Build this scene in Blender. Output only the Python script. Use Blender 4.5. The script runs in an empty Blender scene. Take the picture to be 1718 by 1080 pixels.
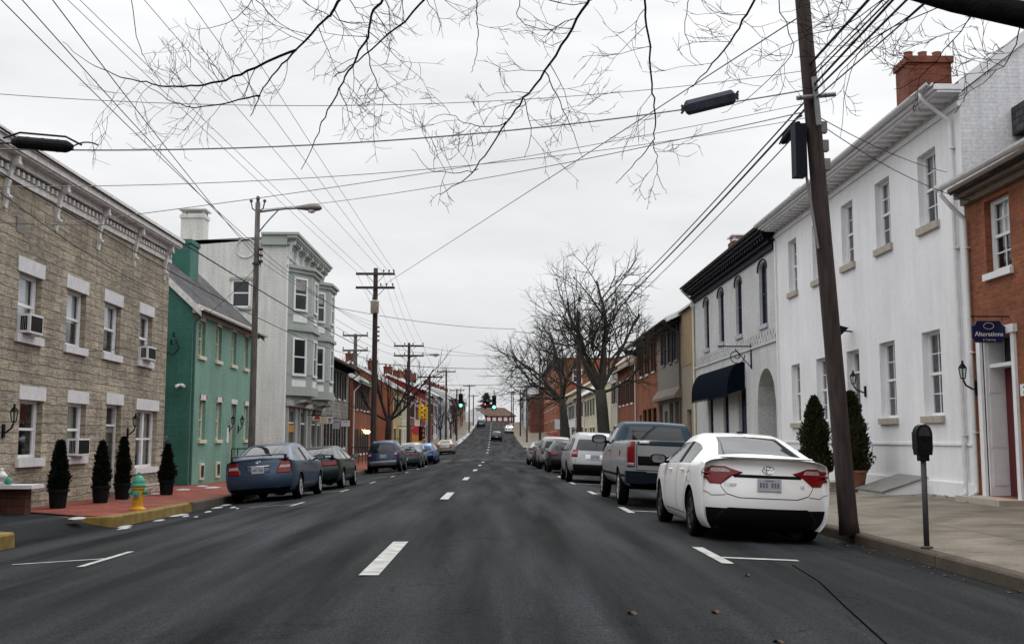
import bpy, bmesh, math, random
from mathutils import Vector, Matrix, noise
from mathutils.bvhtree import BVHTree
R=math.radians
sc=bpy.context.scene
C=sc.collection
rnd=random.Random(7)

# ------------------------------------------------------------------ camera, sky, sun
CZ=1.16
PITCH=math.atan(195/1790.); YAW=math.atan(24/(1790/math.cos(PITCH)))
cd=bpy.data.cameras.new('camera'); cam=bpy.data.objects.new('camera',cd); C.objects.link(cam)
cam.location=(0,0,CZ); cam.rotation_euler=(R(90)+PITCH,0,-YAW)
cd.sensor_width=36; cd.lens=36*1790/1718.; cd.clip_end=3000; cd.clip_start=.05
sc.camera=cam
sc.view_settings.view_transform='Standard'; sc.view_settings.look='None'
sc.view_settings.exposure=0.22; sc.view_settings.gamma=1; sc.view_settings.use_curve_mapping=False
w=bpy.data.worlds.new('World'); sc.world=w; w.use_nodes=True
nt=w.node_tree; nt.nodes.clear()
def N(t,typ,**kw):
    n=t.nodes.new(typ)
    for k,v in kw.items(): setattr(n,k,v)
    return n
out=N(nt,'ShaderNodeOutputWorld'); bg=N(nt,'ShaderNodeBackground'); bg.inputs[1].default_value=.1
sky=N(nt,'ShaderNodeTexSky',sky_type='NISHITA'); sky.sun_disc=False
SUN_EL,SUN_AZ=R(50),R(200)
sky.sun_elevation=SUN_EL; sky.sun_rotation=SUN_AZ
# overcast: a thick grey-white cloud deck covers the blue sky, brighter overhead
geo=N(nt,'ShaderNodeTexCoord'); sep=N(nt,'ShaderNodeSeparateXYZ'); nt.links.new(geo.outputs['Generated'],sep.inputs[0])
rmp=N(nt,'ShaderNodeValToRGB'); nt.links.new(sep.outputs['Z'],rmp.inputs[0])
cr=rmp.color_ramp
cr.elements[0].position=0.0; cr.elements[0].color=(.50,.51,.53,1)
cr.elements[1].position=1.0; cr.elements[1].color=(1.85,1.87,1.9,1)
for p_,v_ in ((.10,.565),(.22,.63),(.38,.73),(.52,1.2)):
    e=cr.elements.new(p_); e.color=(v_,v_*1.003,v_*1.012,1)
mp=N(nt,'ShaderNodeMapping'); mp.inputs['Scale'].default_value=(1.2,1.2,5)
nt.links.new(geo.outputs['Generated'],mp.inputs[0])
nz=N(nt,'ShaderNodeTexNoise'); nz.inputs['Scale'].default_value=2.2; nz.inputs['Detail'].default_value=6; nz.inputs['Roughness'].default_value=.55
nt.links.new(mp.outputs[0],nz.inputs[0])
mr=N(nt,'ShaderNodeMapRange'); mr.inputs[1].default_value=.3; mr.inputs[2].default_value=.7; mr.inputs[3].default_value=1.42; mr.inputs[4].default_value=1.84
nt.links.new(nz.outputs[0],mr.inputs[0])
mul=N(nt,'ShaderNodeVectorMath',operation='SCALE'); nt.links.new(rmp.outputs[0],mul.inputs[0]); nt.links.new(mr.outputs[0],mul.inputs['Scale'])
m10=N(nt,'ShaderNodeVectorMath',operation='SCALE'); m10.inputs['Scale'].default_value=7.6; nt.links.new(mul.outputs[0],m10.inputs[0])
mixw=N(nt,'ShaderNodeMixRGB'); mixw.inputs[0].default_value=.94
nt.links.new(sky.outputs[0],mixw.inputs[1]); nt.links.new(m10.outputs[0],mixw.inputs[2])
nt.links.new(mixw.outputs[0],bg.inputs[0]); nt.links.new(bg.outputs[0],out.inputs[0])
sd=bpy.data.lights.new('sun','SUN'); sd.energy=.8; sd.angle=R(25); sd.color=(1,.98,.95)
so=bpy.data.objects.new('sun',sd); C.objects.link(so)
so.rotation_euler=(R(90)-SUN_EL,0,R(180)-SUN_AZ+R(180)); so.location=(0,0,60)
sc.cycles.max_bounces=6; sc.cycles.transparent_max_bounces=12
sc.cycles.sample_clamp_indirect=6

# ------------------------------------------------------------------ pixel -> world helper (used to read positions off at real depth)
def ray(px,py):
    a=px-859; b=540-py; F=1790.
    y=F*math.cos(PITCH)-b*math.sin(PITCH); z=F*math.sin(PITCH)+b*math.cos(PITCH); c,s=math.cos(YAW),math.sin(YAW)
    return Vector((a*c+y*s,y*c-a*s,z))
def at(px,py,Y):
    r=ray(px,py); return Vector((0,0,CZ))+r*(Y/r.y)
def atx(px,py,X):
    r=ray(px,py); return Vector((0,0,CZ))+r*(X/r.x)

# ------------------------------------------------------------------ ground profile
PROF=[(-500,26),(-300,15),(-120,2.2),(-60,.4),(-40,.1),(0,0),(10,0),(23,-.05),(35,-.15),(47,-.23),(60,-.33),(72,-.42),(84,-.46),(96,-.40),(108,-.30),(120,-.15),(133,.08),(145,.36),(157,.65),(170,1.05),(182,1.40),(194,1.84),(206,2.3),(218,2.86),(230,3.46),(243,4.06),(255,4.66),(270,5.3),(285,5.6),(320,5.7),(600,5.7),(3000,5.7)]  # the rise behind the camera is unseen, added to block low sky reflections
def zc(y):
    if y<=PROF[0][0]: return PROF[0][1]
    for (a,za),(b,zb) in zip(PROF,PROF[1:]):
        if y<=b: 
            t=(y-a)/(b-a); return za+(zb-za)*t
    return PROF[-1][1]
def zs(y): return (zc(y-4)+zc(y)*2+zc(y+4))/4
def xc(y):  # centre line drifts slightly left uphill
    return -1.1+(.12*min(max(y-10,0),40)/40)-(.55*min(max(y-90,0),160)/160)
KR,KL=4.85,-6.9
def lerpt(T,y):
    if y<=T[0][0]: return T[0][1]
    for (a,va),(b,vb) in zip(T,T[1:]):
        if y<=b: return va+(vb-va)*(y-a)/(b-a)
    return T[-1][1]
KRT=[(22,4.85),(36,4.45),(60,4.35),(84,4.3),(98,4.1),(120,3.2),(183,2.95),(300,2.8)]
KLT=[(70,-6.9),(97,-6.2),(110,-5.9),(140,-5.3),(205,-5.0),(300,-4.9)]
def kr(y): return lerpt(KRT,y)
def kl(y): return lerpt(KLT,y)
def zroad(x,y):
    d=x-xc(y); s=.042 if d>0 else lerpt([(15,.062),(22,.072),(45,.07),(70,.06),(95,.045)],y)
    return zs(y)-abs(d)*s*min(1,abs(d)/1.5)
def zwalk(x,y):
    if x>0: return zroad(KR,y)+.14+(x-KR)*.042
    return zroad(KL,y)+.20+(KL-x)*.012

# ------------------------------------------------------------------ materials
MATS={}
def newmat(name):
    m=bpy.data.materials.new(name); m.use_nodes=True; t=m.node_tree; t.nodes.clear()
    o=N(t,'ShaderNodeOutputMaterial'); b=N(t,'ShaderNodeBsdfPrincipled'); t.links.new(b.outputs[0],o.inputs[0])
    MATS[name]=m
    return m,t,b,o
def rgba(c): return (c[0],c[1],c[2],1)
def uvnodes(t):
    """object coords, u along whichever horizontal the wall runs, v = height"""
    tc=N(t,'ShaderNodeTexCoord'); g=N(t,'ShaderNodeNewGeometry')
    s=N(t,'ShaderNodeSeparateXYZ'); t.links.new(tc.outputs['Object'],s.inputs[0])
    sn=N(t,'ShaderNodeSeparateXYZ'); t.links.new(g.outputs['Normal'],sn.inputs[0])
    ab=N(t,'ShaderNodeMath',operation='ABSOLUTE'); t.links.new(sn.outputs['X'],ab.inputs[0])
    gt=N(t,'ShaderNodeMath',operation='GREATER_THAN'); t.links.new(ab.outputs[0],gt.inputs[0]); gt.inputs[1].default_value=.5
    mx=N(t,'ShaderNodeMix'); mx.data_type='FLOAT'; t.links.new(gt.outputs[0],mx.inputs[0]); t.links.new(s.outputs['X'],mx.inputs[2]); t.links.new(s.outputs['Y'],mx.inputs[3])
    cb=N(t,'ShaderNodeCombineXYZ'); t.links.new(mx.outputs[0],cb.inputs[0]); t.links.new(s.outputs['Z'],cb.inputs[1])
    return cb.outputs[0], tc.outputs['Object']
def mulcol(t,a,fac_sock,lo,hi,vlo,vhi):
    mr=N(t,'ShaderNodeMapRange'); t.links.new(fac_sock,mr.inputs[0]); mr.inputs[1].default_value=lo; mr.inputs[2].default_value=hi; mr.inputs[3].default_value=vlo; mr.inputs[4].default_value=vhi
    v=N(t,'ShaderNodeVectorMath',operation='SCALE'); t.links.new(a,v.inputs[0]); t.links.new(mr.outputs[0],v.inputs['Scale'])
    return v.outputs[0]
def brick(name,c1,c2,mortar,bw=.21,bh=.075,ms=.010,bump=.5,rough=.85,dirt=.25,offset=.5,rocky=0):
    m,t,b,o=newmat(name)
    uv,obj=uvnodes(t)
    # slight wobble so courses are not ruler straight
    nw=N(t,'ShaderNodeTexNoise'); nw.inputs['Scale'].default_value=1.7; t.links.new(uv,nw.inputs[0])
    wv=N(t,'ShaderNodeVectorMath',operation='SCALE'); wv.inputs['Scale'].default_value=.07 if rocky else .02; t.links.new(nw.outputs['Color'],wv.inputs[0])
    ad=N(t,'ShaderNodeVectorMath',operation='ADD'); t.links.new(uv,ad.inputs[0]); t.links.new(wv.outputs[0],ad.inputs[1])
    br=N(t,'ShaderNodeTexBrick'); t.links.new(ad.outputs[0],br.inputs[0]); br.offset=offset
    br.inputs['Color1'].default_value=rgba(c1); br.inputs['Color2'].default_value=rgba(c2); br.inputs['Mortar'].default_value=rgba(mortar)
    br.inputs['Scale'].default_value=1; br.inputs['Brick Width'].default_value=bw; br.inputs['Row Height'].default_value=bh; br.inputs['Mortar Size'].default_value=ms
    br.inputs['Mortar Smooth'].default_value=.3; br.inputs['Bias'].default_value=0
    n1=N(t,'ShaderNodeTexNoise'); n1.inputs['Scale'].default_value=.9; n1.inputs['Detail'].default_value=6; t.links.new(obj,n1.inputs[0])
    c=mulcol(t,br.outputs['Color'],n1.outputs[0],.3,.7,1-dirt,1+dirt)
    n2=N(t,'ShaderNodeTexNoise'); n2.inputs['Scale'].default_value=14; n2.inputs['Detail'].default_value=4; t.links.new(obj,n2.inputs[0])
    c=mulcol(t,c,n2.outputs[0],.3,.7,.85,1.15)
    # vertical weather streaks
    mpp=N(t,'ShaderNodeMapping'); mpp.inputs['Scale'].default_value=(3,3,.25); t.links.new(obj,mpp.inputs[0])
    n3=N(t,'ShaderNodeTexNoise'); n3.inputs['Scale'].default_value=1.5; n3.inputs['Detail'].default_value=5; t.links.new(mpp.outputs[0],n3.inputs[0])
    c=mulcol(t,c,n3.outputs[0],.35,.65,.9,1.06)
    t.links.new(c,b.inputs['Base Color']); b.inputs['Roughness'].default_value=rough
    b.inputs['Specular IOR Level'].default_value=.18
    inv=N(t,'ShaderNodeMath',operation='MULTIPLY_ADD'); t.links.new(br.outputs['Fac'],inv.inputs[0]); inv.inputs[1].default_value=-1; 
    n4=N(t,'ShaderNodeMath',operation='MULTIPLY'); t.links.new(n2.outputs[0],n4.inputs[0]); n4.inputs[1].default_value=.6
    if rocky:   # rough quarry face: broad chiselled relief inside each block
        mpr=N(t,'ShaderNodeMapping'); mpr.inputs['Scale'].default_value=(2.2,7,1); t.links.new(uv,mpr.inputs[0])
        n5=N(t,'ShaderNodeTexNoise'); n5.inputs['Scale'].default_value=1.6; n5.inputs['Detail'].default_value=7; n5.inputs['Roughness'].default_value=.65; t.links.new(mpr.outputs[0],n5.inputs[0])
        n4.inputs[1].default_value=5; t.links.new(n5.outputs[0],n4.inputs[0])
        t.links.new(mulcol(t,c,n5.outputs[0],.3,.7,.68,1.28),b.inputs['Base Color'])
    t.links.new(n4.outputs[0],inv.inputs[2])
    bp=N(t,'ShaderNodeBump'); bp.inputs['Strength'].default_value=bump; bp.inputs['Distance'].default_value=.012; t.links.new(inv.outputs[0],bp.inputs['Height']); t.links.new(bp.outputs[0],b.inputs['Normal'])
    return m
def paint(name,col,rough=.5,var=.12,scale=3,bump=.1,metal=0,spec=.3,coat=0):
    m,t,b,o=newmat(name)
    tc=N(t,'ShaderNodeTexCoord')
    n1=N(t,'ShaderNodeTexNoise'); n1.inputs['Scale'].default_value=scale; n1.inputs['Detail'].default_value=6; t.links.new(tc.outputs['Object'],n1.inputs[0])
    rg=N(t,'ShaderNodeRGB'); rg.outputs[0].default_value=rgba(col)
    c=mulcol(t,rg.outputs[0],n1.outputs[0],.3,.7,1-var,1+var*.6)
    t.links.new(c,b.inputs['Base Color']); b.inputs['Roughness'].default_value=rough; b.inputs['Metallic'].default_value=metal
    b.inputs['Specular IOR Level'].default_value=spec
    if coat: b.inputs['Coat Weight'].default_value=coat; b.inputs['Coat Roughness'].default_value=.04
    if bump:
        n2=N(t,'ShaderNodeTexNoise'); n2.inputs['Scale'].default_value=40; n2.inputs['Detail'].default_value=3; t.links.new(tc.outputs['Object'],n2.inputs[0])
        bp=N(t,'ShaderNodeBump'); bp.inputs['Strength'].default_value=bump; bp.inputs['Distance'].default_value=.01; t.links.new(n2.outputs[0],bp.inputs['Height']); t.links.new(bp.outputs[0],b.inputs['Normal'])
    return m
def carpaint(name,col,metal=.35,rough=.35,dirt=.25):
    m,t,b,o=newmat(name)
    tc=N(t,'ShaderNodeTexCoord'); s=N(t,'ShaderNodeSeparateXYZ'); t.links.new(tc.outputs['Object'],s.inputs[0])
    n=N(t,'ShaderNodeTexNoise'); n.inputs['Scale'].default_value=4; n.inputs['Detail'].default_value=6; t.links.new(tc.outputs['Object'],n.inputs[0])
    # road grime, thicker near the sills
    mr=N(t,'ShaderNodeMapRange'); t.links.new(s.outputs['Z'],mr.inputs[0]); mr.inputs[1].default_value=.2; mr.inputs[2].default_value=.75; mr.inputs[3].default_value=dirt*1.8; mr.inputs[4].default_value=dirt*.25
    mm=N(t,'ShaderNodeMath',operation='MULTIPLY'); t.links.new(mr.outputs[0],mm.inputs[0]); t.links.new(n.outputs[0],mm.inputs[1]); mm.use_clamp=True
    mx=N(t,'ShaderNodeMixRGB'); t.links.new(mm.outputs[0],mx.inputs[0]); mx.inputs[1].default_value=rgba(col); mx.inputs[2].default_value=(.13,.12,.11,1)
    t.links.new(mx.outputs[0],b.inputs['Base Color']); b.inputs['Metallic'].default_value=metal
    mr2=N(t,'ShaderNodeMapRange'); t.links.new(mm.outputs[0],mr2.inputs[0]); mr2.inputs[1].default_value=0; mr2.inputs[2].default_value=.4; mr2.inputs[3].default_value=rough; mr2.inputs[4].default_value=.7
    t.links.new(mr2.outputs[0],b.inputs['Roughness'])
    b.inputs['Coat Weight'].default_value=.22+.3*min(1,sum(col)/1.5); b.inputs['Coat Roughness'].default_value=.05; b.inputs['Specular IOR Level'].default_value=.3
    return m
def glassy(name,col=(.012,.014,.016),rough=.04,spec=.6):
    m,t,b,o=newmat(name); b.inputs['Base Color'].default_value=rgba(col); b.inputs['Roughness'].default_value=rough; b.inputs['Specular IOR Level'].default_value=spec
    return m
def windowglass(name):
    m,t,b,o=newmat(name); t.nodes.remove(b)
    tr=N(t,'ShaderNodeBsdfTransparent'); tr.inputs[0].default_value=(.88,.90,.90,1)
    gl=N(t,'ShaderNodeBsdfGlossy'); gl.inputs['Roughness'].default_value=.03; gl.inputs[0].default_value=(.9,.93,.97,1)
    lw_=N(t,'ShaderNodeLayerWeight'); lw_.inputs[0].default_value=.5; pw=N(t,'ShaderNodeMath',operation='POWER'); t.links.new(lw_.outputs['Facing'],pw.inputs[0]); pw.inputs[1].default_value=4; fr=N(t,'ShaderNodeMath',operation='MULTIPLY_ADD'); t.links.new(pw.outputs[0],fr.inputs[0]); fr.inputs[1].default_value=.93; fr.inputs[2].default_value=.06
    tc=N(t,'ShaderNodeTexCoord'); nn=N(t,'ShaderNodeTexNoise'); nn.inputs['Scale'].default_value=1.3; t.links.new(tc.outputs['Object'],nn.inputs[0])
    bp=N(t,'ShaderNodeBump'); bp.inputs['Strength'].default_value=.12; bp.inputs['Distance'].default_value=.03; t.links.new(nn.outputs[0],bp.inputs['Height'])
    t.links.new(bp.outputs[0],gl.inputs['Normal'])
    mx=N(t,'ShaderNodeMixShader'); t.links.new(fr.outputs[0],mx.inputs[0]); t.links.new(tr.outputs[0],mx.inputs[1]); t.links.new(gl.outputs[0],mx.inputs[2]); t.links.new(mx.outputs[0],o.inputs[0])
    return m
def emis(name,col,st):
    m,t,b,o=newmat(name); b.inputs['Base Color'].default_value=rgba(col); b.inputs['Emission Color'].default_value=rgba(col); b.inputs['Emission Strength'].default_value=st
    return m
def plaster(name,col):
    m,t,b,o=newmat(name); tc=N(t,'ShaderNodeTexCoord'); rg=N(t,'ShaderNodeRGB'); rg.outputs[0].default_value=rgba(col); c=rg.outputs[0]
    for sc3,s_,lo,hi in (((1,1,1),.6,.93,1.05),((3,3,.18),1.4,.95,1.03),((1,1,1),5,.97,1.02)):
        mpn=N(t,'ShaderNodeMapping'); mpn.inputs['Scale'].default_value=sc3; t.links.new(tc.outputs['Object'],mpn.inputs[0])
        n=N(t,'ShaderNodeTexNoise'); n.inputs['Scale'].default_value=s_; n.inputs['Detail'].default_value=6; t.links.new(mpn.outputs[0],n.inputs[0]); c=mulcol(t,c,n.outputs[0],.3,.7,lo,hi)
    t.links.new(c,b.inputs['Base Color']); b.inputs['Roughness'].default_value=.75; b.inputs['Specular IOR Level'].default_value=.2
    bp=N(t,'ShaderNodeBump'); bp.inputs['Strength'].default_value=.35; bp.inputs['Distance'].default_value=.02; t.links.new(n.outputs[0],bp.inputs['Height']); t.links.new(bp.outputs[0],b.inputs['Normal'])
    return m
def wallpaint(name,col,rough=.8,streak=.12):
    m=paint(name,col,rough,.10,1.2,.35)
    return m

M={}
M['stone']=brick('stone',(.39,.335,.255),(.28,.245,.195),(.19,.165,.13),bw=.72,bh=.20,ms=.012,bump=1.0,dirt=.22,rocky=1)
M['green_brick_shaded']=brick('green_brick_shaded',(.05,.165,.13),(.044,.145,.115),(.034,.115,.09),bw=.21,bh=.072,ms=.008,bump=.45,rough=.55,dirt=.15)  # the house's green paint with the side alley's shade put into the colour
M['green_brick_lit']=brick('green_brick_lit',(.185,.335,.27),(.17,.31,.25),(.13,.25,.20),bw=.21,bh=.072,ms=.008,bump=.45,rough=.55,dirt=.12)  # same green paint, lightened for the brighter light on the street front
M['grey_brick']=brick('grey_brick',(.57,.57,.57),(.535,.535,.535),(.45,.45,.45),bw=.22,bh=.078,ms=.009,bump=.5,rough=.6,dirt=.06)
M['pale_brick']=brick('pale_brick',(.60,.60,.57),(.57,.57,.54),(.50,.50,.48),bw=.22,bh=.075,ms=.008,bump=.12,rough=.6,dirt=.05)
M['white_brick']=brick('white_brick',(.66,.66,.68),(.63,.63,.65),(.58,.58,.60),bw=.22,bh=.075,ms=.008,bump=.35,rough=.6,dirt=.05)
M['red_brick']=brick('red_brick',(.30,.095,.042),(.20,.062,.03),(.16,.10,.07),dirt=.2)
M['orange_brick']=brick('orange_brick',(.26,.078,.038),(.19,.058,.03),(.16,.085,.055),dirt=.15)
M['dark_brick']=brick('dark_brick',(.20,.06,.035),(.14,.045,.03),(.11,.08,.065),dirt=.25)
M['deep_red_brick']=brick('deep_red_brick',(.21,.018,.022),(.17,.014,.02),(.12,.04,.035),dirt=.2)
M['tan_brick']=brick('tan_brick',(.36,.26,.15),(.30,.22,.13),(.25,.2,.14),bw=.21,bh=.1,dirt=.1)
M['grey_stone']=brick('grey_stone',(.30,.29,.26),(.22,.215,.20),(.17,.165,.155),bw=.45,bh=.22,ms=.015,bump=1)
M['cream']=brick('cream',(.52,.49,.36),(.49,.46,.34),(.44,.41,.3),bw=3,bh=.13,ms=.008,bump=.3,rough=.6,dirt=.08)
M['yellow']=brick('yellow',(.36,.29,.14),(.34,.27,.13),(.46,.35,.14),bw=3,bh=.13,ms=.008,bump=.3,rough=.6,dirt=.1)
M['pale_blue']=brick('pale_blue',(.20,.225,.27),(.19,.21,.25),(.26,.3,.35),bw=3,bh=.13,ms=.008,bump=.3,rough=.6,dirt=.08)
M['white_siding']=brick('white_siding',(.62,.63,.65),(.6,.61,.63),(.52,.53,.55),bw=3,bh=.13,ms=.01,bump=.3,rough=.6,dirt=.07)
M['brown_siding']=brick('brown_siding',(.17,.13,.10),(.155,.12,.095),(.13,.1,.08),bw=3,bh=.15,ms=.01,bump=.3,rough=.6,dirt=.1)
M['shingle']=brick('shingle',(.045,.045,.048),(.085,.085,.088),(.02,.02,.02),bw=.3,bh=.13,ms=.01,bump=.8,rough=.9,dirt=.3)
M['brown_shingle']=brick('brown_shingle',(.085,.055,.042),(.12,.078,.06),(.04,.03,.025),bw=.3,bh=.16,ms=.012,bump=.8,rough=.9,dirt=.3)
M['stucco']=plaster('stucco',(.76,.76,.775))
M['tan_stucco']=paint('tan_stucco',(.30,.25,.19),.8,.1,1.2,.4)
M['taupe']=paint('taupe',(.185,.17,.15),.7,.1,2,.3)
M['white']=paint('white',(.72,.72,.73),.5,.08,4,.15)
M['old_white']=paint('old_white',(.66,.65,.63),.6,.22,7,.5)
M['stone_trim']=paint('stone_trim',(.62,.61,.62),.7,.12,6,.8)
M['cream_trim']=paint('cream_trim',(.62,.58,.45),.5,.08,4,.15)
M['tan_sill']=paint('tan_sill',(.38,.34,.29),.8,.15,8,.5)
M['grey_green']=paint('grey_green',(.33,.365,.34),.55,.08,3,.15)
M['light_grey']=paint('light_grey',(.56,.575,.565),.55,.08,3,.15)
M['red_trim']=paint('red_trim',(.26,.03,.025),.6,.15,5,.2)
M['navy']=paint('navy',(.016,.02,.05),.55,.2,4,.2)
M['charcoal']=paint('charcoal',(.007,.008,.015),.6,.15,4,.2,spec=.12)
M['black']=paint('black',(.006,.006,.007),.6,.2,5,.2,spec=.12)
M['awning']=paint('awning',(.003,.006,.012),.95,.25,3,.4,spec=.03)
M['door_red']=paint('door_red',(.10,.012,.014),.4,.1,4,.1)
M['door_pink']=paint('door_pink',(.50,.30,.26),.5,.1,4,.1)
M['shutter_green']=paint('shutter_green',(.018,.035,.03),.6,.2,6,.2)
M['shutter_red']=paint('shutter_red',(.16,.03,.025),.6,.2,6,.2)
M['shutter_grey']=paint('shutter_grey',(.10,.095,.085),.6,.2,6,.2)
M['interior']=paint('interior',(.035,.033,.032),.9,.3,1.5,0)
M['blind']=paint('blind',(.62,.63,.66),.8,.05,2,0)
M['curtain']=paint('curtain',(.34,.33,.32),.9,.25,9,.3)
M['red_metal_roof']=paint('red_metal_roof',(.17,.035,.03),.55,.2,3,.2)
M['white_metal_roof']=paint('white_metal_roof',(.5,.52,.54),.5,.15,1.5,.2)
M['teal_metal_roof']=paint('teal_metal_roof',(.10,.17,.20),.5,.2,1.5,.2)
M['green_metal_roof']=paint('green_metal_roof',(.15,.2,.17),.6,.25,1.5,.3)
M['gutter']=paint('gutter',(.66,.66,.66),.45,.1,5,.1)
M['gutter_dark']=paint('gutter_dark',(.06,.05,.045),.5,.1,5,.1)
M['gutter_green']=paint('gutter_green',(.035,.11,.085),.5,.1,5,.1)
M['terracotta']=paint('terracotta',(.20,.085,.05),.8,.2,8,.3)
M['concrete']=None
M['wood_pole']=None
M['glass']=windowglass('glass')
M['far_glass']=glassy('far_glass',(.02,.022,.025),.08,.5)
M['car_glass']=glassy('car_glass',(.006,.009,.010),.04,.5)
M['mirror_glass']=glassy('mirror_glass',(.1,.11,.12),.05,1)
M['tyre']=paint('tyre',(.005,.005,.005),.95,.25,20,.5,spec=.08)
M['rim']=paint('rim',(.42,.43,.45),.35,.2,15,.1,metal=.7)
M['dark_rim']=paint('dark_rim',(.06,.06,.065),.4,.2,15,.1,metal=.6)
M['chrome']=paint('chrome',(.6,.6,.62),.18,.1,8,0,metal=1)
M['plastic']=paint('plastic',(.005,.005,.006),.7,.15,12,.3,spec=.1)
M['lamp_red']=paint('lamp_red',(.17,.0015,.003),.3,.2,18,0,coat=.15)
M['lamp_clear']=paint('lamp_clear',(.34,.25,.25),.2,.35,30,0,coat=.2)
M['plate']=paint('plate',(.42,.44,.46),.5,.12,30,0)
M['steel']=paint('steel',(.20,.205,.21),.5,.2,6,.2,metal=.6)
M['galv']=paint('galv',(.20,.19,.18),.6,.2,6,.2,metal=.3)
M['cable']=paint('cable',(.014,.014,.016),.7,.2,5,0); M['pale_cable']=paint('pale_cable',(.28,.28,.29),.6,.2,5,0)
M['porcelain']=paint('porcelain',(.05,.04,.04),.3,.2,5,0)
M['rusty']=paint('rusty',(.42,.37,.31),.6,.45,4,.3)
M['hydrant_yellow']=paint('hydrant_yellow',(.56,.27,.02),.5,.18,9,.3)
M['hydrant_green']=paint('hydrant_green',(.06,.27,.19),.5,.18,9,.3)
M['soil']=paint('soil',(.03,.02,.015),.95,.3,20,.8)
M['bark']=paint('bark',(.022,.019,.017),.95,.35,9,1.0)
M['bark_light']=paint('bark_light',(.040,.038,.030),.95,.3,9,1.0)
M['signal_yellow']=paint('signal_yellow',(.55,.34,.02),.5,.1,5,.1)
M['sign_blue']=paint('sign_blue',(.006,.010,.055),.4,.1,4,0)
M['sign_white']=paint('sign_white',(.68,.68,.70),.5,.06,4,0)
M['sign_cream']=paint('sign_cream',(.60,.55,.40),.5,.06,4,0)
M['sign_orange']=paint('sign_orange',(.50,.22,.03),.5,.1,4,0)
M['sign_grey']=paint('sign_grey',(.40,.41,.46),.5,.06,4,0)
M['sign_red']=paint('sign_red',(.40,.02,.03),.5,.06,4,0)
M['road_paint']=paint('road_paint',(.36,.36,.34),.8,.35,5,.3)
M['kerb_yellow']=paint('kerb_yellow',(.19,.125,.03),.8,.35,5,.5)
M['leaf_dark']=None
M['green_light']=emis('green_light',(.12,1,.55),5)
M['red_light']=emis('red_light',(1,.06,.09),5)
M['warm_light']=emis('warm_light',(1,.62,.22),5)
M['cage']=paint('cage',(.75,.8,.8),.4,.1,5,0)

def mat_bark(name,col,vert=6):
    m,t,b,o=newmat(name)
    tc=N(t,'ShaderNodeTexCoord'); mpn=N(t,'ShaderNodeMapping'); mpn.inputs['Scale'].default_value=(1,1,.12); t.links.new(tc.outputs['Object'],mpn.inputs[0])
    n=N(t,'ShaderNodeTexNoise'); n.inputs['Scale'].default_value=vert*4; n.inputs['Detail'].default_value=6; t.links.new(mpn.outputs[0],n.inputs[0])
    rg=N(t,'ShaderNodeRGB'); rg.outputs[0].default_value=rgba(col); c=mulcol(t,rg.outputs[0],n.outputs[0],.3,.7,.55,1.5)
    n2=N(t,'ShaderNodeTexNoise'); n2.inputs['Scale'].default_value=1.1; t.links.new(tc.outputs['Object'],n2.inputs[0]); c=mulcol(t,c,n2.outputs[0],.3,.7,.75,1.25)
    t.links.new(c,b.inputs['Base Color']); b.inputs['Roughness'].default_value=.9
    bp=N(t,'ShaderNodeBump'); bp.inputs['Strength'].default_value=.8; bp.inputs['Distance'].default_value=.02; t.links.new(n.outputs[0],bp.inputs['Height']); t.links.new(bp.outputs[0],b.inputs['Normal'])
    return m
M['wood_pole']=mat_bark('wood_pole',(.030,.020,.018))
M['grey_pole']=mat_bark('grey_pole',(.085,.075,.068))
def mat_leaf(name,col):
    m,t,b,o=newmat(name)
    oi=N(t,'ShaderNodeNewGeometry'); rg=N(t,'ShaderNodeRGB'); rg.outputs[0].default_value=rgba(col)
    c=mulcol(t,rg.outputs[0],oi.outputs['Random Per Island'],0,1,.4,1.7)
    t.links.new(c,b.inputs['Base Color']); b.inputs['Roughness'].default_value=.8; b.inputs['Specular IOR Level'].default_value=.15
    return m
M['leaf_dark']=mat_leaf('leaf_dark',(.005,.009,.005)); M['leaf_bronze']=mat_leaf('leaf_bronze',(.024,.026,.009)); M['leaf_pine']=mat_leaf('leaf_pine',(.12,.135,.125))

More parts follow.
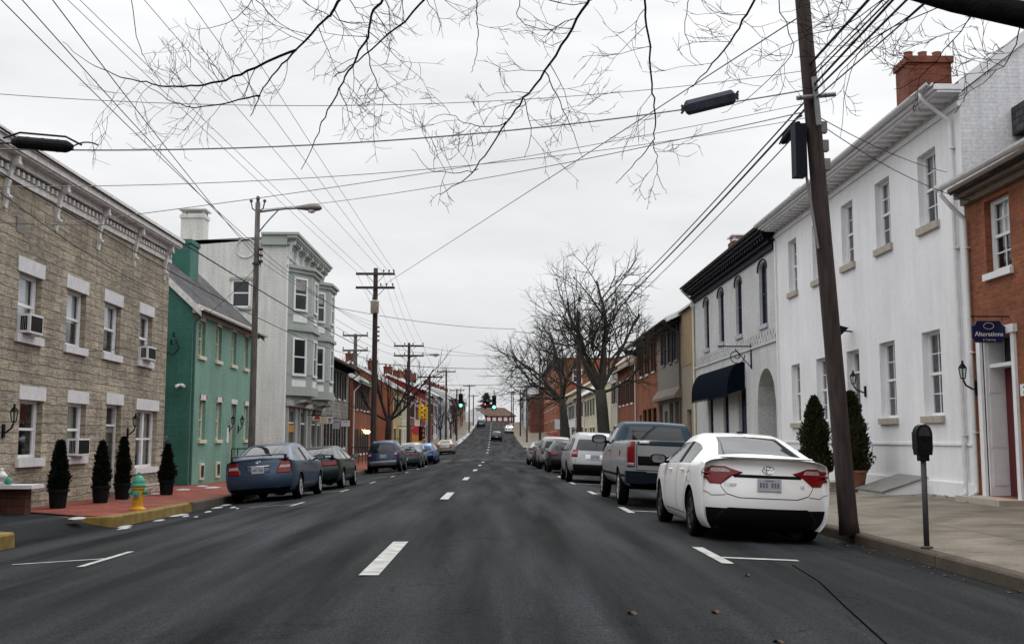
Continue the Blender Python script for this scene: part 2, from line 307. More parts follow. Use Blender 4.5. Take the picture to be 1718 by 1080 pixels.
def mat_asphalt(name,base,patch=True):
    m,t,b,o=newmat(name)
    tc=N(t,'ShaderNodeTexCoord')
    def noise_(scale,detail=5,sc3=None,rough=.55):
        n=N(t,'ShaderNodeTexNoise'); n.inputs['Scale'].default_value=scale; n.inputs['Detail'].default_value=detail; n.inputs['Roughness'].default_value=rough
        if sc3:
            mm=N(t,'ShaderNodeMapping'); mm.inputs['Scale'].default_value=sc3; t.links.new(tc.outputs['Object'],mm.inputs[0]); t.links.new(mm.outputs[0],n.inputs[0])
        else: t.links.new(tc.outputs['Object'],n.inputs[0])
        return n
    rg=N(t,'ShaderNodeRGB'); rg.outputs[0].default_value=rgba(base)
    a=noise_(1.0,6,(1.6,.10,1)); c=mulcol(t,rg.outputs[0],a.outputs[0],.35,.65,.35,1.9)    # wheel tracks, streaks along the road
    bb=noise_(.35,7,(1,.45,1)); c=mulcol(t,c,bb.outputs[0],.35,.65,.62,1.45)                  # large damp patches
    d=noise_(70,4); c=mulcol(t,c,d.outputs[0],.3,.7,.3,2.0)                        # aggregate
    d2=noise_(22,4); c=mulcol(t,c,d2.outputs[0],.3,.7,.82,1.18)
    # tar-filled cracks
    v=N(t,'ShaderNodeTexVoronoi',feature='DISTANCE_TO_EDGE'); v.inputs['Scale'].default_value=.22
    wn=noise_(1.1,4); sv=N(t,'ShaderNodeVectorMath',operation='SCALE'); sv.inputs['Scale'].default_value=1.6; t.links.new(wn.outputs['Color'],sv.inputs[0])
    av=N(t,'ShaderNodeVectorMath',operation='ADD'); t.links.new(tc.outputs['Object'],av.inputs[0]); t.links.new(sv.outputs[0],av.inputs[1]); t.links.new(av.outputs[0],v.inputs['Vector'])
    c=mulcol(t,c,v.outputs['Distance'],.0,.006,.55,1)
    t.links.new(c,b.inputs['Base Color'])
    mr=N(t,'ShaderNodeMapRange'); t.links.new(bb.outputs[0],mr.inputs[0]); mr.inputs[1].default_value=.35; mr.inputs[2].default_value=.65; mr.inputs[3].default_value=.82; mr.inputs[4].default_value=1.0
    t.links.new(mr.outputs[0],b.inputs['Roughness']); b.inputs['Specular IOR Level'].default_value=.07
    bp=N(t,'ShaderNodeBump'); bp.inputs['Strength'].default_value=.5; bp.inputs['Distance'].default_value=.008; t.links.new(d.outputs[0],bp.inputs['Height']); t.links.new(bp.outputs[0],b.inputs['Normal'])
    return m
M['asphalt']=mat_asphalt('asphalt',(.0135,.0148,.016))
M['asphalt_side']=mat_asphalt('asphalt_side',(.013,.014,.015))
M['asphalt_band']=mat_asphalt('asphalt_band',(.035,.035,.034))
def mat_slab(name,base,jy=1.5,jx=1.6,var=.25):
    m,t,b,o=newmat(name)
    tc=N(t,'ShaderNodeTexCoord')
    br=N(t,'ShaderNodeTexBrick'); br.offset=0; t.links.new(tc.outputs['Object'],br.inputs[0])
    br.inputs['Color1'].default_value=rgba(base); br.inputs['Color2'].default_value=rgba([k*.85 for k in base]); br.inputs['Mortar'].default_value=rgba([k*.35 for k in base])
    br.inputs['Scale'].default_value=1; br.inputs['Brick Width'].default_value=jx; br.inputs['Row Height'].default_value=jy; br.inputs['Mortar Size'].default_value=.012; br.inputs['Mortar Smooth'].default_value=.2
    n=N(t,'ShaderNodeTexNoise'); n.inputs['Scale'].default_value=1.3; n.inputs['Detail'].default_value=8; t.links.new(tc.outputs['Object'],n.inputs[0])
    c=mulcol(t,br.outputs['Color'],n.outputs[0],.3,.7,1-var,1+var)
    n2=N(t,'ShaderNodeTexNoise'); n2.inputs['Scale'].default_value=35; n2.inputs['Detail'].default_value=4; t.links.new(tc.outputs['Object'],n2.inputs[0]); c=mulcol(t,c,n2.outputs[0],.3,.7,.8,1.2)
    t.links.new(c,b.inputs['Base Color']); b.inputs['Roughness'].default_value=.85; b.inputs['Specular IOR Level'].default_value=.12
    bp=N(t,'ShaderNodeBump'); bp.inputs['Strength'].default_value=.4; bp.inputs['Distance'].default_value=.01; t.links.new(n2.outputs[0],bp.inputs['Height']); t.links.new(bp.outputs[0],b.inputs['Normal'])
    return m
M['concrete']=mat_slab('concrete',(.185,.163,.132),1.5,2.1,.35)
M['kerb']=mat_slab('kerb',(.085,.07,.055),3,9)
def mat_paver():
    m,t,b,o=newmat('paver')
    tc=N(t,'ShaderNodeTexCoord')
    br=N(t,'ShaderNodeTexBrick'); t.links.new(tc.outputs['Object'],br.inputs[0])
    br.inputs['Color1'].default_value=(.25,.062,.04,1); br.inputs['Color2'].default_value=(.16,.042,.03,1); br.inputs['Mortar'].default_value=(.12,.05,.04,1)
    br.inputs['Scale'].default_value=1; br.inputs['Brick Width'].default_value=.21; br.inputs['Row Height'].default_value=.105; br.inputs['Mortar Size'].default_value=.008
    n=N(t,'ShaderNodeTexNoise'); n.inputs['Scale'].default_value=1.2; n.inputs['Detail'].default_value=7; t.links.new(tc.outputs['Object'],n.inputs[0])
    c=mulcol(t,br.outputs['Color'],n.outputs[0],.3,.7,.7,1.25)
    n2=N(t,'ShaderNodeTexNoise'); n2.inputs['Scale'].default_value=9; n2.inputs['Detail'].default_value=5; t.links.new(tc.outputs['Object'],n2.inputs[0]); c=mulcol(t,c,n2.outputs[0],.3,.7,.75,1.2)
    t.links.new(c,b.inputs['Base Color']); b.inputs['Roughness'].default_value=.7; b.inputs['Specular IOR Level'].default_value=.12
    bp=N(t,'ShaderNodeBump'); bp.inputs['Strength'].default_value=.6; bp.inputs['Distance'].default_value=.01; t.links.new(n2.outputs[0],bp.inputs['Height']); t.links.new(bp.outputs[0],b.inputs['Normal'])
    return m
M['paver']=mat_paver(); M['wall_brick']=brick('wall_brick',(.09,.028,.02),(.06,.02,.015),(.06,.04,.03),dirt=.3)
M['snow']=paint('snow',(.34,.35,.37),.7,.25,12,.8)
M['earth']=paint('earth',(.09,.085,.07),.95,.3,.3,.3)

# ------------------------------------------------------------------ mesh helpers
class MB:
    def __init__(s): s.v=[]; s.f=[]; s.m=[]
    def add(s,vs,fs,mi=0):
        o=len(s.v); s.v.extend([tuple(p) for p in vs]); s.f.extend([tuple(i+o for i in f) for f in fs]); s.m.extend([mi]*len(fs))
    def hexa(s,c,mi=0):
        s.add(c,[(0,3,2,1),(4,5,6,7),(0,1,5,4),(1,2,6,5),(2,3,7,6),(3,0,4,7)],mi)
    def box(s,x0,x1,y0,y1,z0,z1,mi=0):
        s.hexa([(x0,y0,z0),(x1,y0,z0),(x1,y1,z0),(x0,y1,z0),(x0,y0,z1),(x1,y0,z1),(x1,y1,z1),(x0,y1,z1)],mi)
    def quad(s,a,b,c,d,mi=0): s.add([a,b,c,d],[(0,1,2,3)],mi)
    def tube(s,path,rad,seg=8,mi=0,cap=True):
        path=[Vector(p) for p in path]; n=len(path)
        if not hasattr(rad,'__len__'): rad=[rad]*n
        vs=[]; fs=[]
        t=(path[1]-path[0]).normalized(); a=t.orthogonal().normalized(); 
        for i,p in enumerate(path):
            if i==0: t=path[1]-path[0]
            elif i==n-1: t=path[-1]-path[-2]
            else: t=path[i+1]-path[i-1]
            if t.length<1e-9: t=Vector((0,0,1))
            t.normalize(); a=(a-t*a.dot(t))
            if a.length<1e-6: a=t.orthogonal()
            a.normalize(); b=t.cross(a)
            for k in range(seg):
                q=2*math.pi*k/seg; vs.append(p+(a*math.cos(q)+b*math.sin(q))*rad[i])
        for i in range(n-1):
            for k in range(seg):
                k2=(k+1)%seg; fs.append((i*seg+k,i*seg+k2,(i+1)*seg+k2,(i+1)*seg+k))
        if cap and seg>2:
            fs.append(tuple(range(seg-1,-1,-1))); fs.append(tuple((n-1)*seg+k for k in range(seg)))
        s.add(vs,fs,mi)
    def lathe(s,prof,seg=16,c=(0,0,0),mi=0,axis='z'):
        vs=[];fs=[];n=len(prof)
        for r,z in prof:
            for k in range(seg):
                q=2*math.pi*k/seg; x,y=r*math.cos(q),r*math.sin(q)
                if axis=='z': p=(c[0]+x,c[1]+y,c[2]+z)
                elif axis=='x': p=(c[0]+z,c[1]+x,c[2]+y)
                else: p=(c[0]+x,c[1]+z,c[2]+y)
                vs.append(p)
        for i in range(n-1):
            for k in range(seg):
                k2=(k+1)%seg; fs.append((i*seg+k,i*seg+k2,(i+1)*seg+k2,(i+1)*seg+k))
        fs.append(tuple(range(seg-1,-1,-1))); fs.append(tuple((n-1)*seg+k for k in range(seg)))
        s.add(vs,fs,mi)
    def prism(s,poly,d,mi=0):
        """poly: list of 3D pts (planar), extruded by vector d"""
        n=len(poly); d=Vector(d); a=[Vector(p) for p in poly]
        s.add(a+[p+d for p in a],[tuple(range(n)),tuple(range(2*n-1,n-1,-1))]+[(i,(i+1)%n,(i+1)%n+n,i+n) for i in range(n)],mi)
    def build(s,name,mats,parent=None,smooth=False,loc=None,recalc=True):
        me=bpy.data.meshes.new(name); me.from_pydata(s.v,[],s.f)
        if not isinstance(mats,(list,tuple)): mats=[mats]
        for m in mats: me.materials.append(M[m] if isinstance(m,str) else m)
        if any(s.m): me.polygons.foreach_set('material_index',s.m)
        if recalc:
            bm=bmesh.new(); bm.from_mesh(me); bmesh.ops.recalc_face_normals(bm,faces=bm.faces); bm.to_mesh(me); bm.free()
        if smooth: me.polygons.foreach_set('use_smooth',[True]*len(me.polygons))
        me.update()
        o=bpy.data.objects.new(name,me); C.objects.link(o)
        if parent: o.parent=parent
        if loc: o.location=loc
        return o
def thing(name,label,cat,loc=(0,0,0),group=None,rot=None):
    o=bpy.data.objects.new(name,None); C.objects.link(o); o.location=loc; o.empty_display_size=.2
    o['label']=label; o['category']=cat
    if group: o['group']=group
    if rot: o.rotation_euler=rot
    return o
def tag(o,label,cat,group=None):
    o['label']=label; o['category']=cat
    if group: o['group']=group
    return o
def struct(o,kind='structure'): o['kind']=kind; return o
def copy_tree(o,parent=None):
    c=o.copy(); C.objects.link(c); c.parent=parent
    for ch in list(o.children): copy_tree(ch,c)
    return c

# ------------------------------------------------------------------ ground, road, sidewalks
def ribbon(name,mat,ys,xa,xb,zf,nx=8,dz=0):
    mb=MB(); vs=[];fs=[]
    for y in ys:
        a,b=xa(y),xb(y)
        for i in range(nx+1):
            x=a+(b-a)*i/nx; vs.append((x,y,zf(x,y)+dz))
    for j in range(len(ys)-1):
        for i in range(nx):
            k=j*(nx+1)+i; fs.append((k,k+1,k+nx+2,k+nx+1))
    mb.add(vs,fs); return mb.build(name,mat,smooth=True,recalc=False)
YS=[-110+10*i for i in range(8)]+[-30+2.5*i for i in range(124)]+[285+8*i for i in range(6)]
mb=MB(); gx=[-900,-300,-100,-40,-16,-8,0,8,16,40,100,300,900]; gy=[-500,-400,-300,-200,-120,-60,-30]+[-20+10*i for i in range(33)]+[330,400,600,1000,2500]
vs=[(x,y,zs(y)-.75) for y in gy for x in gx]; nx=len(gx)
mb.add(vs,[(j*nx+i,j*nx+i+1,(j+1)*nx+i+1,(j+1)*nx+i) for j in range(len(gy)-1) for i in range(nx-1)])
struct(mb.build('ground','earth',smooth=True,recalc=False))
struct(ribbon('road','asphalt',YS,lambda y:kl(y)-.05,lambda y:kr(y)+.05,zroad,14))
# cross street and alley
def flatz(x,y):
    return zroad(max(KL-.06,min(KR+.06,x)),y)-.004-max(0,abs(x)-7)*.004
struct(ribbon('cross_street','asphalt_side',[84+1.3*i for i in range(11)],lambda y:-70,lambda y:KL,flatz,20))
struct(ribbon('side_street','asphalt_side',[84+1.3*i for i in range(11)],lambda y:KR,lambda y:70,flatz,20))
struct(ribbon('alley','asphalt_side',[14.6+.8*i for i in range(10)],lambda y:-13,lambda y:KL,lambda x,y:zroad(KL-.02,y)+min(.19+(KL-x)*.012,(KL-x)*.30)-.012,24))
struct(ribbon('crosswalk_band','asphalt_band',[81.5,83,84.5],lambda y:kl(y)+.2,lambda y:kr(y)-.2,lambda x,y:zroad(x,y)+.006,12))
def kerbx(side,y,y0,y1,r0,r1):
    k=(kr(y) if side>0 else kl(y))
    for e,r in ((y0,r0),(y1,r1)):
        d=abs(y-e)
        if d<r: k-=side*-1*(r-math.sqrt(max(0,r*r-(r-d)**2))) * (1)
    return k
def sidewalk(side,y0,y1,mat,kmat,r0=0,r1=0,depth=None,skew=0):
    n=max(4,int((y1-y0)/2.2)); ys=sorted(set([y0+(y1-y0)*i/n for i in range(n+1)]+[y0+r0*i/8 for i in range(9) if r0]+[y1-r1*i/8 for i in range(9) if r1]))
    dep=depth or (9.6 if side>0 else -10.6)
    kx=lambda y:kerbx(side,y,y0,y1,r0,r1)
    kw=.16
    o=ribbon('sidewalk',mat,ys,lambda y:kx(y)+side*kw,lambda y:dep if y<90 else dep-(xc(10)-xc(y)),zwalk,4)
    struct(o)
    SK=lambda x,y:y+skew*max(0,abs(x)-abs(kx(y0+2)))*max(0,1-(y-y0)/5.5)
    if skew:
        for v in o.data.vertices:
            v.co.y=SK(v.co.x,v.co.y); v.co.z=zwalk(v.co.x,v.co.y)
    # kerb: swept section
    mb=MB(); vs=[];fs=[]
    for y in ys:
        x=kx(y); zt=zwalk(KR if side>0 else KL,y); zb_=zt-.25
        vs+=[(x-side*.0,y,zb_),(x+side*.012,y,zt-.02),(x+side*.03,y,zt+.004),(x+side*(kw+.01),y,zt+.006)]
    for j in range(len(ys)-1):
        for i in range(3):
            k=j*4+i; fs.append((k,k+1,k+5,k+4))
    # end cap riser
    for e,j in ((y0,0),(y1,len(ys)-1)):
        if skew and e==y0: continue
        a=len(vs); x0=kx(e)
        zt=zwalk(x0,e); sg=-1 if e==y0 else 1
        yd=SK(dep,e)
        vs+=[(x0,e,zt-.4),(dep,yd,zwalk(dep,yd)-.4),(dep,yd,zwalk(dep,yd)+.005),(x0,e,zt+.005),(x0,e-sg*.15,zt+.006),(dep,yd-sg*.15,zwalk(dep,yd)+.006)]
        fs+=[(a,a+1,a+2,a+3),(a+3,a+2,a+5,a+4)]
    mb.add(vs,fs); struct(mb.build('kerb',kmat,smooth=False,recalc=False))
sidewalk(1,-110,84,'concrete','kerb',0,2.5)
sidewalk(1,98,300,'concrete','kerb',2.5,0)
sidewalk(-1,-110,9,'concrete','kerb',0,0,depth=-14)
sidewalk(-1,9,15.8,'concrete','kerb_yellow',0,.25,depth=-14)
sidewalk(-1,19.2,24.5,'paver','kerb_yellow',.7,0,depth=-11.5,skew=.72)
sidewalk(-1,24.5,84,'paver','kerb',0,2.5,depth=-11.5)
sidewalk(-1,97,300,'concrete','kerb',2.5,0)
# road markings
mb=MB()
def mark(x0,x1,y0,y1,dz=.006,skew=0):
    n=max(1,int(abs(y1-y0)/3))
    for i in range(n):
        a=y0+(y1-y0)*i/n; b=y0+(y1-y0)*(i+1)/n
        mb.quad((x0,a,zroad(x0,a)+dz),(x1,a,zroad(x1,a)+dz),(x1,b,zroad(x1,b)+dz),(x0,b,zroad(x0,b)+dz))
y=9.3
k=0
while y<262:
    if not (83<y<97 or 80<y<83):
        c=xc(y)+(.0 if y>40 else 0); mark(c-.085,c+.085,y,y+3.05)
    y+=12.2
# parking stall ticks, right
for yy,l in ((11.45,1),(19.6,1),(26.9,1),(34.2,1),(41.5,1),(48.8,1),(56,1),(63.5,1)):
    mark(2.37,2.50,yy,yy+1.75); mark(2.50,3.35,yy+.55,yy+.68)
# left
for yy in (11.8,23.6,31.0,38.2,45.5,52.8,60,67):
    mark(-4.55,-4.46,yy,yy+1.6); mark(-5.6,-4.55,yy+.78,yy+.85)
mark(-6.6,4.6,79.9,80.3)
struct(mb.build('road_markings','road_paint',recalc=False))
mb=MB()
def seam(pts,w_):
    w_*=.55
    for (x0,y0),(x1,y1) in zip(pts,pts[1:]):
        n=max(1,int(abs(y1-y0)/1.0))
        for i in range(n):
            a=(x0+(x1-x0)*i/n,y0+(y1-y0)*i/n); b=(x0+(x1-x0)*(i+1)/n,y0+(y1-y0)*(i+1)/n)
            mb.quad((a[0]-w_,a[1],zroad(*a)+.004),(a[0]+w_,a[1],zroad(*a)+.004),(b[0]+w_,b[1],zroad(*b)+.004),(b[0]-w_,b[1],zroad(*b)+.004))
seam([(2.2,4),(2.48,6.9),(2.75,8.6),(3.02,10.2),(3.15,11.6)],.016)
struct(mb.build('road_seams',paint('tar',(.006,.006,.006),1,.2,5,0,spec=0),recalc=False))
# thin remnants of snow and slush by the left kerb
def blob(mb,x,y,r,zf,ax=1.8,h=.02):
    n=14; vs=[]; cz_=zf(x,y)
    for i in range(n):
        a=2*math.pi*i/n; rr=r*(.6+.55*rnd.random()); px=x+rr*math.cos(a)*.6; py=y+rr*math.sin(a)*ax; vs.append((px,py,zf(px,py)+.004))
    vs.append((x,y,cz_+h)); inner=[]
    for i in range(n):
        p=vs[i]; inner.append(((p[0]+x)/2,(p[1]+y)/2,zf((p[0]+x)/2,(p[1]+y)/2)+h*.9))
    vs+=inner
    mb.add(vs,[(i,(i+1)%n,n+1+(i+1)%n,n+1+i) for i in range(n)]+[(n+1+i,n+1+(i+1)%n,n) for i in range(n)])
mb=MB()
for px,py,r in ((330,868,.10),(345,858,.16),(300,872,.12),(352,848,.2),(268,862,.08),(372,846,.14)):
    p=at(px,py,24); 
for x,y_,r in ((-6.72,19.6,.2),(-6.6,21.2,.16),(-6.75,23.0,.30),(-6.4,22.3,.10),(-6.3,23.6,.12),(-6.1,25.0,.12),(-6.6,25.6,.2),(-6.75,26.9,.25),(-6.0,21.6,.07),(-5.8,24.2,.06),(-6.5,18.9,.16)):
    blob(mb,x,y_,r,lambda a,b:zroad(a,b),1.7,.025)
for x,y_,r in ((-9.0,31.0,.35),(-8.6,32.6,.4),(-9.2,33.6,.3),(-7.5,33.0,.25),(-8.2,35.2,.4),(-7.3,36.2,.3),(-9.2,30.0,.2),(-7.25,18.8,.22),(-8.9,28.2,.2),(-9.3,22.9,.12)):
    blob(mb,x,y_,r,lambda a,b:zwalk(a,b)+.004,1.5,.03)
for i in range(70):
    y_=100+i*2.6+rnd.random()*2; x=kl(y_)-.25-rnd.random()*.5; blob(mb,x,y_,.35+.4*rnd.random(),lambda a,b:zwalk(a,b)+.01,2.0,.10)
struct(mb.build('snow','snow',recalc=True,smooth=True),'stuff')
mb=MB()
for i in range(260):
    y_=6+rnd.random()*60; x=kr(y_)-.02-abs(rnd.gauss(0,.16)); z=zroad(x,y_)+.006; a=rnd.random()*6; r_=.012+.03*rnd.random()
    mb.add([(x+r_*math.cos(a),y_+r_*math.sin(a),z),(x+r_*math.cos(a+1.8),y_+r_*math.sin(a+1.8),z+.008),(x+r_*math.cos(a+3.2),y_+r_*math.sin(a+3.2),z),(x+r_*math.cos(a+4.8),y_+r_*math.sin(a+4.8),z+.01)],[(0,1,2,3)])
for i in range(160):
    y_=19+rnd.random()*16; x=8.95-abs(rnd.gauss(0,.25)); z=zwalk(x,y_)+.008; a=rnd.random()*6; r_=.015+.035*rnd.random()
    mb.add([(x+r_*math.cos(a),y_+r_*math.sin(a),z),(x+r_*math.cos(a+1.8),y_+r_*math.sin(a+1.8),z+.01),(x+r_*math.cos(a+3.2),y_+r_*math.sin(a+3.2),z),(x+r_*math.cos(a+4.8),y_+r_*math.sin(a+4.8),z+.012)],[(0,1,2,3)])
struct(mb.build('leaf_litter',paint('litter',(.09,.05,.028),.9,.5,30,0),recalc=False),'stuff')
# fallen leaves on the road, utility cover in the sidewalk
mb=MB()
for px,py,Y in ((1060,1010,7.8),(1255,972,10.4),(1305,1045,6.9),(1200,1030,8),(1420,905,14.2)):
    p=at(px,py,Y); x,y_=p.x,p.y; z=zroad(x,y_)+.01; a=rnd.random()*3
    pts=[]
    for i in range(9):
        q=a+2*math.pi*i/9; r=.042 if i%2 else .022; pts.append((x+r*math.cos(q),y_+r*math.sin(q)*1.2,z+.012*math.sin(q*2)))
    mb.add(pts,[tuple(range(9))])
struct(mb.build('fallen_leaves',paint('dry_leaf',(.11,.06,.035),.8,.3,20,0)),'stuff')
mb=MB(); xx,yy=7.0,12.6; zz=zwalk(xx,yy)
mb.box(xx-.32,xx+.32,yy-.22,yy+.22,zz-.02,zz+.018); mb.box(xx-.27,xx+.27,yy-.17,yy+.17,zz+.018,zz+.024)
tag(mb.build('utility_cover','steel'),'dark metal utility cover set in the right sidewalk beside the parking meter','cover')

# ------------------------------------------------------------------ buildings
class Fr:
    """facade frame: u along the street, o outwards towards the road, z world height"""
    def __init__(s,side,X,y0,zb,k=0): s.side=side;s.X=X;s.y0=y0;s.k=k;s.loc=Vector((X,y0,zb))
    def p(s,u,o,z):   # u = world y
        return (s.k*(u-s.y0)-s.side*o, u-s.y0+(s.k*s.side*o if s.k else 0), z-s.loc.z)
    def box(s,mb,u0,u1,o0,o1,z0,z1,mi=0):
        mb.hexa([s.p(u0,o0,z0),s.p(u1,o0,z0),s.p(u1,o1,z0),s.p(u0,o1,z0),s.p(u0,o0,z1),s.p(u1,o0,z1),s.p(u1,o1,z1),s.p(u0,o1,z1)],mi)
def facade(mb,fr,u0,u1,z0,z1,holes,depth=.42,mi=0,mback=1):
    us=sorted(set([u0,u1]+[h[0] for h in holes]+[h[1] for h in holes])); zz=sorted(set([z0,z1]+[h[2] for h in holes]+[h[3] for h in holes]))
    for a,b in zip(us,us[1:]):
        for c,d in zip(zz,zz[1:]):
            um,zm=(a+b)/2,(c+d)/2
            if any(h[0]<um<h[1] and h[2]<zm<h[3] for h in holes): continue
            mb.quad(fr.p(a,0,c),fr.p(b,0,c),fr.p(b,0,d),fr.p(a,0,d),mi)
    for h in holes:
        a,b,c,d=h[:4]; r=.2
        if len(h)>4:   # open passage running back into the building
            r=h[4]
            for (p,q) in (((a,c),(b,c)),((b,c),(b,d)),((b,d),(a,d)),((a,d),(a,c))):
                mb.quad(fr.p(p[0],0,p[1]),fr.p(q[0],0,q[1]),fr.p(q[0],-r,q[1]),fr.p(p[0],-r,p[1]),mi)
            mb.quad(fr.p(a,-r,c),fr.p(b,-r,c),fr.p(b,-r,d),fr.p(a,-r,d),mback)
            continue
        for (p,q) in (((a,c),(b,c)),((b,c),(b,d)),((b,d),(a,d)),((a,d),(a,c))):
            mb.quad(fr.p(p[0],0,p[1]),fr.p(q[0],0,q[1]),fr.p(q[0],-r,q[1]),fr.p(p[0],-r,p[1]),mi)
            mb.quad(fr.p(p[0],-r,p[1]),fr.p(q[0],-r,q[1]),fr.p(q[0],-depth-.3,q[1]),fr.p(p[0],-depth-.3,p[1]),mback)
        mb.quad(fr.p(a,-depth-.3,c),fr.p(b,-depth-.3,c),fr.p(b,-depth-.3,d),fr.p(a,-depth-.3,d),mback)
def win(par,fr,u0,u1,z0,z1,frame='white',recess=.10,sill='white',sh=.12,so=.06,lintel=None,lh=.25,lo=.08,blind=0,bars=(0,0),shutter=None,ft=.055,double=False,simple=False,arch=False,curtain=False,blindmat='blind',keys=None):
    mb=MB(); o0,o1=-recess-.06,-recess
    B=lambda a,b,c,d,oo0=o0,oo1=o1,mi=0:fr.box(mb,a,b,oo0,oo1,c,d,mi)
    e=.0015
    B(u0+e,u0+ft,z0+e,z1-e); B(u1-ft,u1-e,z0+e,z1-e); B(u0+ft,u1-ft,z0+e,z0+ft); B(u0+ft,u1-ft,z1-ft,z1-e)
    zm=(z0+z1)/2
    B(u0+ft,u1-ft,zm-.028,zm+.028,o0+.01,o1-.008)
    if double:
        um=(u0+u1)/2; B(um-.07,um+.07,z0+ft,zm-.028,o0,o1+.01); B(um-.07,um+.07,zm+.028,z1-ft,o0,o1+.01)
    if not simple:
        # inner sash stiles
        st=.035
        for c,d,off in ((z0+ft,zm-.028,-.025),(zm+.028,z1-ft,-.012)):
            B(u0+ft,u0+ft+st,c,d,o0,o1+off); B(u1-ft-st,u1-ft,c,d,o0,o1+off)
        nx_,nz_=bars
        for i in range(1,nx_+1):
            uu=u0+ft+(u1-u0-2*ft)*i/(nx_+1); B(uu-.011,uu+.011,z0+ft,zm-.028,o0+.02,o1-.02); B(uu-.011,uu+.011,zm+.028,z1-ft,o0+.02,o1-.02)
        for i in range(1,nz_+1):
            for c,d in ((z0+ft,zm-.028),(zm+.028,z1-ft)):
                zz=c+(d-c)*i/(nz_+1); B(u0+ft+st,u1-ft-st,zz-.011,zz+.011,o0+.024,o1-.024)
    wo=mb.build('window',frame,par)
    pb=MB(); g=o0+.015
    pb.quad(fr.p(u0+.02,g,z0+.02),fr.p(u1-.02,g,z0+.02),fr.p(u1-.02,g,z1-.02),fr.p(u0+.02,g,z1-.02))
    pb.build('pane','far_glass' if simple else 'glass',wo)
    if blind:
        bb=MB(); gz=z1-(z1-z0)*blind; fr.box(bb,u0+ft,u1-ft,o0-.07,o0-.055,gz,z1-.02); bb.build('blind',blindmat,wo)
    if curtain:
        bb=MB(); 
        n=14
        for s_ in (0,1):
            w_=(u1-u0)*.30; a=u0+ft if s_==0 else u1-ft-w_
            vs=[];fs=[]
            for i in range(n+1):
                uu=a+w_*i/n; oo=o0-.09-.03*math.sin(i*1.9)
                vs+=[fr.p(uu,oo,z0+.03),fr.p(uu,oo,z1-.03)]
            for i in range(n): fs.append((2*i,2*i+2,2*i+3,2*i+1))
            bb.add(vs,fs)
        bb.build('curtain','curtain',wo)
    if sill:
        sb=MB(); fr.box(sb,u0-so,u1+so,-recess+.0,.07,z0-sh,z0-.002); sb.build('sill',sill,wo)
    if lintel:
        lb=MB(); fr.box(lb,u0-lo,u1+lo,-.05,.025,z1+.002,z1+lh)
        if keys:
            for a,b in ((u0-lo-.01,u0-lo+.1),(u1+lo-.1,u1+lo+.01)): fr.box(lb,a,b,.0251,.034,z1+.03,z1+lh+.004,1)
            lb.build('lintel',[lintel,keys],wo)
        else: lb.build('lintel',lintel,wo)
    if shutter:
        sw=(u1-u0)*.5
        for a,b in ((u0-sw-.01,u0-.01),(u1+.01,u1+sw+.01)):
            s2=MB(); fr.box(s2,a,b,.012,.05,z0-.02,z1)
            if not simple:
                for c,d in ((z0+.06,zm-.05),(zm+.05,z1-.08)): 
                    n=int((d-c)/.07)
                    for i in range(n): fr.box(s2,a+.05,b-.05,.05,.06,c+i*.07,c+i*.07+.035)
            s2.build('shutter',shutter,par)
    return wo
def archfill(mb,fr,u0,u1,zs_,z1,rise,mi=0,d=.2):
    """spandrels that turn a square-headed hole into an arched one: springing at z1-rise"""
    n=12; c=(u0+u1)/2; hw=(u1-u0)/2
    def za(u):
        t=(u-c)/hw; return z1-rise+rise*math.sqrt(max(0,1-t*t))
    for i in range(n):
        a=u0+(u1-u0)*i/n; b=u0+(u1-u0)*(i+1)/n
        mb.quad(fr.p(a,0,za(a)),fr.p(b,0,za(b)),fr.p(b,0,z1),fr.p(a,0,z1),mi)
        mb.quad(fr.p(a,0,za(a)),fr.p(b,0,za(b)),fr.p(b,-d,za(b)),fr.p(a,-d,za(a)),mi)
def door(par,fr,u0,u1,z0,z1,mat,frame='white',transom=.35,recess=.16,glass=0,panels=True):
    fb=MB(); t=.07; B=lambda a,b,c,d,o0=-recess-.06,o1=-recess+.03:fr.box(fb,a,b,o0,o1,c,d)
    B(u0+.001,u0+t,z0,z1-.001); B(u1-t,u1-.001,z0,z1-.001); B(u0+t,u1-t,z1-t,z1-.001)
    if transom: B(u0+t,u1-t,z1-t-transom-.05,z1-t-transom)
    fo=fb.build('door_frame',frame,par)
    zt=z1-t-(transom+.05 if transom else 0)
    db=MB(); fr.box(db,u0+t,u1-t,-recess-.05,-recess-.005,z0+.02,zt)
    if panels:
        w=(u1-u0-2*t)
        for a,b in ((.12,.44),(.56,.88)):
            for c,d in ((.06,.36),(.42,.66),(.72,.94)):
                fr.box(db,u0+t+w*a,u0+t+w*b,-recess-.005,-recess+.012,z0+(zt-z0)*c,z0+(zt-z0)*d)
    do=db.build('door',mat,par)
    hb=MB(); uu=u0+t+.09; hb.tube([fr.p(uu,-recess-.005,z0+1.0),fr.p(uu,-recess+.05,z0+1.0),fr.p(uu+.0,-recess+.05,z0+1.08)],.014,6); hb.build('handle','chrome',do)
    if transom:
        pb=MB(); g=-recess-.03; pb.quad(fr.p(u0+t,g,zt+.05),fr.p(u1-t,g,zt+.05),fr.p(u1-t,g,z1-t),fr.p(u0+t,g,z1-t)); pb.build('transom_pane','glass',fo)
    if glass:
        pb=MB(); g=-recess+.003; pb.quad(fr.p(u0+t+.1,g,z0+.25),fr.p(u1-t-.1,g,z0+.25),fr.p(u1-t-.1,g,zt-.15),fr.p(u0+t+.1,g,zt-.15)); pb.build('door_pane','far_glass',do)
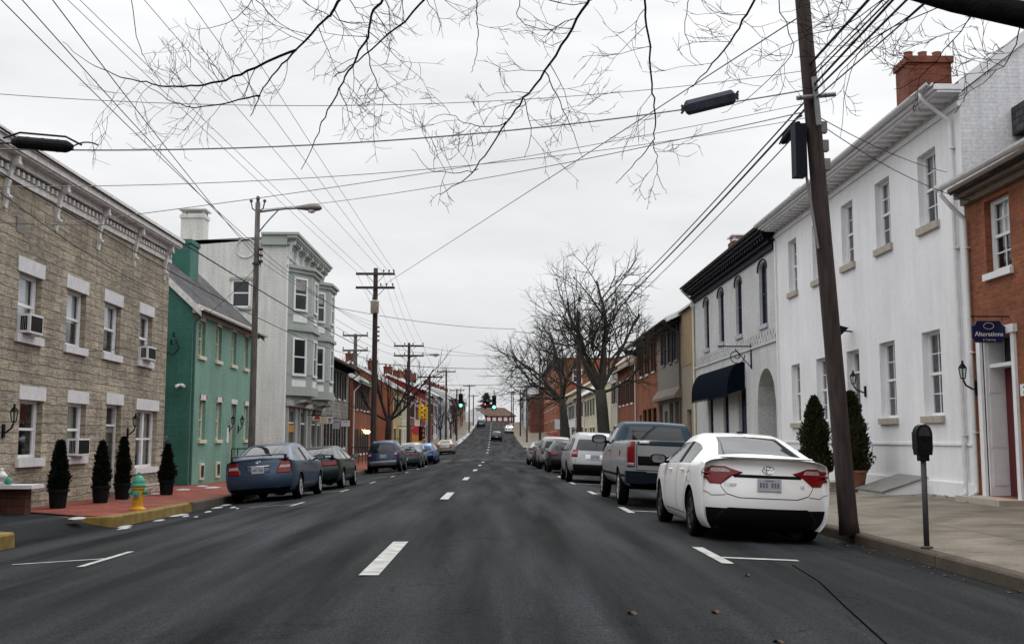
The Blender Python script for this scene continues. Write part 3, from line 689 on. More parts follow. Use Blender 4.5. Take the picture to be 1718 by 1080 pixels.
def building(name,label,cat,side,X,y0,y1,zb,zt,wall,holes=(),depth=9,k=0,sidewall=None,gable=None,gables='both',ext=None,group=None,arches=()):
    fr=Fr(side,X,y0,zb,k); root=thing(name,label,cat,fr.loc,group)
    mb=MB(); facade(mb,fr,y0,y1,zb,zt,list(holes))
    for a in arches: archfill(mb,fr,*a)
    mb.build('wall',[wall,'interior'],root)
    sb=MB(); e=.002
    for u in (y0,y1):
        if gable:
            rz,ro=gable; pts=[fr.p(u,0,zb),fr.p(u,-depth,zb),fr.p(u,-depth,zt),fr.p(u,ro,rz),fr.p(u,0,zt)]
            sb.add(pts,[(0,1,2,3,4)])
        else: sb.quad(fr.p(u,0,zb),fr.p(u,-depth,zb),fr.p(u,-depth,zt),fr.p(u,0,zt))
    sb.quad(fr.p(y0,-depth,zb),fr.p(y1,-depth,zb),fr.p(y1,-depth,zt),fr.p(y0,-depth,zt))
    sb.build('side_wall',sidewall or wall,root)
    return root,fr
def gable_roof(root,fr,y0,y1,zt,ridge_z,ridge_o,depth,mat,ov=.35,endov=.12,th=.10,rake='white',barge=True):
    mb=MB()
    s=(ridge_z-zt)/(-ridge_o); zf=zt-s*ov; 
    a,b=y0-endov,y1+endov
    s2=(ridge_z-zt)/(depth+ridge_o) if depth+ridge_o>0.1 else s
    for (o0,z0,o1,z1) in ((ov,zf,ridge_o,ridge_z),(-depth-.3,zt-s2*.3,ridge_o,ridge_z)):
        mb.hexa([fr.p(a,o0,z0+.02),fr.p(b,o0,z0+.02),fr.p(b,o1,z1+.02),fr.p(a,o1,z1+.02),fr.p(a,o0,z0+th+.02),fr.p(b,o0,z0+th+.02),fr.p(b,o1,z1+th+.02),fr.p(a,o1,z1+th+.02)])
    ro=mb.build('roof',mat,root)
    if barge:
        rb=MB()
        for u0,u1 in ((y0-endov-.03,y0-endov-.002),(y1+endov+.002,y1+endov+.03)):
            for (o0,z0,o1,z1) in ((ov,zf,ridge_o,ridge_z),(-depth-.3,zt-s2*.3,ridge_o,ridge_z)):
                rb.hexa([fr.p(u0,o0,z0-.12),fr.p(u1,o0,z0-.12),fr.p(u1,o1,z1-.12),fr.p(u0,o1,z1-.12),fr.p(u0,o0,z0+.13),fr.p(u1,o0,z0+.13),fr.p(u1,o1,z1+.13),fr.p(u0,o1,z1+.13)])
        rb.build('bargeboard',rake,ro)
    return ro,zf
def gutter(root,fr,y0,y1,z,o,mat='gutter',down=None,zg=0,r=.065):
    mb=MB(); vs=[];fs=[];n=7
    for u in (y0,y1):
        for i in range(n):
            q=math.pi*i/(n-1); vs.append(fr.p(u,o+r*math.cos(q),z-r*math.sin(q)*1.1))
        for i in range(n):
            q=math.pi*(n-1-i)/(n-1); vs.append(fr.p(u,o+(r-.012)*math.cos(q),z-(r-.012)*math.sin(q)*1.1))
    m=2*n
    for i in range(m): fs.append((i,(i+1)%m,(i+1)%m+m,i+m))
    fs.append(tuple(range(m))); fs.append(tuple(range(2*m-1,m-1,-1)))
    mb.add(vs,fs); mb.build('gutter',mat,root)
    if down is not None:
        d=MB(); u=down
        d.tube([fr.p(u,o,z-.06),fr.p(u,o,z-.16),fr.p(u,o*.5+.03,z-.42),fr.p(u,.07,z-.62),fr.p(u,.07,z-.75),fr.p(u,.07,zg+.25),fr.p(u,.07,zg+.12),fr.p(u,.22,zg+.03)],.042,8)
        for zz in (z-1.2,z-3.2,zg+1.2): fr.box(d,u-.06,u+.06,.0,.1,zz,zz+.03)
        d.build('downspout',mat,root,smooth=True)
def chimney(ro,fr,u0,u1,o0,o1,z0,z1,mat='dark_brick',pots=2,cap=None):
    mb=MB(); fr.box(mb,u0,u1,o0,o1,z0,z1-.16); fr.box(mb,u0-.05,u1+.05,o0-.05,o1+.05,z1-.16,z1)
    co=mb.build('chimney',[mat],ro)
    if pots:
        for i in range(pots):
            t=(i+.5)/pots; p=fr.p((u0+u1)/2,o0+(o1-o0)*t,z1); pm=MB(); pm.lathe([(.11,0),(.13,.02),(.12,.12),(.10,.2),(.12,.24),(.09,.245)],12,p); pm.build('chimney_pot','terracotta',ro,smooth=True)
    if cap:
        pm=MB(); fr.box(pm,u0-.1,u1+.1,o0-.1,o1+.1,z1+.22,z1+.28)
        for a in (u0+.03,u1-.1):
            for b in (o0+.03,o1-.1): fr.box(pm,a,a+.07,b,b+.07,z1,z1+.22)
        pm.build('chimney_cap',cap,ro)
def bracket(root,fr,u,z0,z1,ol,mat,w=.14,curl=True):
    mb=MB(); h=z1-z0
    prof=[(0,0),(.04,-.02*h),(.10*ol+.03,.10*h),(.16*ol+.03,.22*h),(.12*ol+.03,.36*h),(.22*ol+.04,.50*h),(.42*ol,.62*h),(.50*ol,.72*h),(.62*ol,.78*h),(.9*ol,.84*h),(.97*ol,.92*h),(.97*ol,h),(0,h)]
    pa=[fr.p(u-w/2,o,z0+z) for o,z in prof]; d=Vector(fr.p(u+w/2,0,0))-Vector(fr.p(u-w/2,0,0))
    mb.prism(pa,d)
    mb.tube([fr.p(u-w/2-.02,.75*ol,z0+.86*h),fr.p(u+w/2+.02,.75*ol,z0+.86*h)],.07*min(1,h),10)
    mb.tube([fr.p(u-w/2-.02,.10*ol+.05,z0+.2*h),fr.p(u+w/2+.02,.10*ol+.05,z0+.2*h)],.045,10)
    mb.build('bracket',mat,root)
def lantern(root,fr,u,z,out=.2):
    mb=MB(); mb.tube([fr.p(u,.0,z-.25),fr.p(u,.06,z-.28),fr.p(u,out*.8,z-.2),fr.p(u,out,z-.1)],.018,6); fr.box(mb,u-.05,u+.05,0,.03,z-.38,z-.12)
    c=fr.p(u,out,z); mb.lathe([(.02,-.09),(.05,-.07),(.05,-.06)],6,c)
    mb.lathe([(.085,.12),(.08,.135),(.035,.20),(.02,.22),(.025,.25),(.005,.27)],6,c)
    for i in range(6):
        q=math.pi*2*i/6; mb.tube([(c[0]+.048*math.cos(q),c[1]+.048*math.sin(q),c[2]-.06),(c[0]+.075*math.cos(q),c[1]+.075*math.sin(q),c[2]+.12)],.007,4)
    lo=mb.build('wall_lantern','black',root)
    g=MB(); g.lathe([(.043,-.06),(.07,.12)],6,c); g.build('lantern_glass','glass',lo)
def acunit(root,fr,u0,u1,z0,z1,out=.22):
    mb=MB(); fr.box(mb,u0,u1,-.1,out,z0,z1); o=mb.build('air_conditioner','sign_white',root)
    g=MB(); n=7
    fr.box(g,u0+.04,u1-.04,out+.001,out+.006,z0+.04,z1-.04)
    for i in range(n):
        zz=z0+.05+(z1-z0-.1)*i/n; 
    for i in range(4):
        oo=.03+i*(out-.08)/4
        for uu in (u0-.004,):
            fr.box(g,uu,uu+.003,oo,oo+(out-.08)/4*.8,z0+.05,z1-.05)
    g.build('grille','black',o)
def wires_on_wall(): pass

# --- grey-brown stone house, left foreground
XS=-8.75-.034*18.6
oW=[(21.0,22.15,3.22,4.45),(23.6,24.8,3.22,4.48),(26.1,27.35,3.25,4.5),(28.95,30.15,3.28,4.55)]
oL=[(21.35,22.5,.76,1.93),(23.95,25.1,.76,1.95),(26.55,27.7,-.12,2.0),(29.0,30.95,.36,1.93)]
root,fr=building('stone_house','long two-storey tan stone house with white lintels and bracketed cornice, by the topiaries','house',-1,XS,18.6,31.7,-.5,6.66,'stone',oW+oL,depth=11,k=-.034)
for i,h in enumerate(oW): win(root,fr,*h,sill='stone_trim',sh=.17,so=.1,lintel='stone_trim',lh=.30,lo=.1,blind=(.92,.55,.5,.0)[i],recess=.12,ft=.07,curtain=(i==3))
for i,h in enumerate(oL[:2]): win(root,fr,*h,sill='stone_trim',sh=.17,so=.1,lintel='stone_trim',lh=.28,lo=.1,blind=(0,.0)[i],curtain=(i==1),recess=.12,ft=.07)
win(root,fr,*oL[3],sill='stone_trim',sh=.15,so=.1,lintel='stone_trim',lh=.30,lo=.1,double=True,recess=.12,ft=.07,curtain=True)
door(root,fr,*oL[2],'galv','old_white',transom=.42,glass=1,panels=False)
lb=MB(); fr.box(lb,26.45,27.8,-.05,.025,2.003,2.28); lb.build('door_lintel','stone_trim',root)
lb=MB(); fr.box(lb,26.3,27.95,.0,.75,-.5,-.13); fr.box(lb,28.7,31.1,.0,.35,-.5,-.1); lb.build('doorstep','stone',root)
mb=MB()
fr.box(mb,18.5,31.75,.0,.05,6.22,6.34); fr.box(mb,18.5,31.75,.0,.30,6.662,6.70); fr.box(mb,18.45,31.8,.0,.34,6.702,6.83); fr.box(mb,18.45,31.84,.0,.40,6.832,6.93)
n=52
for i in range(n): 
    u=18.7+i*.25; fr.box(mb,u,u+.10,.051,.10,6.35,6.46)
fr.box(mb,18.5,31.75,.05,.12,6.52,6.661)
mb.build('cornice','old_white',root)
for u in (18.9,20.15,22.72,25.4,28.2,31.1): bracket(root,fr,u,5.66,6.66,.27,'old_white',w=.12)
mb=MB(); fr.box(mb,18.6,31.72,-11,.2,6.932,6.98); fr.box(mb,26.0,27.0,-2.2,-1.4,6.98,7.4); mb.build('roof','shingle',root)
for o_ in root.children:      # the old cornice line is not quite level
    if o_.name.split('.')[0] in ('cornice','bracket','roof'):
        for v_ in o_.data.vertices: v_.co.z+=.021*(v_.co.y-6.5)
    elif o_.name.split('.')[0] in ('wall','side_wall'):
        for v_ in o_.data.vertices:
            if v_.co.z>6.9: v_.co.z+=.021*(v_.co.y-6.5)
for u0,u1,z0,z1 in ((21.1,21.75,3.24,3.62),(29.1,29.85,3.30,3.66),(24.05,24.8,.78,1.16)): acunit(root,fr,u0,u1,z0,z1)
lantern(root,fr,28.25,1.55); lantern(root,fr,20.6,1.55)
# painted vents high on the wall
for a_ in (20.75,27.3): mb=MB(); fr.box(mb,a_,a_+.4,.002,.012,5.2,5.5); mb.build('wall_vent','taupe',root)

# --- green brick house
uW=[(34.98,35.72,3.86,5.02),(37.1,37.85,3.86,5.05),(39.27,40.0,3.86,5.08),(41.2,41.9,3.86,5.08)]
uL=[(35.3,36.02,1.12,2.42),(37.4,38.12,1.12,2.42),(39.5,40.25,-.15,2.42),(41.5,42.2,1.12,2.42)]
root,fr=building('green_house','narrow two-storey green painted brick house with cream windows and shingle roof','house',-1,-9.8,34.2,43.3,-.6,5.45,'green_brick_lit',uW+uL,depth=6,sidewall='green_brick_shaded',gable=(8.2,-2.95))
for h in uW+[uL[0],uL[1],uL[3]]: win(root,fr,*h,frame='cream_trim',sill='cream_trim',lintel='stone_trim',lh=.17,lo=.07,bars=(1,1),keys='red_trim',blind=.0,curtain=True)
door(root,fr,*uL[2],'door_pink','cream_trim',transom=.35)
lb=MB(); fr.box(lb,39.43,40.32,-.05,.025,2.423,2.6); lb.build('door_lintel','stone_trim',root)
ro,zf=gable_roof(root,fr,34.2,43.3,5.45,8.2,-2.95,6,'shingle',ov=.3,endov=.1,rake='old_white')
mb=MB(); fr.box(mb,34.15,43.35,0,.12,5.17,5.33); fr.box(mb,34.12,43.38,.0,.2,5.332,5.44); mb.build('cornice','cream_trim',root)
gutter(root,fr,34.0,43.5,5.30,.36,'gutter',None)
mb=MB(); mb.tube([fr.p(34.27,.3,5.2),fr.p(34.27,.08,4.95),fr.p(34.27,.06,4.8),fr.p(34.27,.06,-.3)],.045,8); mb.build('downspout','gutter_green',root)
chimney(ro,fr,39.2,40.3,-2.7,-1.6,7.0,8.5,'green_brick_shaded',0)
mb=MB(); fr.box(mb,35.45,35.95,.0,.05,-.2,.35); fr.box(mb,37.5,38.0,.0,.05,-.2,.35)
mb.build('basement_window','cream_trim',root)
mb=MB(); fr.box(mb,35.53,35.87,.051,.056,-.12,.27); fr.box(mb,37.58,37.92,.051,.056,-.12,.27); mb.build('basement_pane','far_glass',root)
lantern(root,fr,39.2,1.75,.15); lantern(root,fr,40.6,1.75,.15)
mb=MB(); fr.box(mb,38.9,39.15,.0,.02,1.0,1.55); mb.build('notice_board','sign_white',root)
# floodlight and meter on the gable wall facing us
mb=MB(); q=Vector((-.35,-.0,3.4)); 
mb.tube([(-.3,-.02,3.45),(-.3,-.14,3.45)],.04,8); mb.tube([(-.32,-.12,3.45),(-.42,-.22,3.38)],.05,8); mb.tube([(-.26,-.12,3.45),(-.14,-.2,3.4)],.05,8)
mb.build('flood_lamp','sign_white',root)
mb=MB(); mb.tube([(-.75,-.12,1.75),(-.75,-.01,1.75)],.10,12); mb.tube([(-.75,-.05,1.75),(-.75,-.05,.6)],.02,6); mb.build('electricity_meter','galv',root)
mb=MB()
for a,b_ in ((-.55,5.0),(-.62,4.75)): mb.tube([(a,-.02,b_),(a,-.15,b_),(a,-.15,b_+.12)],.025,6)
mb.tube([(-.5,-.08,4.9),(-.35,-.2,4.6),(-.55,-.14,4.4),(-.8,-.1,4.5)],.018,5); mb.build('service_drop_bracket','black',root)

# --- pale three-storey building with two bays
root,fr=building('bay_window_building','tall pale three-storey building with grey-green double bays and bracketed cornice','building',-1,-9.8,49.2,59.0,-.8,10.35,'light_grey',[],depth=12,sidewall='pale_brick')
mb=MB(); fr.box(mb,49.1,59.1,.0,.40,10.352,10.42); fr.box(mb,49.0,59.15,-.0,.46,10.422,10.56); fr.box(mb,48.95,59.25,-1.2,.54,10.562,10.68); fr.box(mb,49.05,49.19,-1.2,0,10.1,10.56)
for i in range(24): fr.box(mb,49.4+i*.4,49.6+i*.4,.1,.34,10.22,10.351)
fr.box(mb,49.15,59.05,.0,.06,9.5,9.58); fr.box(mb,49.15,59.05,.0,.10,10.12,10.2)
mb.build('cornice','grey_green',root)
for u in (49.35,50.9,52.5,54.1,55.7,57.3,58.8): bracket(root,fr,u,9.3,10.35,.36,'light_grey',w=.2)
mb=MB(); mb.hexa([fr.p(49.2,-12,9.5),fr.p(59,-12,9.5),fr.p(59,-1.2,10.36),fr.p(49.2,-1.2,10.36),fr.p(49.2,-12,9.9),fr.p(59,-12,9.9),fr.p(59,-1.2,10.5),fr.p(49.2,-1.2,10.5)]); ro=mb.build('roof','galv',root)
chimney(ro,fr,50.2,51.0,-5.3,-4.2,10,11.75,'pale_brick',0,'light_grey')
mb=MB(); fr.box(mb,49.19,49.24,.001,.06,-.8,9.5); mb.build('corner_board','white',root)
# side windows (wall faces the camera): real frames proud of the wall
def sidewin(root,fr,o0,o1,z0,z1,frame='white',u=None,head='grey_green',pane='far_glass'):
    u=fr.y0 if u is None else u
    b=MB(); 
    fr.box(b,u-.05,u-.002,o0-.1,o0,z0,z1); fr.box(b,u-.05,u-.002,o1,o1+.1,z0,z1); fr.box(b,u-.05,u-.002,o0,o1,z0-.08,z0); fr.box(b,u-.05,u-.002,o0,o1,z1-.07,z1); fr.box(b,u-.04,u-.002,o0,o1,(z0+z1)/2-.03,(z0+z1)/2+.03)
    wo=b.build('window',frame,root)
    p=MB(); fr.box(p,u-.012,u-.003,o0,o1,z0,z1-.07); p.build('pane',pane,wo)
    s=MB(); fr.box(s,u-.1,u-.002,o0-.18,o1+.18,z1+.002,z1+.14); s.build('lintel',head,wo)
    s=MB(); fr.box(s,u-.1,u-.002,o0-.15,o1+.15,z0-.18,z0-.082); s.build('sill',head,wo)
sidewin(root,fr,-2.45,-1.75,7.25,8.45)
mb=MB()
vs=[fr.p(49.2-.03,-1.95+.45*math.cos(q),9.95+.45*math.sin(q)) for q in [math.pi*2*i/20 for i in range(20)]]
mb.tube(vs+[vs[0]],.03,6); mb.build('blind_roundel','light_grey',root)
def bay(root,fr,us,o1,z0,z1):
    a,b,c,d=us; loc=fr
    plan=[(a,0),(b,o1),(c,o1),(d,0)]
    def ring(mb,z0,z1,g,mi=0):
        cx_=(a+d)/2
        P=[(a-g,0),(b-g*.5,o1+g),(c+g*.5,o1+g),(d+g,0)]
        bot=[fr.p(u,o,z0) for u,o in P]; top=[fr.p(u,o,z1) for u,o in P]
        mb.add(bot+top,[(0,1,2,3),(4,5,6,7),(0,1,5,4),(1,2,6,5),(2,3,7,6),(3,0,4,7)],mi)
    mb=MB()
    ring(mb,z0+.35,z1-.3,0); ring(mb,z0,z0+.34,.06); ring(mb,z0-.25,z0-.002,-.25)
    ring(mb,z1-.298,z1-.12,.10); ring(mb,z1-.118,z1,.22); ring(mb,z1+.002,z1+.05,.14)
    zm=(z0+z1)/2+.1; ring(mb,zm-.1,zm+.04,.12); ring(mb,zm+.042,zm+.1,.06); ring(mb,z0+.342,z0+.42,.05); ring(mb,zm+.62,zm+.68,.03); ring(mb,z0+.98,z0+1.04,.03)
    bo=mb.build('bay_window','grey_green',root)
    def facewin(p0,p1,za,zb_,t0,t1,pan):
        # p0,p1 plan corner points; t0..t1 fraction along
        P0=Vector(fr.p(p0[0],p0[1],0)); P1=Vector(fr.p(p1[0],p1[1],0)); d=(P1-P0); L=d.length; d.normalize(); nrm=Vector((d.y,-d.x,0))
        mid=(P0+P1)/2; cen=Vector(fr.p((a+c)/2,0,0))
        if (mid-cen).dot(nrm)<0: nrm=-nrm
        def bx(mb,s0,s1,n0,n1,zz0,zz1):
            f=lambda s,n,z:P0+d*s+nrm*n+Vector((0,0,z))
            mb.hexa([f(s0,n0,zz0),f(s1,n0,zz0),f(s1,n1,zz0),f(s0,n1,zz0),f(s0,n0,zz1),f(s1,n0,zz1),f(s1,n1,zz1),f(s0,n1,zz1)])
        s0,s1=L*t0,L*t1; za_,zb2=za,zb_
        m2=MB(); bx(m2,s0-.1,s0,.002,.06,za_,zb2); bx(m2,s1,s1+.1,.002,.06,za_,zb2); bx(m2,s0-.1,s1+.1,.002,.06,zb2,zb2+.1); bx(m2,s0-.1,s1+.1,.002,.075,za_-.1,za_); bx(m2,s0,s1,.002,.045,(za_+zb2)/2-.03,(za_+zb2)/2+.03)
        wo=m2.build('window','white',root)
        m2=MB(); bx(m2,s0,s1,.003,.012,za_,zb2); m2.build('pane','far_glass',wo)
        m2=MB(); bx(m2,s0+.03,s1-.03,.0125,.016,(za_+zb2)/2+.2,zb2-.02); 
        if pan!=2: m2.build('blind','curtain',wo)
        m2=MB(); bx(m2,s0-.1,s1+.1,.002,.03,za_-.62,za_-.28); m2.build('panel','white',wo)
    zl=z0-fr.loc.z
    L0=-fr.loc.z
    facewin((a,0),(b,o1),4.15,5.75,.30,.74,2); facewin((a,0),(b,o1),7.2,8.6,.30,.74,1)
    facewin((b,o1),(c,o1),4.15,5.75,.3,.7,2); facewin((b,o1),(c,o1),7.2,8.6,.3,.7,1)
bay(root,fr,(49.35,50.75,52.7,53.8),.9,3.15,9.2)
bay(root,fr,(54.3,55.7,57.6,58.8),.95,3.15,9.2)
# shop front
mb=MB()
for u in (49.4,51.2,52.4,54.1,55.4,57.2,58.7): fr.box(mb,u,u+.18,.002,.16,-.8,2.9)
fr.box(mb,49.3,58.95,.0,.3,2.65,2.9); fr.box(mb,49.3,58.95,.0,.1,-.8,.1)
mb.build('shopfront','grey_green',root)
for a,b in ((49.6,51.18),(52.6,54.08),(55.6,57.18),(57.4,58.68)):
    m2=MB(); fr.box(m2,a,b,.02,.05,.15,2.6); wo=m2.build('shop_window','far_glass',root)
    m2=MB(); fr.box(m2,a,b,.051,.07,1.85,1.92); m2.build('glazing_bar','white',wo)
m2=MB(); fr.box(m2,51.4,52.38,.02,.06,-.4,2.6); m2.build('shop_door','sign_grey',root)
m2=MB(); fr.box(m2,49.62,51.15,.07,.12,1.45,1.78); m2.build('shop_fascia','sign_orange',root)
for u in (50.4,52.9,55.6,58.0): bracket(root,fr,u,2.35,2.95,.8,'grey_green',w=.22)

# --- grey stone house with dark shutters
def openings(y0,y1,n,zs_,w=.85,margin=.9):
    L=y1-y0-2*margin; res=[]
    for z0,z1 in zs_:
        for i in range(n):
            c=y0+margin+L*(i+.5)/n; res.append((round(c-w/2,3),round(c+w/2,3),z0,z1))
    return res
hs=openings(59.4,70.2,4,((3.6,5.2),(.6,2.2)),.8)
root,fr=building('grey_stone_house','grey stone house with dark shutters behind the row of hanging shop signs','house',-1,-9.8,59.05,70.3,-1.2,5.9,'grey_stone',hs,depth=8,gable=(8.0,-4))
for h in hs: win(root,fr,*h,simple=True,shutter='black',sill='white')
ro,zf=gable_roof(root,fr,59.05,70.3,5.9,8.0,-4,8,'brown_shingle',ov=.75,rake='charcoal')
mb=MB(); fr.box(mb,59.1,70.3,0,.6,5.55,5.72); 
for i in range(12): fr.box(mb,59.4+i*.9,59.5+i*.9,0,.5,5.35,5.55)
mb.build('cornice','charcoal',root)
gutter(root,fr,59.05,70.5,5.55,.75,'gutter_dark',70.2,-.5)
# --- orange brick house
hs=openings(72.6,82.3,4,((3.2,4.8),(.1,1.8)),.75)
root,fr=building('orange_brick_house','orange brick house with green shutters and pale green metal roof before the crossing','house',-1,-9.8,72.3,82.5,-1.2,5.3,'orange_brick',hs,depth=7,gable=(7.4,-3.4))
for i,h in enumerate(hs): win(root,fr,*h,simple=True,shutter='shutter_green',sill='white')
ro,zf=gable_roof(root,fr,72.3,82.5,5.3,7.4,-3.4,7,'green_metal_roof',ov=.45)
gutter(root,fr,72.2,82.6,4.95,.5,'gutter',72.5,-.5)
chimney(ro,fr,80.5,81.4,-3.8,-2.9,6.8,8.2,'dark_brick',2)
sidewin(root,fr,-2.6,-1.9,1.2,2.8,'dark_rim',head='orange_brick'); sidewin(root,fr,-1.35,-.75,1.2,2.8,'dark_rim',head='orange_brick'); sidewin(root,fr,-1.35,-.75,3.6,5.0,'dark_rim',head='orange_brick')
for i in (0,1):
    mb=MB(); p=fr.p(77.3+i*1.5,.3,1.6); mb.lathe([(.02,-.12),(.12,-.05),(.15,.05),(.1,.13),(.02,.16)],10,p); mb.tube([p,fr.p(77.3+i*1.5,0,1.8)],.02,5); mb.build('porch_lamp','warm_light',root)

# --- generic row houses (each its own thing with its own look)
def row(side,y0,y1,h,wall,roofmat,rh,label,name='row_house',n=3,floors=2,shutter='black',frame='white',depth=8,flat=False,ch=('dark_brick',.8),X=None,frame_sill='white',sidewall=None,ov=.35,rake='white',cornice=None,porch=None,noroofchim=False,door_m='shutter_red',group=None):
    dx=(xc(10)-xc((y0+y1)/2)) if y0>90 else 0
    if X is None: X=(9.0 if side>0 else -9.8)-dx
    zg=min(zwalk(X,y0),zwalk(X,y1)); zt=zs(y0)*.5+zs(y1)*.5+h; zb=zg-.6
    fh=(h-.5)/floors; gz=zwalk(X,(y0+y1)/2)
    zr=[(gz+.85+i*fh,gz+.85+i*fh+min(1.6,fh-1.0)) for i in range(floors)]
    hs=openings(y0,y1,n,zr,.8,.5)
    dr=hs[n//2] if n>1 else None
    holes=list(hs)
    if dr: holes[n//2]=(dr[0],dr[1],gz-.02,dr[3])
    root,fr=building(name,label,'house' if name!='brick_block' else 'building',side,X,y0,y1,zb,zt,wall,holes,depth=depth,gable=None if flat else (zt+rh,-depth/2),sidewall=sidewall,group=group)
    for i,hh in enumerate(holes):
        if dr and i==n//2: door(root,fr,*hh,door_m,'white',transom=.3,panels=False)
        else: win(root,fr,*hh,simple=True,shutter=shutter,sill=frame_sill,frame=frame,lintel=frame_sill,lh=.16,lo=.05)
    if flat:
        mb=MB(); fr.box(mb,y0,y1,-depth,-.2,zt-.3,zt-.2); ro=mb.build('roof',roofmat,root)
        mb=MB(); fr.box(mb,y0-.1,y1+.1,0,.45,zt-.15,zt+.1); fr.box(mb,y0-.05,y1+.05,0,.2,zt-.5,zt-.152)
        for i in range(int((y1-y0)/.9)): fr.box(mb,y0+.3+i*.9,y0+.42+i*.9,0,.4,zt-.45,zt-.152)
        mb.build('cornice',cornice or 'white',root)
        if ch: chimney(ro,fr,y1-1.3,y1-.5,-depth/2-.4,-depth/2+.4,zt-.3,zt+1.2,ch[0],2)
    else:
        ro,zf=gable_roof(root,fr,y0,y1,zt,zt+rh,-depth/2,depth,roofmat,ov=ov,rake=rake)
        gutter(root,fr,y0-.1,y1+.1,zf+.02,ov+.06,'gutter',y1-.15,gz)
        if ch:
            chimney(ro,fr,y0+.15,y0+.95,-depth/2-.5,-depth/2+.5,zt+rh-.8,zt+rh+ch[1],ch[0],2)
    return root,fr,ro
row(-1,99.5,108.5,6.3,'yellow','shingle',2.3,'mustard brick-sided house, its orange gable end facing the crossing',sidewall='orange_brick',shutter='shutter_green')
row(-1,108.5,117,5.4,'cream','brown_shingle',2.2,'cream sided house with brown shingle roof beyond the mustard house',shutter=None)
row(-1,117,126,6.2,'dark_brick','brown_shingle',2.4,'dark brick house with white bargeboards on the left row before the hill',ch=('dark_brick',1.2))
row(-1,126,134,5.6,'cream','red_metal_roof',2.0,'small cream house under a red metal roof on the left row',shutter='shutter_red')
row(-1,134,146,7.2,'deep_red_brick','red_metal_roof',1.7,'tall deep red painted house in the middle of the left row',n=4,shutter=None,cornice='old_white',ch=('dark_brick',1.0))
row(-1,146,155,6.4,'pale_blue','white_metal_roof',2.2,'pale blue house with whitish metal roof on the left row',ch=('dark_brick',1.3))
row(-1,155,165,6.8,'red_brick','shingle',2.2,'red brick house with dark shingle roof at the foot of the left hill',ch=('red_brick',1.1))
row(-1,165,176,6.2,'white_siding','white_metal_roof',2.5,'white sided house with white metal roof on the left hill',ch=('dark_brick',1.9))
row(-1,176,188,6.8,'pale_blue','shingle',2.0,'grey-blue sided house partway up the left hill',ch=('dark_brick',1.6))
row(-1,188,201,6.4,'white_siding','shingle',2.2,'white house with dark shingle roof higher up the left hill',X=-8.6)
row(-1,201,214,6.4,'dark_brick','shingle',2.0,'dark brick house beside the upper left pavement',X=-8.4)
row(-1,214,230,6.0,'tan_brick','brown_shingle',2.0,'tan brick house near the top of the left hill',X=-8.2)
row(-1,230,248,5.6,'red_brick','shingle',2.0,'last red brick house on the left before the crest',X=-8.0)

# --- white stucco house, right foreground
wU=[(21.35,22.3,5.6,7.15),(23.95,24.9,5.6,7.18),(26.5,27.42,5.6,7.2),(29.1,30.02,5.6,7.2),(31.65,32.55,5.6,7.2)]
wL=[(21.5,22.45,1.62,3.38),(24.0,24.98,1.62,3.38),(26.4,27.35,.12,3.38),(29.1,30.0,1.62,3.38),(31.65,32.55,1.62,3.38)]
root,fr=building('white_stucco_house','large white stucco two-storey house with five bays and a red brick chimney','house',1,9.0,20.13,34.05,-.5,7.84,'stucco',wU+wL,depth=11,sidewall='white_brick',gable=(12.1,-5.5))
for h in wU: win(root,fr,*h,sill='tan_sill',sh=.16,so=.08,recess=.13,bars=(1,1),blind=.48,blindmat='curtain',ft=.07)
for h in wL[:2]+wL[3:]: win(root,fr,*h,sill='tan_sill',sh=.14,so=.08,recess=.13,bars=(1,1),ft=.07)
door(root,fr,*wL[2],'shutter_grey','white',transom=.45,recess=.2)
mb=MB(); fr.box(mb,20.13,26.39,.001,.03,1.02,1.07); fr.box(mb,27.36,34.05,.001,.03,1.02,1.07); fr.box(mb,20.13,34.05,.0012,.05,-.5,.3) ; mb.build('plinth_band','stucco',root)
mb=MB(); fr.box(mb,26.2,27.55,.0,.9,-.5,.10); fr.box(mb,25.9,27.85,.9,1.3,-.5,-.02); mb.build('doorstep','tan_sill',root)
ro,zf=gable_roof(root,fr,20.13,34.05,7.99,12.15,-5.5,11,'red_metal_roof',ov=.0,endov=.02,rake='white')
mb=MB()
fr.box(mb,20.1,34.05,0,.05,7.60,7.70); fr.box(mb,20.0,34.05,0,.48,7.84,7.89); fr.box(mb,19.98,34.05,0,.55,7.892,8.0)
for i in range(34):
    u=20.3+i*.405; fr.box(mb,u,u+.12,.0,.40,7.78,7.839)
mb.build('cornice','white',root)
gutter(root,fr,19.99,34.1,8.03,.62,'gutter',20.45,.0,r=.07)
mb=MB(); fr.box(mb,33.9,34.02,.0,.06,.0,7.5); mb.build('downspout','white',root)
chimney(ro,fr,25.4,26.2,-2.2,-1.12,8.0,10.55,'dark_brick',3)
lantern(root,fr,26.0,2.55,.3)
mb=MB(); p=fr.p(26.85,.0,3.85)
mb.tube([p,fr.p(26.85,.45,3.9)],.02,6); mb.add([fr.p(26.75,.45,3.62),fr.p(26.95,.45,3.62),fr.p(27.05,.62,4.05),fr.p(26.65,.62,4.05),fr.p(26.8,.1,3.95),fr.p(26.9,.1,3.95)],[(0,1,2,3),(3,2,5,4),(0,1,5,4),(1,2,5),(0,3,4)]); mb.build('flood_lamp','black',root)
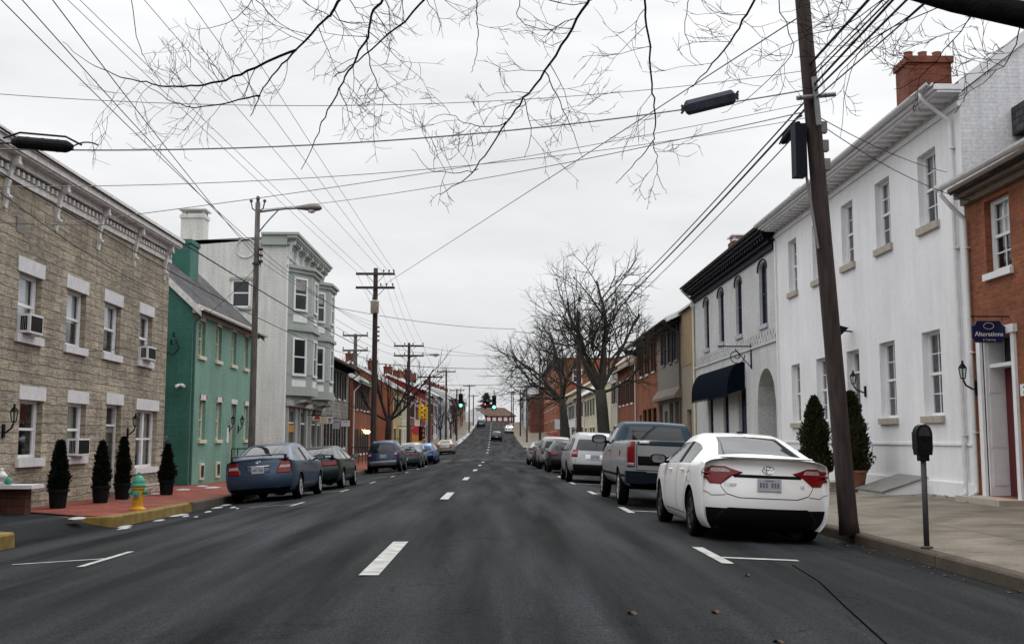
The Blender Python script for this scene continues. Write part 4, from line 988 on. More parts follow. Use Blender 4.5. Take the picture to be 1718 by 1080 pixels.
# cellar hatch against the wall
hk=thing('cellar_hatch','grey metal cellar door sloping against the white house wall','cellar door',(9,22.9,zwalk(8.5,22.9)))
mb=MB(); mb.prism([(-.02,-.5,-.1),(-.95,-.5,-.1),(-.95,-.5,.04),(-.02,-.5,.34)],(0,1.6,0)); mb.build('surround','stucco',hk)
mb=MB()
def slope(mb,y0_,y1_,dz):
    mb.hexa([(-1.0,y0_,.04+dz),(-.03,y0_,.35+dz),(-.03,y1_,.35+dz),(-1.0,y1_,.04+dz),(-1.0,y0_,.07+dz),(-.03,y0_,.38+dz),(-.03,y1_,.38+dz),(-1.0,y1_,.07+dz)])
slope(mb,-.55,.285,0); a_=mb.build('door_leaf','galv',hk)
mb=MB(); slope(mb,.295,1.15,0); mb.build('door_leaf','galv',hk)

# --- light grey painted brick building with navy trim
gU=[(35.25,36.3,4.98,7.12),(38.95,39.95,4.98,7.12),(42.1,43.1,4.98,7.12),(45.1,46.1,4.98,7.12)]
gL=[(34.45,36.95,-.3,3.5,7.0),(38.6,39.9,.0,3.0),(41.6,42.6,.7,2.9),(44.6,45.6,.7,2.9)]
root,fr=building('grey_brick_building','light grey painted brick building with navy cornice, arched passage and dark awning','building',1,9.0,34.07,48.4,-.5,7.9,'grey_brick',gU+gL,depth=11,gable=(9.9,-5.5),arches=[(a,b,c,d,.22) for a,b,c,d in gU]+[(34.45,36.95,-.3,3.5,1.25,0,1.2)])
for h in gU:
    wo=win(root,fr,*h,frame='navy',sill='sign_grey',sh=.14,recess=.10,ft=.08)
    mb=MB(); c_=(h[0]+h[1])/2; hw_=(h[1]-h[0])/2+.07
    pts=[fr.p(c_+hw_*math.cos(q),.03,h[3]-.22+.30*math.sin(q)) for q in [math.pi*i/12 for i in range(13)]]
    mb.tube([fr.p(c_+hw_,.02,h[3]-.3)]+pts+[fr.p(c_-hw_,.02,h[3]-.3)],.028,6); mb.build('window_hood','navy',wo)
for h in gL[2:]: win(root,fr,*h,frame='navy',sill='sign_grey',recess=.1,ft=.08)
door(root,fr,*gL[1],'navy','navy',transom=.4)
# passage side walls
mb=MB(); fr.box(mb,34.1,48.5,0,.10,7.3,7.5); fr.box(mb,34.1,48.5,0,.42,7.74,7.85); fr.box(mb,34.1,48.6,0,.52,7.852,8.0); fr.box(mb,34.1,48.5,0,.22,7.502,7.60)
for i in range(40): fr.box(mb,34.2+i*.355,34.36+i*.355,.1,.36,7.62,7.739)
mb.build('cornice','charcoal',root)
ro,zf=gable_roof(root,fr,34.07,48.4,8.05,9.9,-5.5,11,'red_metal_roof',ov=.5,endov=.1,rake='charcoal')
chimney(ro,fr,35.2,36.2,-2.0,-1.2,8.4,9.6,'white_brick',0); chimney(ro,fr,47.2,48.1,-2.4,-1.6,8.4,10.0,'dark_brick',0,'white')
gutter(root,fr,34.05,48.6,8.02,.58,'gutter_dark',None)
mb=MB(); mb.tube([fr.p(48.35,.6,7.9),fr.p(48.35,.1,7.4),fr.p(48.35,.08,7.2),fr.p(48.35,.08,0)],.05,8); mb.build('downspout','cream_trim',root)
mb=MB()
for i in range(36):
    u=34.3+i*.39; fr.box(mb,u,u+.13,.002,.035,4.42,4.56); fr.box(mb,u+.19,u+.32,.002,.035,4.60,4.74)
fr.box(mb,34.1,48.35,.002,.05,4.28,4.36); mb.build('string_course','grey_brick',root)
# scroll iron bracket over the passage, and awning
mb=MB(); b0=fr.p(37.6,0,4.35)
mb.tube([fr.p(37.6,.03,4.5),fr.p(37.6,.03,3.6)],.025,6)
sp=[]
for i in range(30):
    q=i*.32; r_=.30*(1-i/34); sp.append(fr.p(37.6,.55+r_*math.cos(q+3),4.05+r_*math.sin(q+3)))
mb.tube(sp,.018,5); mb.tube([fr.p(37.6,.03,4.4),fr.p(37.6,1.2,4.4)],.022,6); mb.tube([fr.p(37.6,.03,3.65),fr.p(37.6,.6,4.3)],.018,5); mb.build('sign_bracket','charcoal',root)
mb=MB(); n=10; A=[]
for i in range(n+1):
    q=math.pi/2*i/n; A.append((.66*math.sin(q)**.8,2.95+.98*math.cos(q)))
vs=[];fs=[]
for u in (38.7,45.9):
    for o_,z_ in A: vs.append(fr.p(u,o_,z_))
    vs.append(fr.p(u,.66,2.74)); vs.append(fr.p(u,.02,2.95))
m_=n+3
for i in range(n+1): fs.append((i,i+1,i+1+m_,i+m_))
fs.append(tuple(range(m_))); fs.append(tuple(range(2*m_-1,m_-1,-1)))
mb.add(vs,fs)
for i in range(24):
    u=38.7+i*7.2/24; w_=7.2/24; pts=[fr.p(u,.663,2.74),fr.p(u+w_,.663,2.74),fr.p(u+w_*.85,.663,2.66),fr.p(u+w_*.5,.663,2.62),fr.p(u+w_*.15,.663,2.66)]; mb.add(pts,[(0,1,2,3,4)])
mb.build('awning','awning',root)
# --- tan gabled wall, taupe and brick house
hs=[(53.2,54.0,5.2,6.9),(55.5,56.3,5.2,6.9),(57.6,58.4,5.2,6.9)]
root,fr=building('tan_brick_house','narrow tan brick and stucco house squeezed beside the grey building','house',1,9.0,48.45,52.0,-.7,7.3,'tan_stucco',[(49.6,50.8,-.4,2.5)],depth=9,gable=(9.4,-4.5),sidewall='tan_brick')
door(root,fr,49.6,50.8,-.4,2.5,'shutter_red','taupe')
mb=MB(); fr.box(mb,48.46,52.0,.001,.02,4.6,7.25); mb.build('brick_panel','tan_brick',root)
gable_roof(root,fr,48.45,52.0,7.3,9.4,-4.5,9,'white_metal_roof',ov=.2)
hT=[(53.0,53.8,5.1,6.85),(54.9,55.7,5.1,6.85),(57.2,58.0,5.1,6.85)]
hT2=[(52.9,54.3,.7,3.0),(54.6,56.0,.7,3.0),(56.6,57.6,-.5,2.6),(58.2,59.6,.7,3.0)]
root,fr=building('taupe_shop_house','taupe two-storey shop house with dark upper shutters and ground floor display windows','house',1,9.0,52.05,60.0,-.8,7.3,'taupe',hT+hT2,depth=9,gable=(9.4,-4.5),sidewall='tan_brick')
for h in hT: win(root,fr,*h,frame='old_white',sill='taupe',shutter='charcoal')
for h in (hT2[0],hT2[1],hT2[3]): win(root,fr,*h,frame='brown_siding',sill='taupe',double=True)
door(root,fr,*hT2[2],'charcoal','taupe')
ro,zf=gable_roof(root,fr,52.05,60.0,7.3,9.4,-4.5,9,'white_metal_roof',ov=.8,endov=.3)
mb=MB(); fr.box(mb,52.0,60.0,0,.75,6.88,6.95); mb.build('soffit','charcoal',root)
mb=MB(); fr.box(mb,52.1,60.0,.0,.35,3.15,3.3); mb.hexa([fr.p(52.1,0,3.3),fr.p(60,0,3.3),fr.p(60,.35,3.3),fr.p(52.1,.35,3.3),fr.p(52.1,0,3.75),fr.p(60,0,3.75),fr.p(60,.03,3.75),fr.p(52.1,.03,3.75)]); mb.build('pent_roof','brown_siding',root)
gutter(root,fr,51.7,60.0,6.95,.85,'gutter_dark',52.2,0)
hB=[(61.0,61.8,5.0,6.9),(63.6,64.4,5.0,6.9),(66.2,67.0,5.0,6.9)]
hB2=[(60.6,62.2,.3,2.9),(62.6,64.2,.3,2.9),(64.6,66.2,.3,2.9),(66.8,67.8,-.6,2.6)]
root,fr=building('shuttered_brick_house','orange-red brick house with white windows and black shutters next to the taupe shop','house',1,9.0,60.05,69.4,-.9,7.3,'red_brick',hB+hB2,depth=9,gable=(9.4,-4.5))
for h in hB: win(root,fr,*h,sill='white',shutter='charcoal',ft=.08)
for h in hB2[:3]: win(root,fr,*h,frame='charcoal',sill='charcoal')
door(root,fr,*hB2[3],'charcoal','white')
ro,zf=gable_roof(root,fr,60.05,69.4,7.3,9.4,-4.5,9,'white_metal_roof',ov=.8,endov=.2)
chimney(ro,fr,64.5,65.5,-5,-4,8.9,10.3,'dark_brick',0,'galv')
gutter(root,fr,60.05,69.6,6.95,.85,'gutter',69.3,0)
row(1,69.8,80,6.6,'orange_brick','red_metal_roof',2.3,'bright orange brick house with black shutters behind the nearest bare street tree',n=4)
row(1,80.1,84.5,7.2,'cream','shingle',2.4,'slim cream house with tall black shutters on the near side of the crossing',n=2)
row(1,99,112,6.0,'cream','white_metal_roof',2.6,'cream sided corner house with white metal roof past the crossing',n=4,shutter='shutter_green')
row(1,112,124,6.0,'cream','teal_metal_roof',2.6,'cream house with teal metal roof and dark red shutters',n=4,shutter='shutter_red')
row(1,124,136,5.6,'white_siding','shingle',2.4,'low white sided house beside the second bare tree',n=4,shutter='shutter_green')
row(1,136,150,6.4,'yellow','brown_shingle',2.2,'buff house between the low white house and the tall brick block',n=4)
row(1,158,205,11.6,'red_brick','shingle',0,'tall three-storey red brick block rising over the right row','brick_block',n=10,floors=3,flat=True,shutter=None,cornice='charcoal',depth=14,ch=None)
sidew=[o for o in C.objects if o.get('label','').startswith('tall three-storey red')][0]
frB=Fr(1,sidew.location.x,158,sidew.location.z)
sidewin(sidew,frB,-3.6,-2.4,9.3+.2,11.2,'white',158,'white'); sidewin(sidew,frB,-7.6,-6.4,9.3+.2,11.2,'white',158,'white')
row(1,205,222,6.4,'dark_brick','brown_shingle',2.2,'dark brick house below the crest on the right',X=6.3)
row(1,222,244,8.0,'white_siding','shingle',2.4,'tall pale sided house near the top of the right hill',n=5,shutter=None,X=6.0)
row(1,264,284,5.0,'dark_brick','shingle',2.0,'dark brick house cresting the hill on the right',n=4,X=6.0)
row(-1,250,272,5.0,'tan_brick','brown_shingle',2.0,'low tan house cresting the hill on the left',n=4,X=-8.2)
row(1,244,262,6.0,'pale_blue','shingle',2.2,'pale blue house at the top of the right hill',n=4,X=5.8)

# --- red brick house, right edge of the view
hR=[(18.35,19.3,4.15,5.5),(14.5,15.5,4.15,5.5),(18.45,19.65,.12,2.98),(14.2,15.4,.9,2.9)]
root,fr=building('red_brick_house','orange-red brick house with a deep panelled doorway, right of the white stucco house','house',1,9.0,9.0,20.08,-.5,5.85,'red_brick',hR,depth=9,gable=(8.6,-4.5))
for h in hR[:2]+hR[3:]: win(root,fr,*h,sill='white',recess=.12,bars=(1,1),ft=.08,blind=.5)
# panelled deep doorway
mb=MB()
for a,b in ((18.33,18.45),(19.65,19.8)): fr.box(mb,a,b,-.02,.05,.1,3.0)
fr.box(mb,18.28,19.85,-.02,.08,3.0,3.14)
for a in (18.452,19.60): 
    fr.box(mb,a,a+.048,-.40,-.02,.12,2.97)
    for c,d in ((.3,.9),(1.0,1.9),(2.0,2.6),(2.65,2.9)): fr.box(mb,a+(.048 if a<19 else -.01),a+(.058 if a<19 else 0),-.35,-.08,c,d)
fr.box(mb,18.5,19.6,-.42,-.1,2.45,2.52)
mb.build('door_surround','white',root)
mb=MB(); fr.box(mb,18.5,19.6,-.44,-.38,.12,2.44); do=mb.build('door','door_red',root)
mb=MB(); fr.box(mb,18.5,19.6,-.43,-.41,2.53,2.95); mb.build('transom_pane','far_glass',root)
mb=MB(); fr.box(mb,18.2,19.95,.0,.5,-.3,.11); mb.build('doorstep','tan_sill',root)
mb=MB(); fr.box(mb,9,20.08,0,.10,5.6,5.72); fr.box(mb,9,20.08,0,.22,5.722,5.84); fr.box(mb,9,20.08,0,.34,5.842,5.92); mb.build('cornice','brown_siding',root)
ro,zf=gable_roof(root,fr,9,20.06,5.95,8.6,-4.5,9,'shingle',ov=.3,endov=.0,barge=False)
gutter(root,fr,8.9,20.1,5.95,.5,'gutter',19.98,.05,r=.075)
mb=MB()
for i in range(4): fr.box(mb,13+i*2.0,14.1+i*2.0,-1.9,-1.0,7.0,7.25+.1*i)
mb.build('snow_guard','shingle',ro)
lantern(root,fr,19.95,2.35,.25)
mb=MB(); fr.box(mb,17.75,18.22,.0,.03,1.88,2.08); pl=mb.build('number_plate','sign_white',root)

def text(s,name,mat,parent,size,loc,rot,ext=.004):
    cu=bpy.data.curves.new(name,'FONT'); cu.body=s; cu.size=size; cu.align_x='CENTER'; cu.align_y='CENTER'; cu.extrude=ext
    tmp=bpy.data.objects.new('tmp',cu); C.objects.link(tmp); dg=bpy.context.evaluated_depsgraph_get(); dg.update()
    me=bpy.data.meshes.new_from_object(tmp.evaluated_get(dg)); bpy.data.objects.remove(tmp); me.materials.clear(); me.materials.append(M[mat])
    o=bpy.data.objects.new(name,me); C.objects.link(o); o.parent=parent; o.location=loc; o.rotation_euler=rot
    return o
q=fr.p(17.98,.032,1.98); text('200','lettering','black',root,.17,(q[0]-.003,q[1],q[2]),(R(90),0,R(-90)))

row(1,-6,9,7.5,'grey_brick','shingle',2.5,'unseen grey house beside the viewer on the right')  # unseen houses from here on, added to cut bright sky reflections on the cars
row(1,-24,-6,8.5,'red_brick','shingle',0,'unseen three-storey brick house behind the viewer on the right',floors=3,flat=True,n=5)
row(1,-60,-24,7.5,'dark_brick','shingle',2.5,'long dark brick terrace behind the viewer on the right',n=7)
row(-1,-8,9,8.5,'dark_brick','shingle',0,'unseen tall dark brick house behind the viewer on the left',floors=3,flat=True,n=5)
row(-1,-30,-8,7.5,'red_brick','shingle',2.5,'unseen red brick house behind the viewer on the left',n=5)
row(-1,-65,-30,7.5,'grey_stone','shingle',2.5,'stone terrace behind the viewer on the left',n=7)
# far garage block and pine on the crest
fx=-.6; Yc=303; zg=5.75
gb=thing('roadhouse','long low brick building with a broad brown roof closing the street at the crest','building',(fx,Yc,zg-.2)); gb.scale=(.72,.72,.72)
mb=MB(); mb.box(-4.2,7.5,0,10,0,2.6); mb.build('wall','deep_red_brick',gb)
mb=MB(); mb.box(-13.5,-4.22,-1,10,0,2.9); mb.add([(-13.5,-1,2.9),(-4.22,-1,2.9),(-8.86,-1,5.6),(-13.5,10,2.9),(-4.22,10,2.9),(-8.86,10,5.6)],[(0,1,2),(3,5,4),(0,2,5,3),(1,4,5,2)]); mb.build('gable_wing','white_siding',gb)
mb=MB(); mb.add([(-8.8,-1.2,5.75),(-3,-.6,2.6),(8.3,-.6,2.6),(8.3,10.6,2.6),(-4,10.6,2.6),(-6.5,4,6.0),(3.5,4.5,6.0)],[(1,2,6,5),(2,3,6),(3,4,5,6),(0,1,5)]); mb.build('roof','brown_shingle',gb)
for i in range(5):
    mb=MB(); mb.box(-3.4+i*2.2,-2.0+i*2.2,-.08,-.003,.7,2.1); wo=mb.build('window','white',gb)
    mb=MB(); mb.box(-3.2+i*2.2,-2.2+i*2.2,-.1,-.082,.9,1.9); mb.build('pane','sign_white',wo)
mb=MB(); mb.box(-10.5,-7.2,-1.08,-1.003,.1,2.4); mb.build('garage_door','sign_white',gb)

# ------------------------------------------------------------------ cars
PAINTS={}
def cpaint(name,col,**k):
    if name not in PAINTS: PAINTS[name]=carpaint(name,col,**k)
    return PAINTS[name]
S_=[-1,-.86,-.45,0,.45,.86,1]
def make_car(sp):
    """sp: L,W,st=[(y,zbelt,ztop,halfwidth_top,flag)], yr: rear profile per row, rows z fractions. Local frame: rear bumper at y=0, heading +y"""
    hwM=sp['W']/2; zu=sp.get('zu',.24); rows=8
    st=sp['st']; K=len(st); J=len(S_)
    corner=sp.get('corner',.22); fcorner=.35; L=sp['L']
    rowfac=[.86,.955,.99,1.0,.985,.955,None,None]
    def contour(k,y,zb,zt,wt,flag,side):
        ends=sp.get('taper',((.0,.925),(.35,.985),(.8,1.0)))
        def tap(y):
            for (a,fa),(b,fb) in zip(ends,ends[1:]):
                if y<=b: return fa+(fb-fa)*max(0,(y-a))/(b-a)
            d=L-y
            if d<1.0: return .84+.16*math.sqrt(max(0,d/1.0))
            return 1.0
        hw=hwM*tap(y); pts=[]
        zr=[zu,zu+.10,zu+.26,.56*(zb)+.44*zu+.02,zb-.10,zb]
        for r in range(6): pts.append([hw*rowfac[r],y,zr[r]])
        cab=zt-zb>.18
        if cab:
            pts.append([wt+(hw*.955-wt)*.18,y,zb+(zt-zb)*.80]); pts.append([wt*.93,y,zb+(zt-zb)*.96])
        else:
            pts.append([hw*.90,y,zb+(zt-zb)*.35]); pts.append([hw*.82,y,zb+(zt-zb)*.6])
        return pts
    cons=[]
    for k,s in enumerate(st):
        y,zb,zt,wt,flag=s; c=contour(k,y,zb,zt,wt,flag,1)
        if k==0:
            for r in range(8): c[r][1]=sp['yr'][r]+corner
        if k==K-1:
            fz=sp.get('yf',[.25,.08,.0,.02,.10,.16,.18,.2])
            for r in range(8): c[r][1]=L-fz[r]-fcorner; 
        cons.append(c)
    bm=bmesh.new(); grid={}
    def V(key,co):
        if key not in grid: grid[key]=bm.verts.new(co)
        return grid[key]
    cr=bm.edges.layers.float.new('crease_edge')
    def side(k,r,sg):
        x,y,z=cons[k][r]; key=('s',k,r,sg); return V(key,(sg*x,y,z))
    def topv(k,j):
        s=S_[j]
        if j==0: return side(k,7,-1)
        if j==J-1: return side(k,7,1)
        x,y,z=cons[k][7]; zt=st[k][2]
        yy=y
        if k==0: yy=sp['yr'][7]+corner*abs(s)**3
        if k==K-1: yy=y+fcorner*(1-abs(s)**2)
        bow=sp.get('bow',.0)
        zz=z+(zt-z)*(1-s*s)
        f=st[k][4]
        if 'B' in f: zz=st[k][2]-.50   # open load bed floor
        return V(('t',k,j),(s*x,yy,zz))
    def endv(k,r,j):
        if j==0: return side(k,r,-1)
        if j==J-1: return side(k,r,1)
        if r==7: return topv(k,j)
        s=S_[j]; x,y,z=cons[k][r]
        if k==0: yy=sp['yr'][r]+corner*abs(s)**3
        else: yy=y+fcorner*(1-abs(s)**2.2)
        return V(('e',k,r,j),(s*x,yy,z))
    BODY,BLACK,GW,GR,GS,TWO=0,1,2,3,4,5
    side_rows=sp.get('side_rows',{}); rear_rows=sp.get('rear_rows',{0:1}); 
    def face(vs,mi):
        try: f=bm.faces.new(vs)
        except ValueError: return
        f.material_index=mi; f.smooth=True
    for k in range(K-1):
        fl=st[k][4]
        for sg in (-1,1):
            for r in range(7):
                mi=side_rows.get(r,BODY)
                if r in (5,) and 'S' in fl: mi=GS
                elif r==5 and 'P' in fl: mi=BLACK
                elif r>=5 and 'U' in fl: mi=TWO
                face([side(k,r,sg),side(k+1,r,sg),side(k+1,r+1,sg),side(k,r+1,sg)],mi)
        for j in range(J-1):
            mi=TWO if 'U' in fl else BODY
            if 0<j<J-2 and 'R' in fl: mi=GR
            if 0<j<J-2 and 'W' in fl: mi=GW
            if 'B' in fl and 0<j<J-2: mi=BLACK
            face([topv(k,j),topv(k,j+1),topv(k+1,j+1),topv(k+1,j)],mi)
        for j in range(J-1):
            # underside
            a=[endv(k,0,j) if k in(0,K-1) else (side(k,0,-1) if j==0 else side(k,0,1) if j==J-1 else V(('u',k,j),(S_[j]*cons[k][0][0],st[k][0],zu))) for j in (j,j+1)]
            b=[endv(k+1,0,j) if k+1==K-1 else (side(k+1,0,-1) if j==0 else side(k+1,0,1) if j==J-1 else V(('u',k+1,j),(S_[j]*cons[k+1][0][0],st[k+1][0],zu))) for j in (j,j+1)]
            face([a[0],a[1],b[1],b[0]],BLACK)
    for k in (0,K-1):
        for r in range(7):
            for j in range(J-1):
                mi=(rear_rows.get(r,BODY) if k==0 else (BLACK if r<2 else BODY))
                if k==0 and 'rear_glass_rows' in sp and r in sp['rear_glass_rows'] and 0<j<J-2: mi=GR
                face([endv(k,r,j),endv(k,r,j+1),endv(k,r+1,j+1),endv(k,r+1,j)],mi)
    bmesh.ops.recalc_face_normals(bm,faces=bm.faces)
    bm.edges.ensure_lookup_table()
    def crease(a,b,v):
        e=bm.edges.get((a,b)); 
        if e: e[cr]=v
    for k in range(K-1):
        for sg in (-1,1):
            crease(side(k,5,sg),side(k+1,5,sg),.55); crease(side(k,0,sg),side(k+1,0,sg),.6); crease(side(k,3,sg),side(k+1,3,sg),.25)
            if 'B' in st[k][4] or 'U' in st[k][4]: crease(side(k,7,sg),side(k+1,7,sg),.6)
    for r,v in sp.get('rear_crease',{7:.7,3:.5,0:.6}).items():
        for j in range(J-1): crease(endv(0,r,j),endv(0,r,j+1),v)
    for k,s in enumerate(st):
        v=sp.get('kcrease',{}).get(k)
        if v:
            for j in range(J-1): crease(topv(k,j),topv(k,j+1),v)
            for sg in (-1,1):
                for r in (5,6): crease(side(k,r,sg),side(k,r+1,sg),v)
    me=bpy.data.meshes.new('body'); bm.to_mesh(me); bm.free()
    tmp=bpy.data.objects.new('tmp_body',me); C.objects.link(tmp)
    md=tmp.modifiers.new('s','SUBSURF'); md.levels=md.render_levels=sp.get('sub',2)
    dg=bpy.context.evaluated_depsgraph_get(); dg.update()
    fine=bpy.data.meshes.new_from_object(tmp.evaluated_get(dg)); bpy.data.objects.remove(tmp)
    mats=[sp['paint'],M['plastic'],M['plastic'],M['plastic'],M['plastic'],sp.get('paint2',sp['paint'])]
    # glass panels lifted off the body
    parts=[]
    def glass_from(idx,name,split):
        b=bmesh.new(); b.from_mesh(fine); b.normal_update()
        dele=[f for f in b.faces if f.material_index!=idx]; bmesh.ops.delete(b,geom=dele,context='FACES')
        if not b.faces: b.free(); return
        b.normal_update(); b.verts.ensure_lookup_table()
        seen=set(); comps=[]
        for f in b.faces:
            if f in seen: continue
            st_=[f]; seen.add(f); comp=[]
            while st_:
                g=st_.pop(); comp.append(g)
                for e in g.edges:
                    for h in e.link_faces:
                        if h not in seen: seen.add(h); st_.append(h)
            comps.append(comp)
        for comp in comps:
            vm={}; vs=[];fs=[]
            bound=set()
            for g in comp:
                for e in g.edges:
                    if len(e.link_faces)<2: bound.update(e.verts)
            for g in comp:
                f=[]
                for v in g.verts:
                    if v not in vm: vm[v]=len(vs); vs.append(v.co+v.normal*(.001 if v in bound else .007))
                    f.append(vm[v])
                fs.append(f)
            parts.append((name,vs,fs))
        b.free()
    glass_from(GR,'rear_window',0); glass_from(GW,'windscreen',0); glass_from(GS,'side_window',1)
    # body with wheel arches cut
    body=bpy.data.objects.new('body',fine); C.objects.link(body)
    mi_=[p.material_index for p in fine.polygons]; fine.materials.clear()
    for m in mats: fine.materials.append(m)
    fine.polygons.foreach_set('material_index',mi_)
    wr=sp['wr']
    cut=MB()
    for wy in sp['wy']:
        for sg in (-1,1):
            x0=sg*(hwM-.30); x1=sg*(hwM+.12); cut.lathe([(wr+.055,0),(wr+.055,(x1-x0))],36,(x0,wy,wr+.0),mi=1,axis='x')
    co=cut.build('cut',mats)
    for i in range(2):
        md=body.modifiers.new('b','BOOLEAN'); md.operation='DIFFERENCE'; md.solver='EXACT'; md.object=co
        break
    dg=bpy.context.evaluated_depsgraph_get(); dg.update()
    res=bpy.data.meshes.new_from_object(body.evaluated_get(dg)); 
    bpy.data.objects.remove(body); bpy.data.objects.remove(co)
    for p in res.polygons: p.use_smooth=True
    body=bpy.data.objects.new('body',res); C.objects.link(body)
    try: res.set_sharp_from_angle(angle=R(32))
    except Exception: pass
    root=thing(sp['name'],sp['label'],sp['cat'],(0,0,0),sp.get('group'))
    body.parent=root
    for name,vs,fs in parts:
        mb=MB(); mb.add(vs,fs); o=mb.build(name,'car_glass',root,smooth=True,recalc=False)
    bvh=BVHTree.FromPolygons([v.co for v in res.vertices],[tuple(p.vertices) for p in res.polygons])
    yo=.9
    def proj(s,z,off=.006):
        """s = distance from the centre along the tail, then round the corner onto the flank"""
        if abs(s)<hwM: tgt=Vector((s,0,z))
        else: tgt=Vector((math.copysign(hwM,s),abs(s)-hwM,z))
        o=Vector((0,yo+.4,z)); d=(tgt-o).normalized()
        o2=o+d*4; hit=bvh.ray_cast(o2,-d,6)
        if hit[0] is None: return tgt
        return hit[0]+d*off
    def patch(rows,name,mat,parent,off=.008,n=10,prj=proj):
        """rows: (z, s0, s1) from bottom to top"""
        vs=[];fs=[];m=n+1
        nr=[]
        for (za,a0,a1),(zb_,b0,b1) in zip(rows,rows[1:]):
            for i in range(4):
                t=i/4; nr.append((za+(zb_-za)*t,a0+(b0-a0)*t,a1+(b1-a1)*t))
        nr.append(rows[-1])
        for z,a,b in nr:
            for i in range(m): vs.append(prj(a+(b-a)*i/n,z,off))
        q=len(nr)
        for r in range(q-1):
            for i in range(n): fs.append((r*m+i,r*m+i+1,(r+1)*m+i+1,(r+1)*m+i))
        base=len(vs)
        for z,a,b in nr:
            for i in range(m): vs.append(prj(a+(b-a)*i/n,z,-.01))
        rim_=[(0,i) for i in range(m)]+[(r,n) for r in range(1,q)]+[(q-1,i) for i in range(n-1,-1,-1)]+[(r,0) for r in range(q-2,0,-1)]
        ids=[r*m+i for r,i in rim_]
        for i in range(len(ids)):
            a,b=ids[i],ids[(i+1)%len(ids)]; fs.append((a,b,b+base,a+base))
        mb=MB(); mb.add(vs,fs); return mb.build(name,mat,parent,smooth=True)
    def flank(sg):
        def f(y,z,off=.005):
            o=Vector((sg*3,y,z)); hit=bvh.ray_cast(o,Vector((-sg,0,0)),4)
            if hit[0] is None: return Vector((sg*hwM,y,z))
            return hit[0]+Vector((sg*off,0,0))
        return f
    def line(pts,prj,w,mb,off=.003):
        """thin seam strip along pts (s,z)"""
        P=[]
        for (a,b),(c,d) in zip(pts,pts[1:]):
            n=max(1,int(math.hypot(c-a,d-b)/.06))
            for i in range(n): P.append((a+(c-a)*i/n,b+(d-b)*i/n))
        P.append(pts[-1]); vs=[]
        for i,(a,b) in enumerate(P):
            q=P[min(i+1,len(P)-1)]; p=P[max(i-1,0)]; dx,dz=q[0]-p[0],q[1]-p[1]; l=math.hypot(dx,dz) or 1
            nx_,nz_=-dz/l*w/2,dx/l*w/2
            vs+=[prj(a+nx_,b+nz_,off),prj(a-nx_,b-nz_,off)]
        mb.add(vs,[(2*i,2*i+1,2*i+3,2*i+2) for i in range(len(P)-1)])
    # wheels
    def tyre_wheel(sg,wy):
        w=.205; xo=sg*(hwM-.025); c=(xo-sg*w,wy,wr)
        mb=MB(); r=wr
        prof=[(r*.62,0.0),(r*.80,-.004),(r*.95,.008),(r*.995,.035),(r,.06),(r,w-.06),(r*.995,w-.035),(r*.95,w-.008),(r*.80,w+.004),(r*.68,w-.006),(r*.64,w-.03)]
        mb.lathe([(a,sg*b) for a,b in prof],36,c,axis='x')
        # tread grooves
        wo=mb.build('wheel','tyre',root,smooth=True)
        rb=MB(); rr=r*.66
        rb.lathe([(rr,sg*(w-.03)),(rr*1.0,sg*(w-.008)),(rr*.93,sg*(w-.014)),(rr*.9,sg*(w-.06)),(rr*.3,sg*(w-.075)),(.01,sg*(w-.075))],32,c,mi=0,axis='x')
        ns=sp.get('spokes',5)
        for i in range(ns):
            for dlt in ((-.16,.16) if sp.get('twin') else (0,)):
                q=2*math.pi*i/ns+dlt; ww=.028 if sp.get('twin') else .05
                ax=Vector((0,math.cos(q),math.sin(q))); tx=Vector((0,-math.sin(q),math.cos(q))); cc=Vector(c)
                def pt(a,b,h): return cc+ax*a+tx*b+Vector((sg*h,0,0))
                a0,a1=.03,rr*.96
                rb.hexa([pt(a0,-ww,w-.075),pt(a1,-ww*.9,w-.06),pt(a1,ww*.9,w-.06),pt(a0,ww,w-.075),pt(a0,-ww*.7,w-.018),pt(a1,-ww*.6,w-.014),pt(a1,ww*.6,w-.014),pt(a0,ww*.7,w-.018)],1)
        rb.lathe([(.062,sg*(w-.07)),(.06,sg*(w-.014)),(.02,sg*(w-.008))],16,c,mi=1,axis='x')
        rb.build('rim',['dark_rim' if not sp.get('hub') else 'rim','rim' if not sp.get('darkrim') else 'dark_rim'],wo,smooth=False)
    for wy in sp['wy']:
        for sg in (-1,1): tyre_wheel(sg,wy)
    # arch liner discs, axle shadows under the car are real geometry: floor pan + axle
    ub=MB(); ub.box(-hwM+.22,hwM-.22,.28,L-.5,zu-.04,zu+.06); ub.box(-hwM+.30,hwM-.30,sp['wy'][0]-.2,sp['wy'][0]+.2,zu-.06,zu+.1); ub.tube([(-hwM+.2,sp['wy'][0],wr),(hwM-.2,sp['wy'][0],wr)],.05,8); ub.tube([(-hwM+.2,sp['wy'][1],wr),(hwM-.2,sp['wy'][1],wr)],.05,8); ub.tube([(.42,.25,zu-.0),(.42,.9,zu-.02)],.1,8); ub.build('underbody','plastic',root)
    eb=MB(); ex=sp.get('exh',.5); eb.tube([(ex,.06,zu+.02),(ex,.5,zu+.02)],.028,10,cap=False); eb.build('exhaust_pipe','chrome',root)
    # mirrors
    my,mz=sp['mirror']
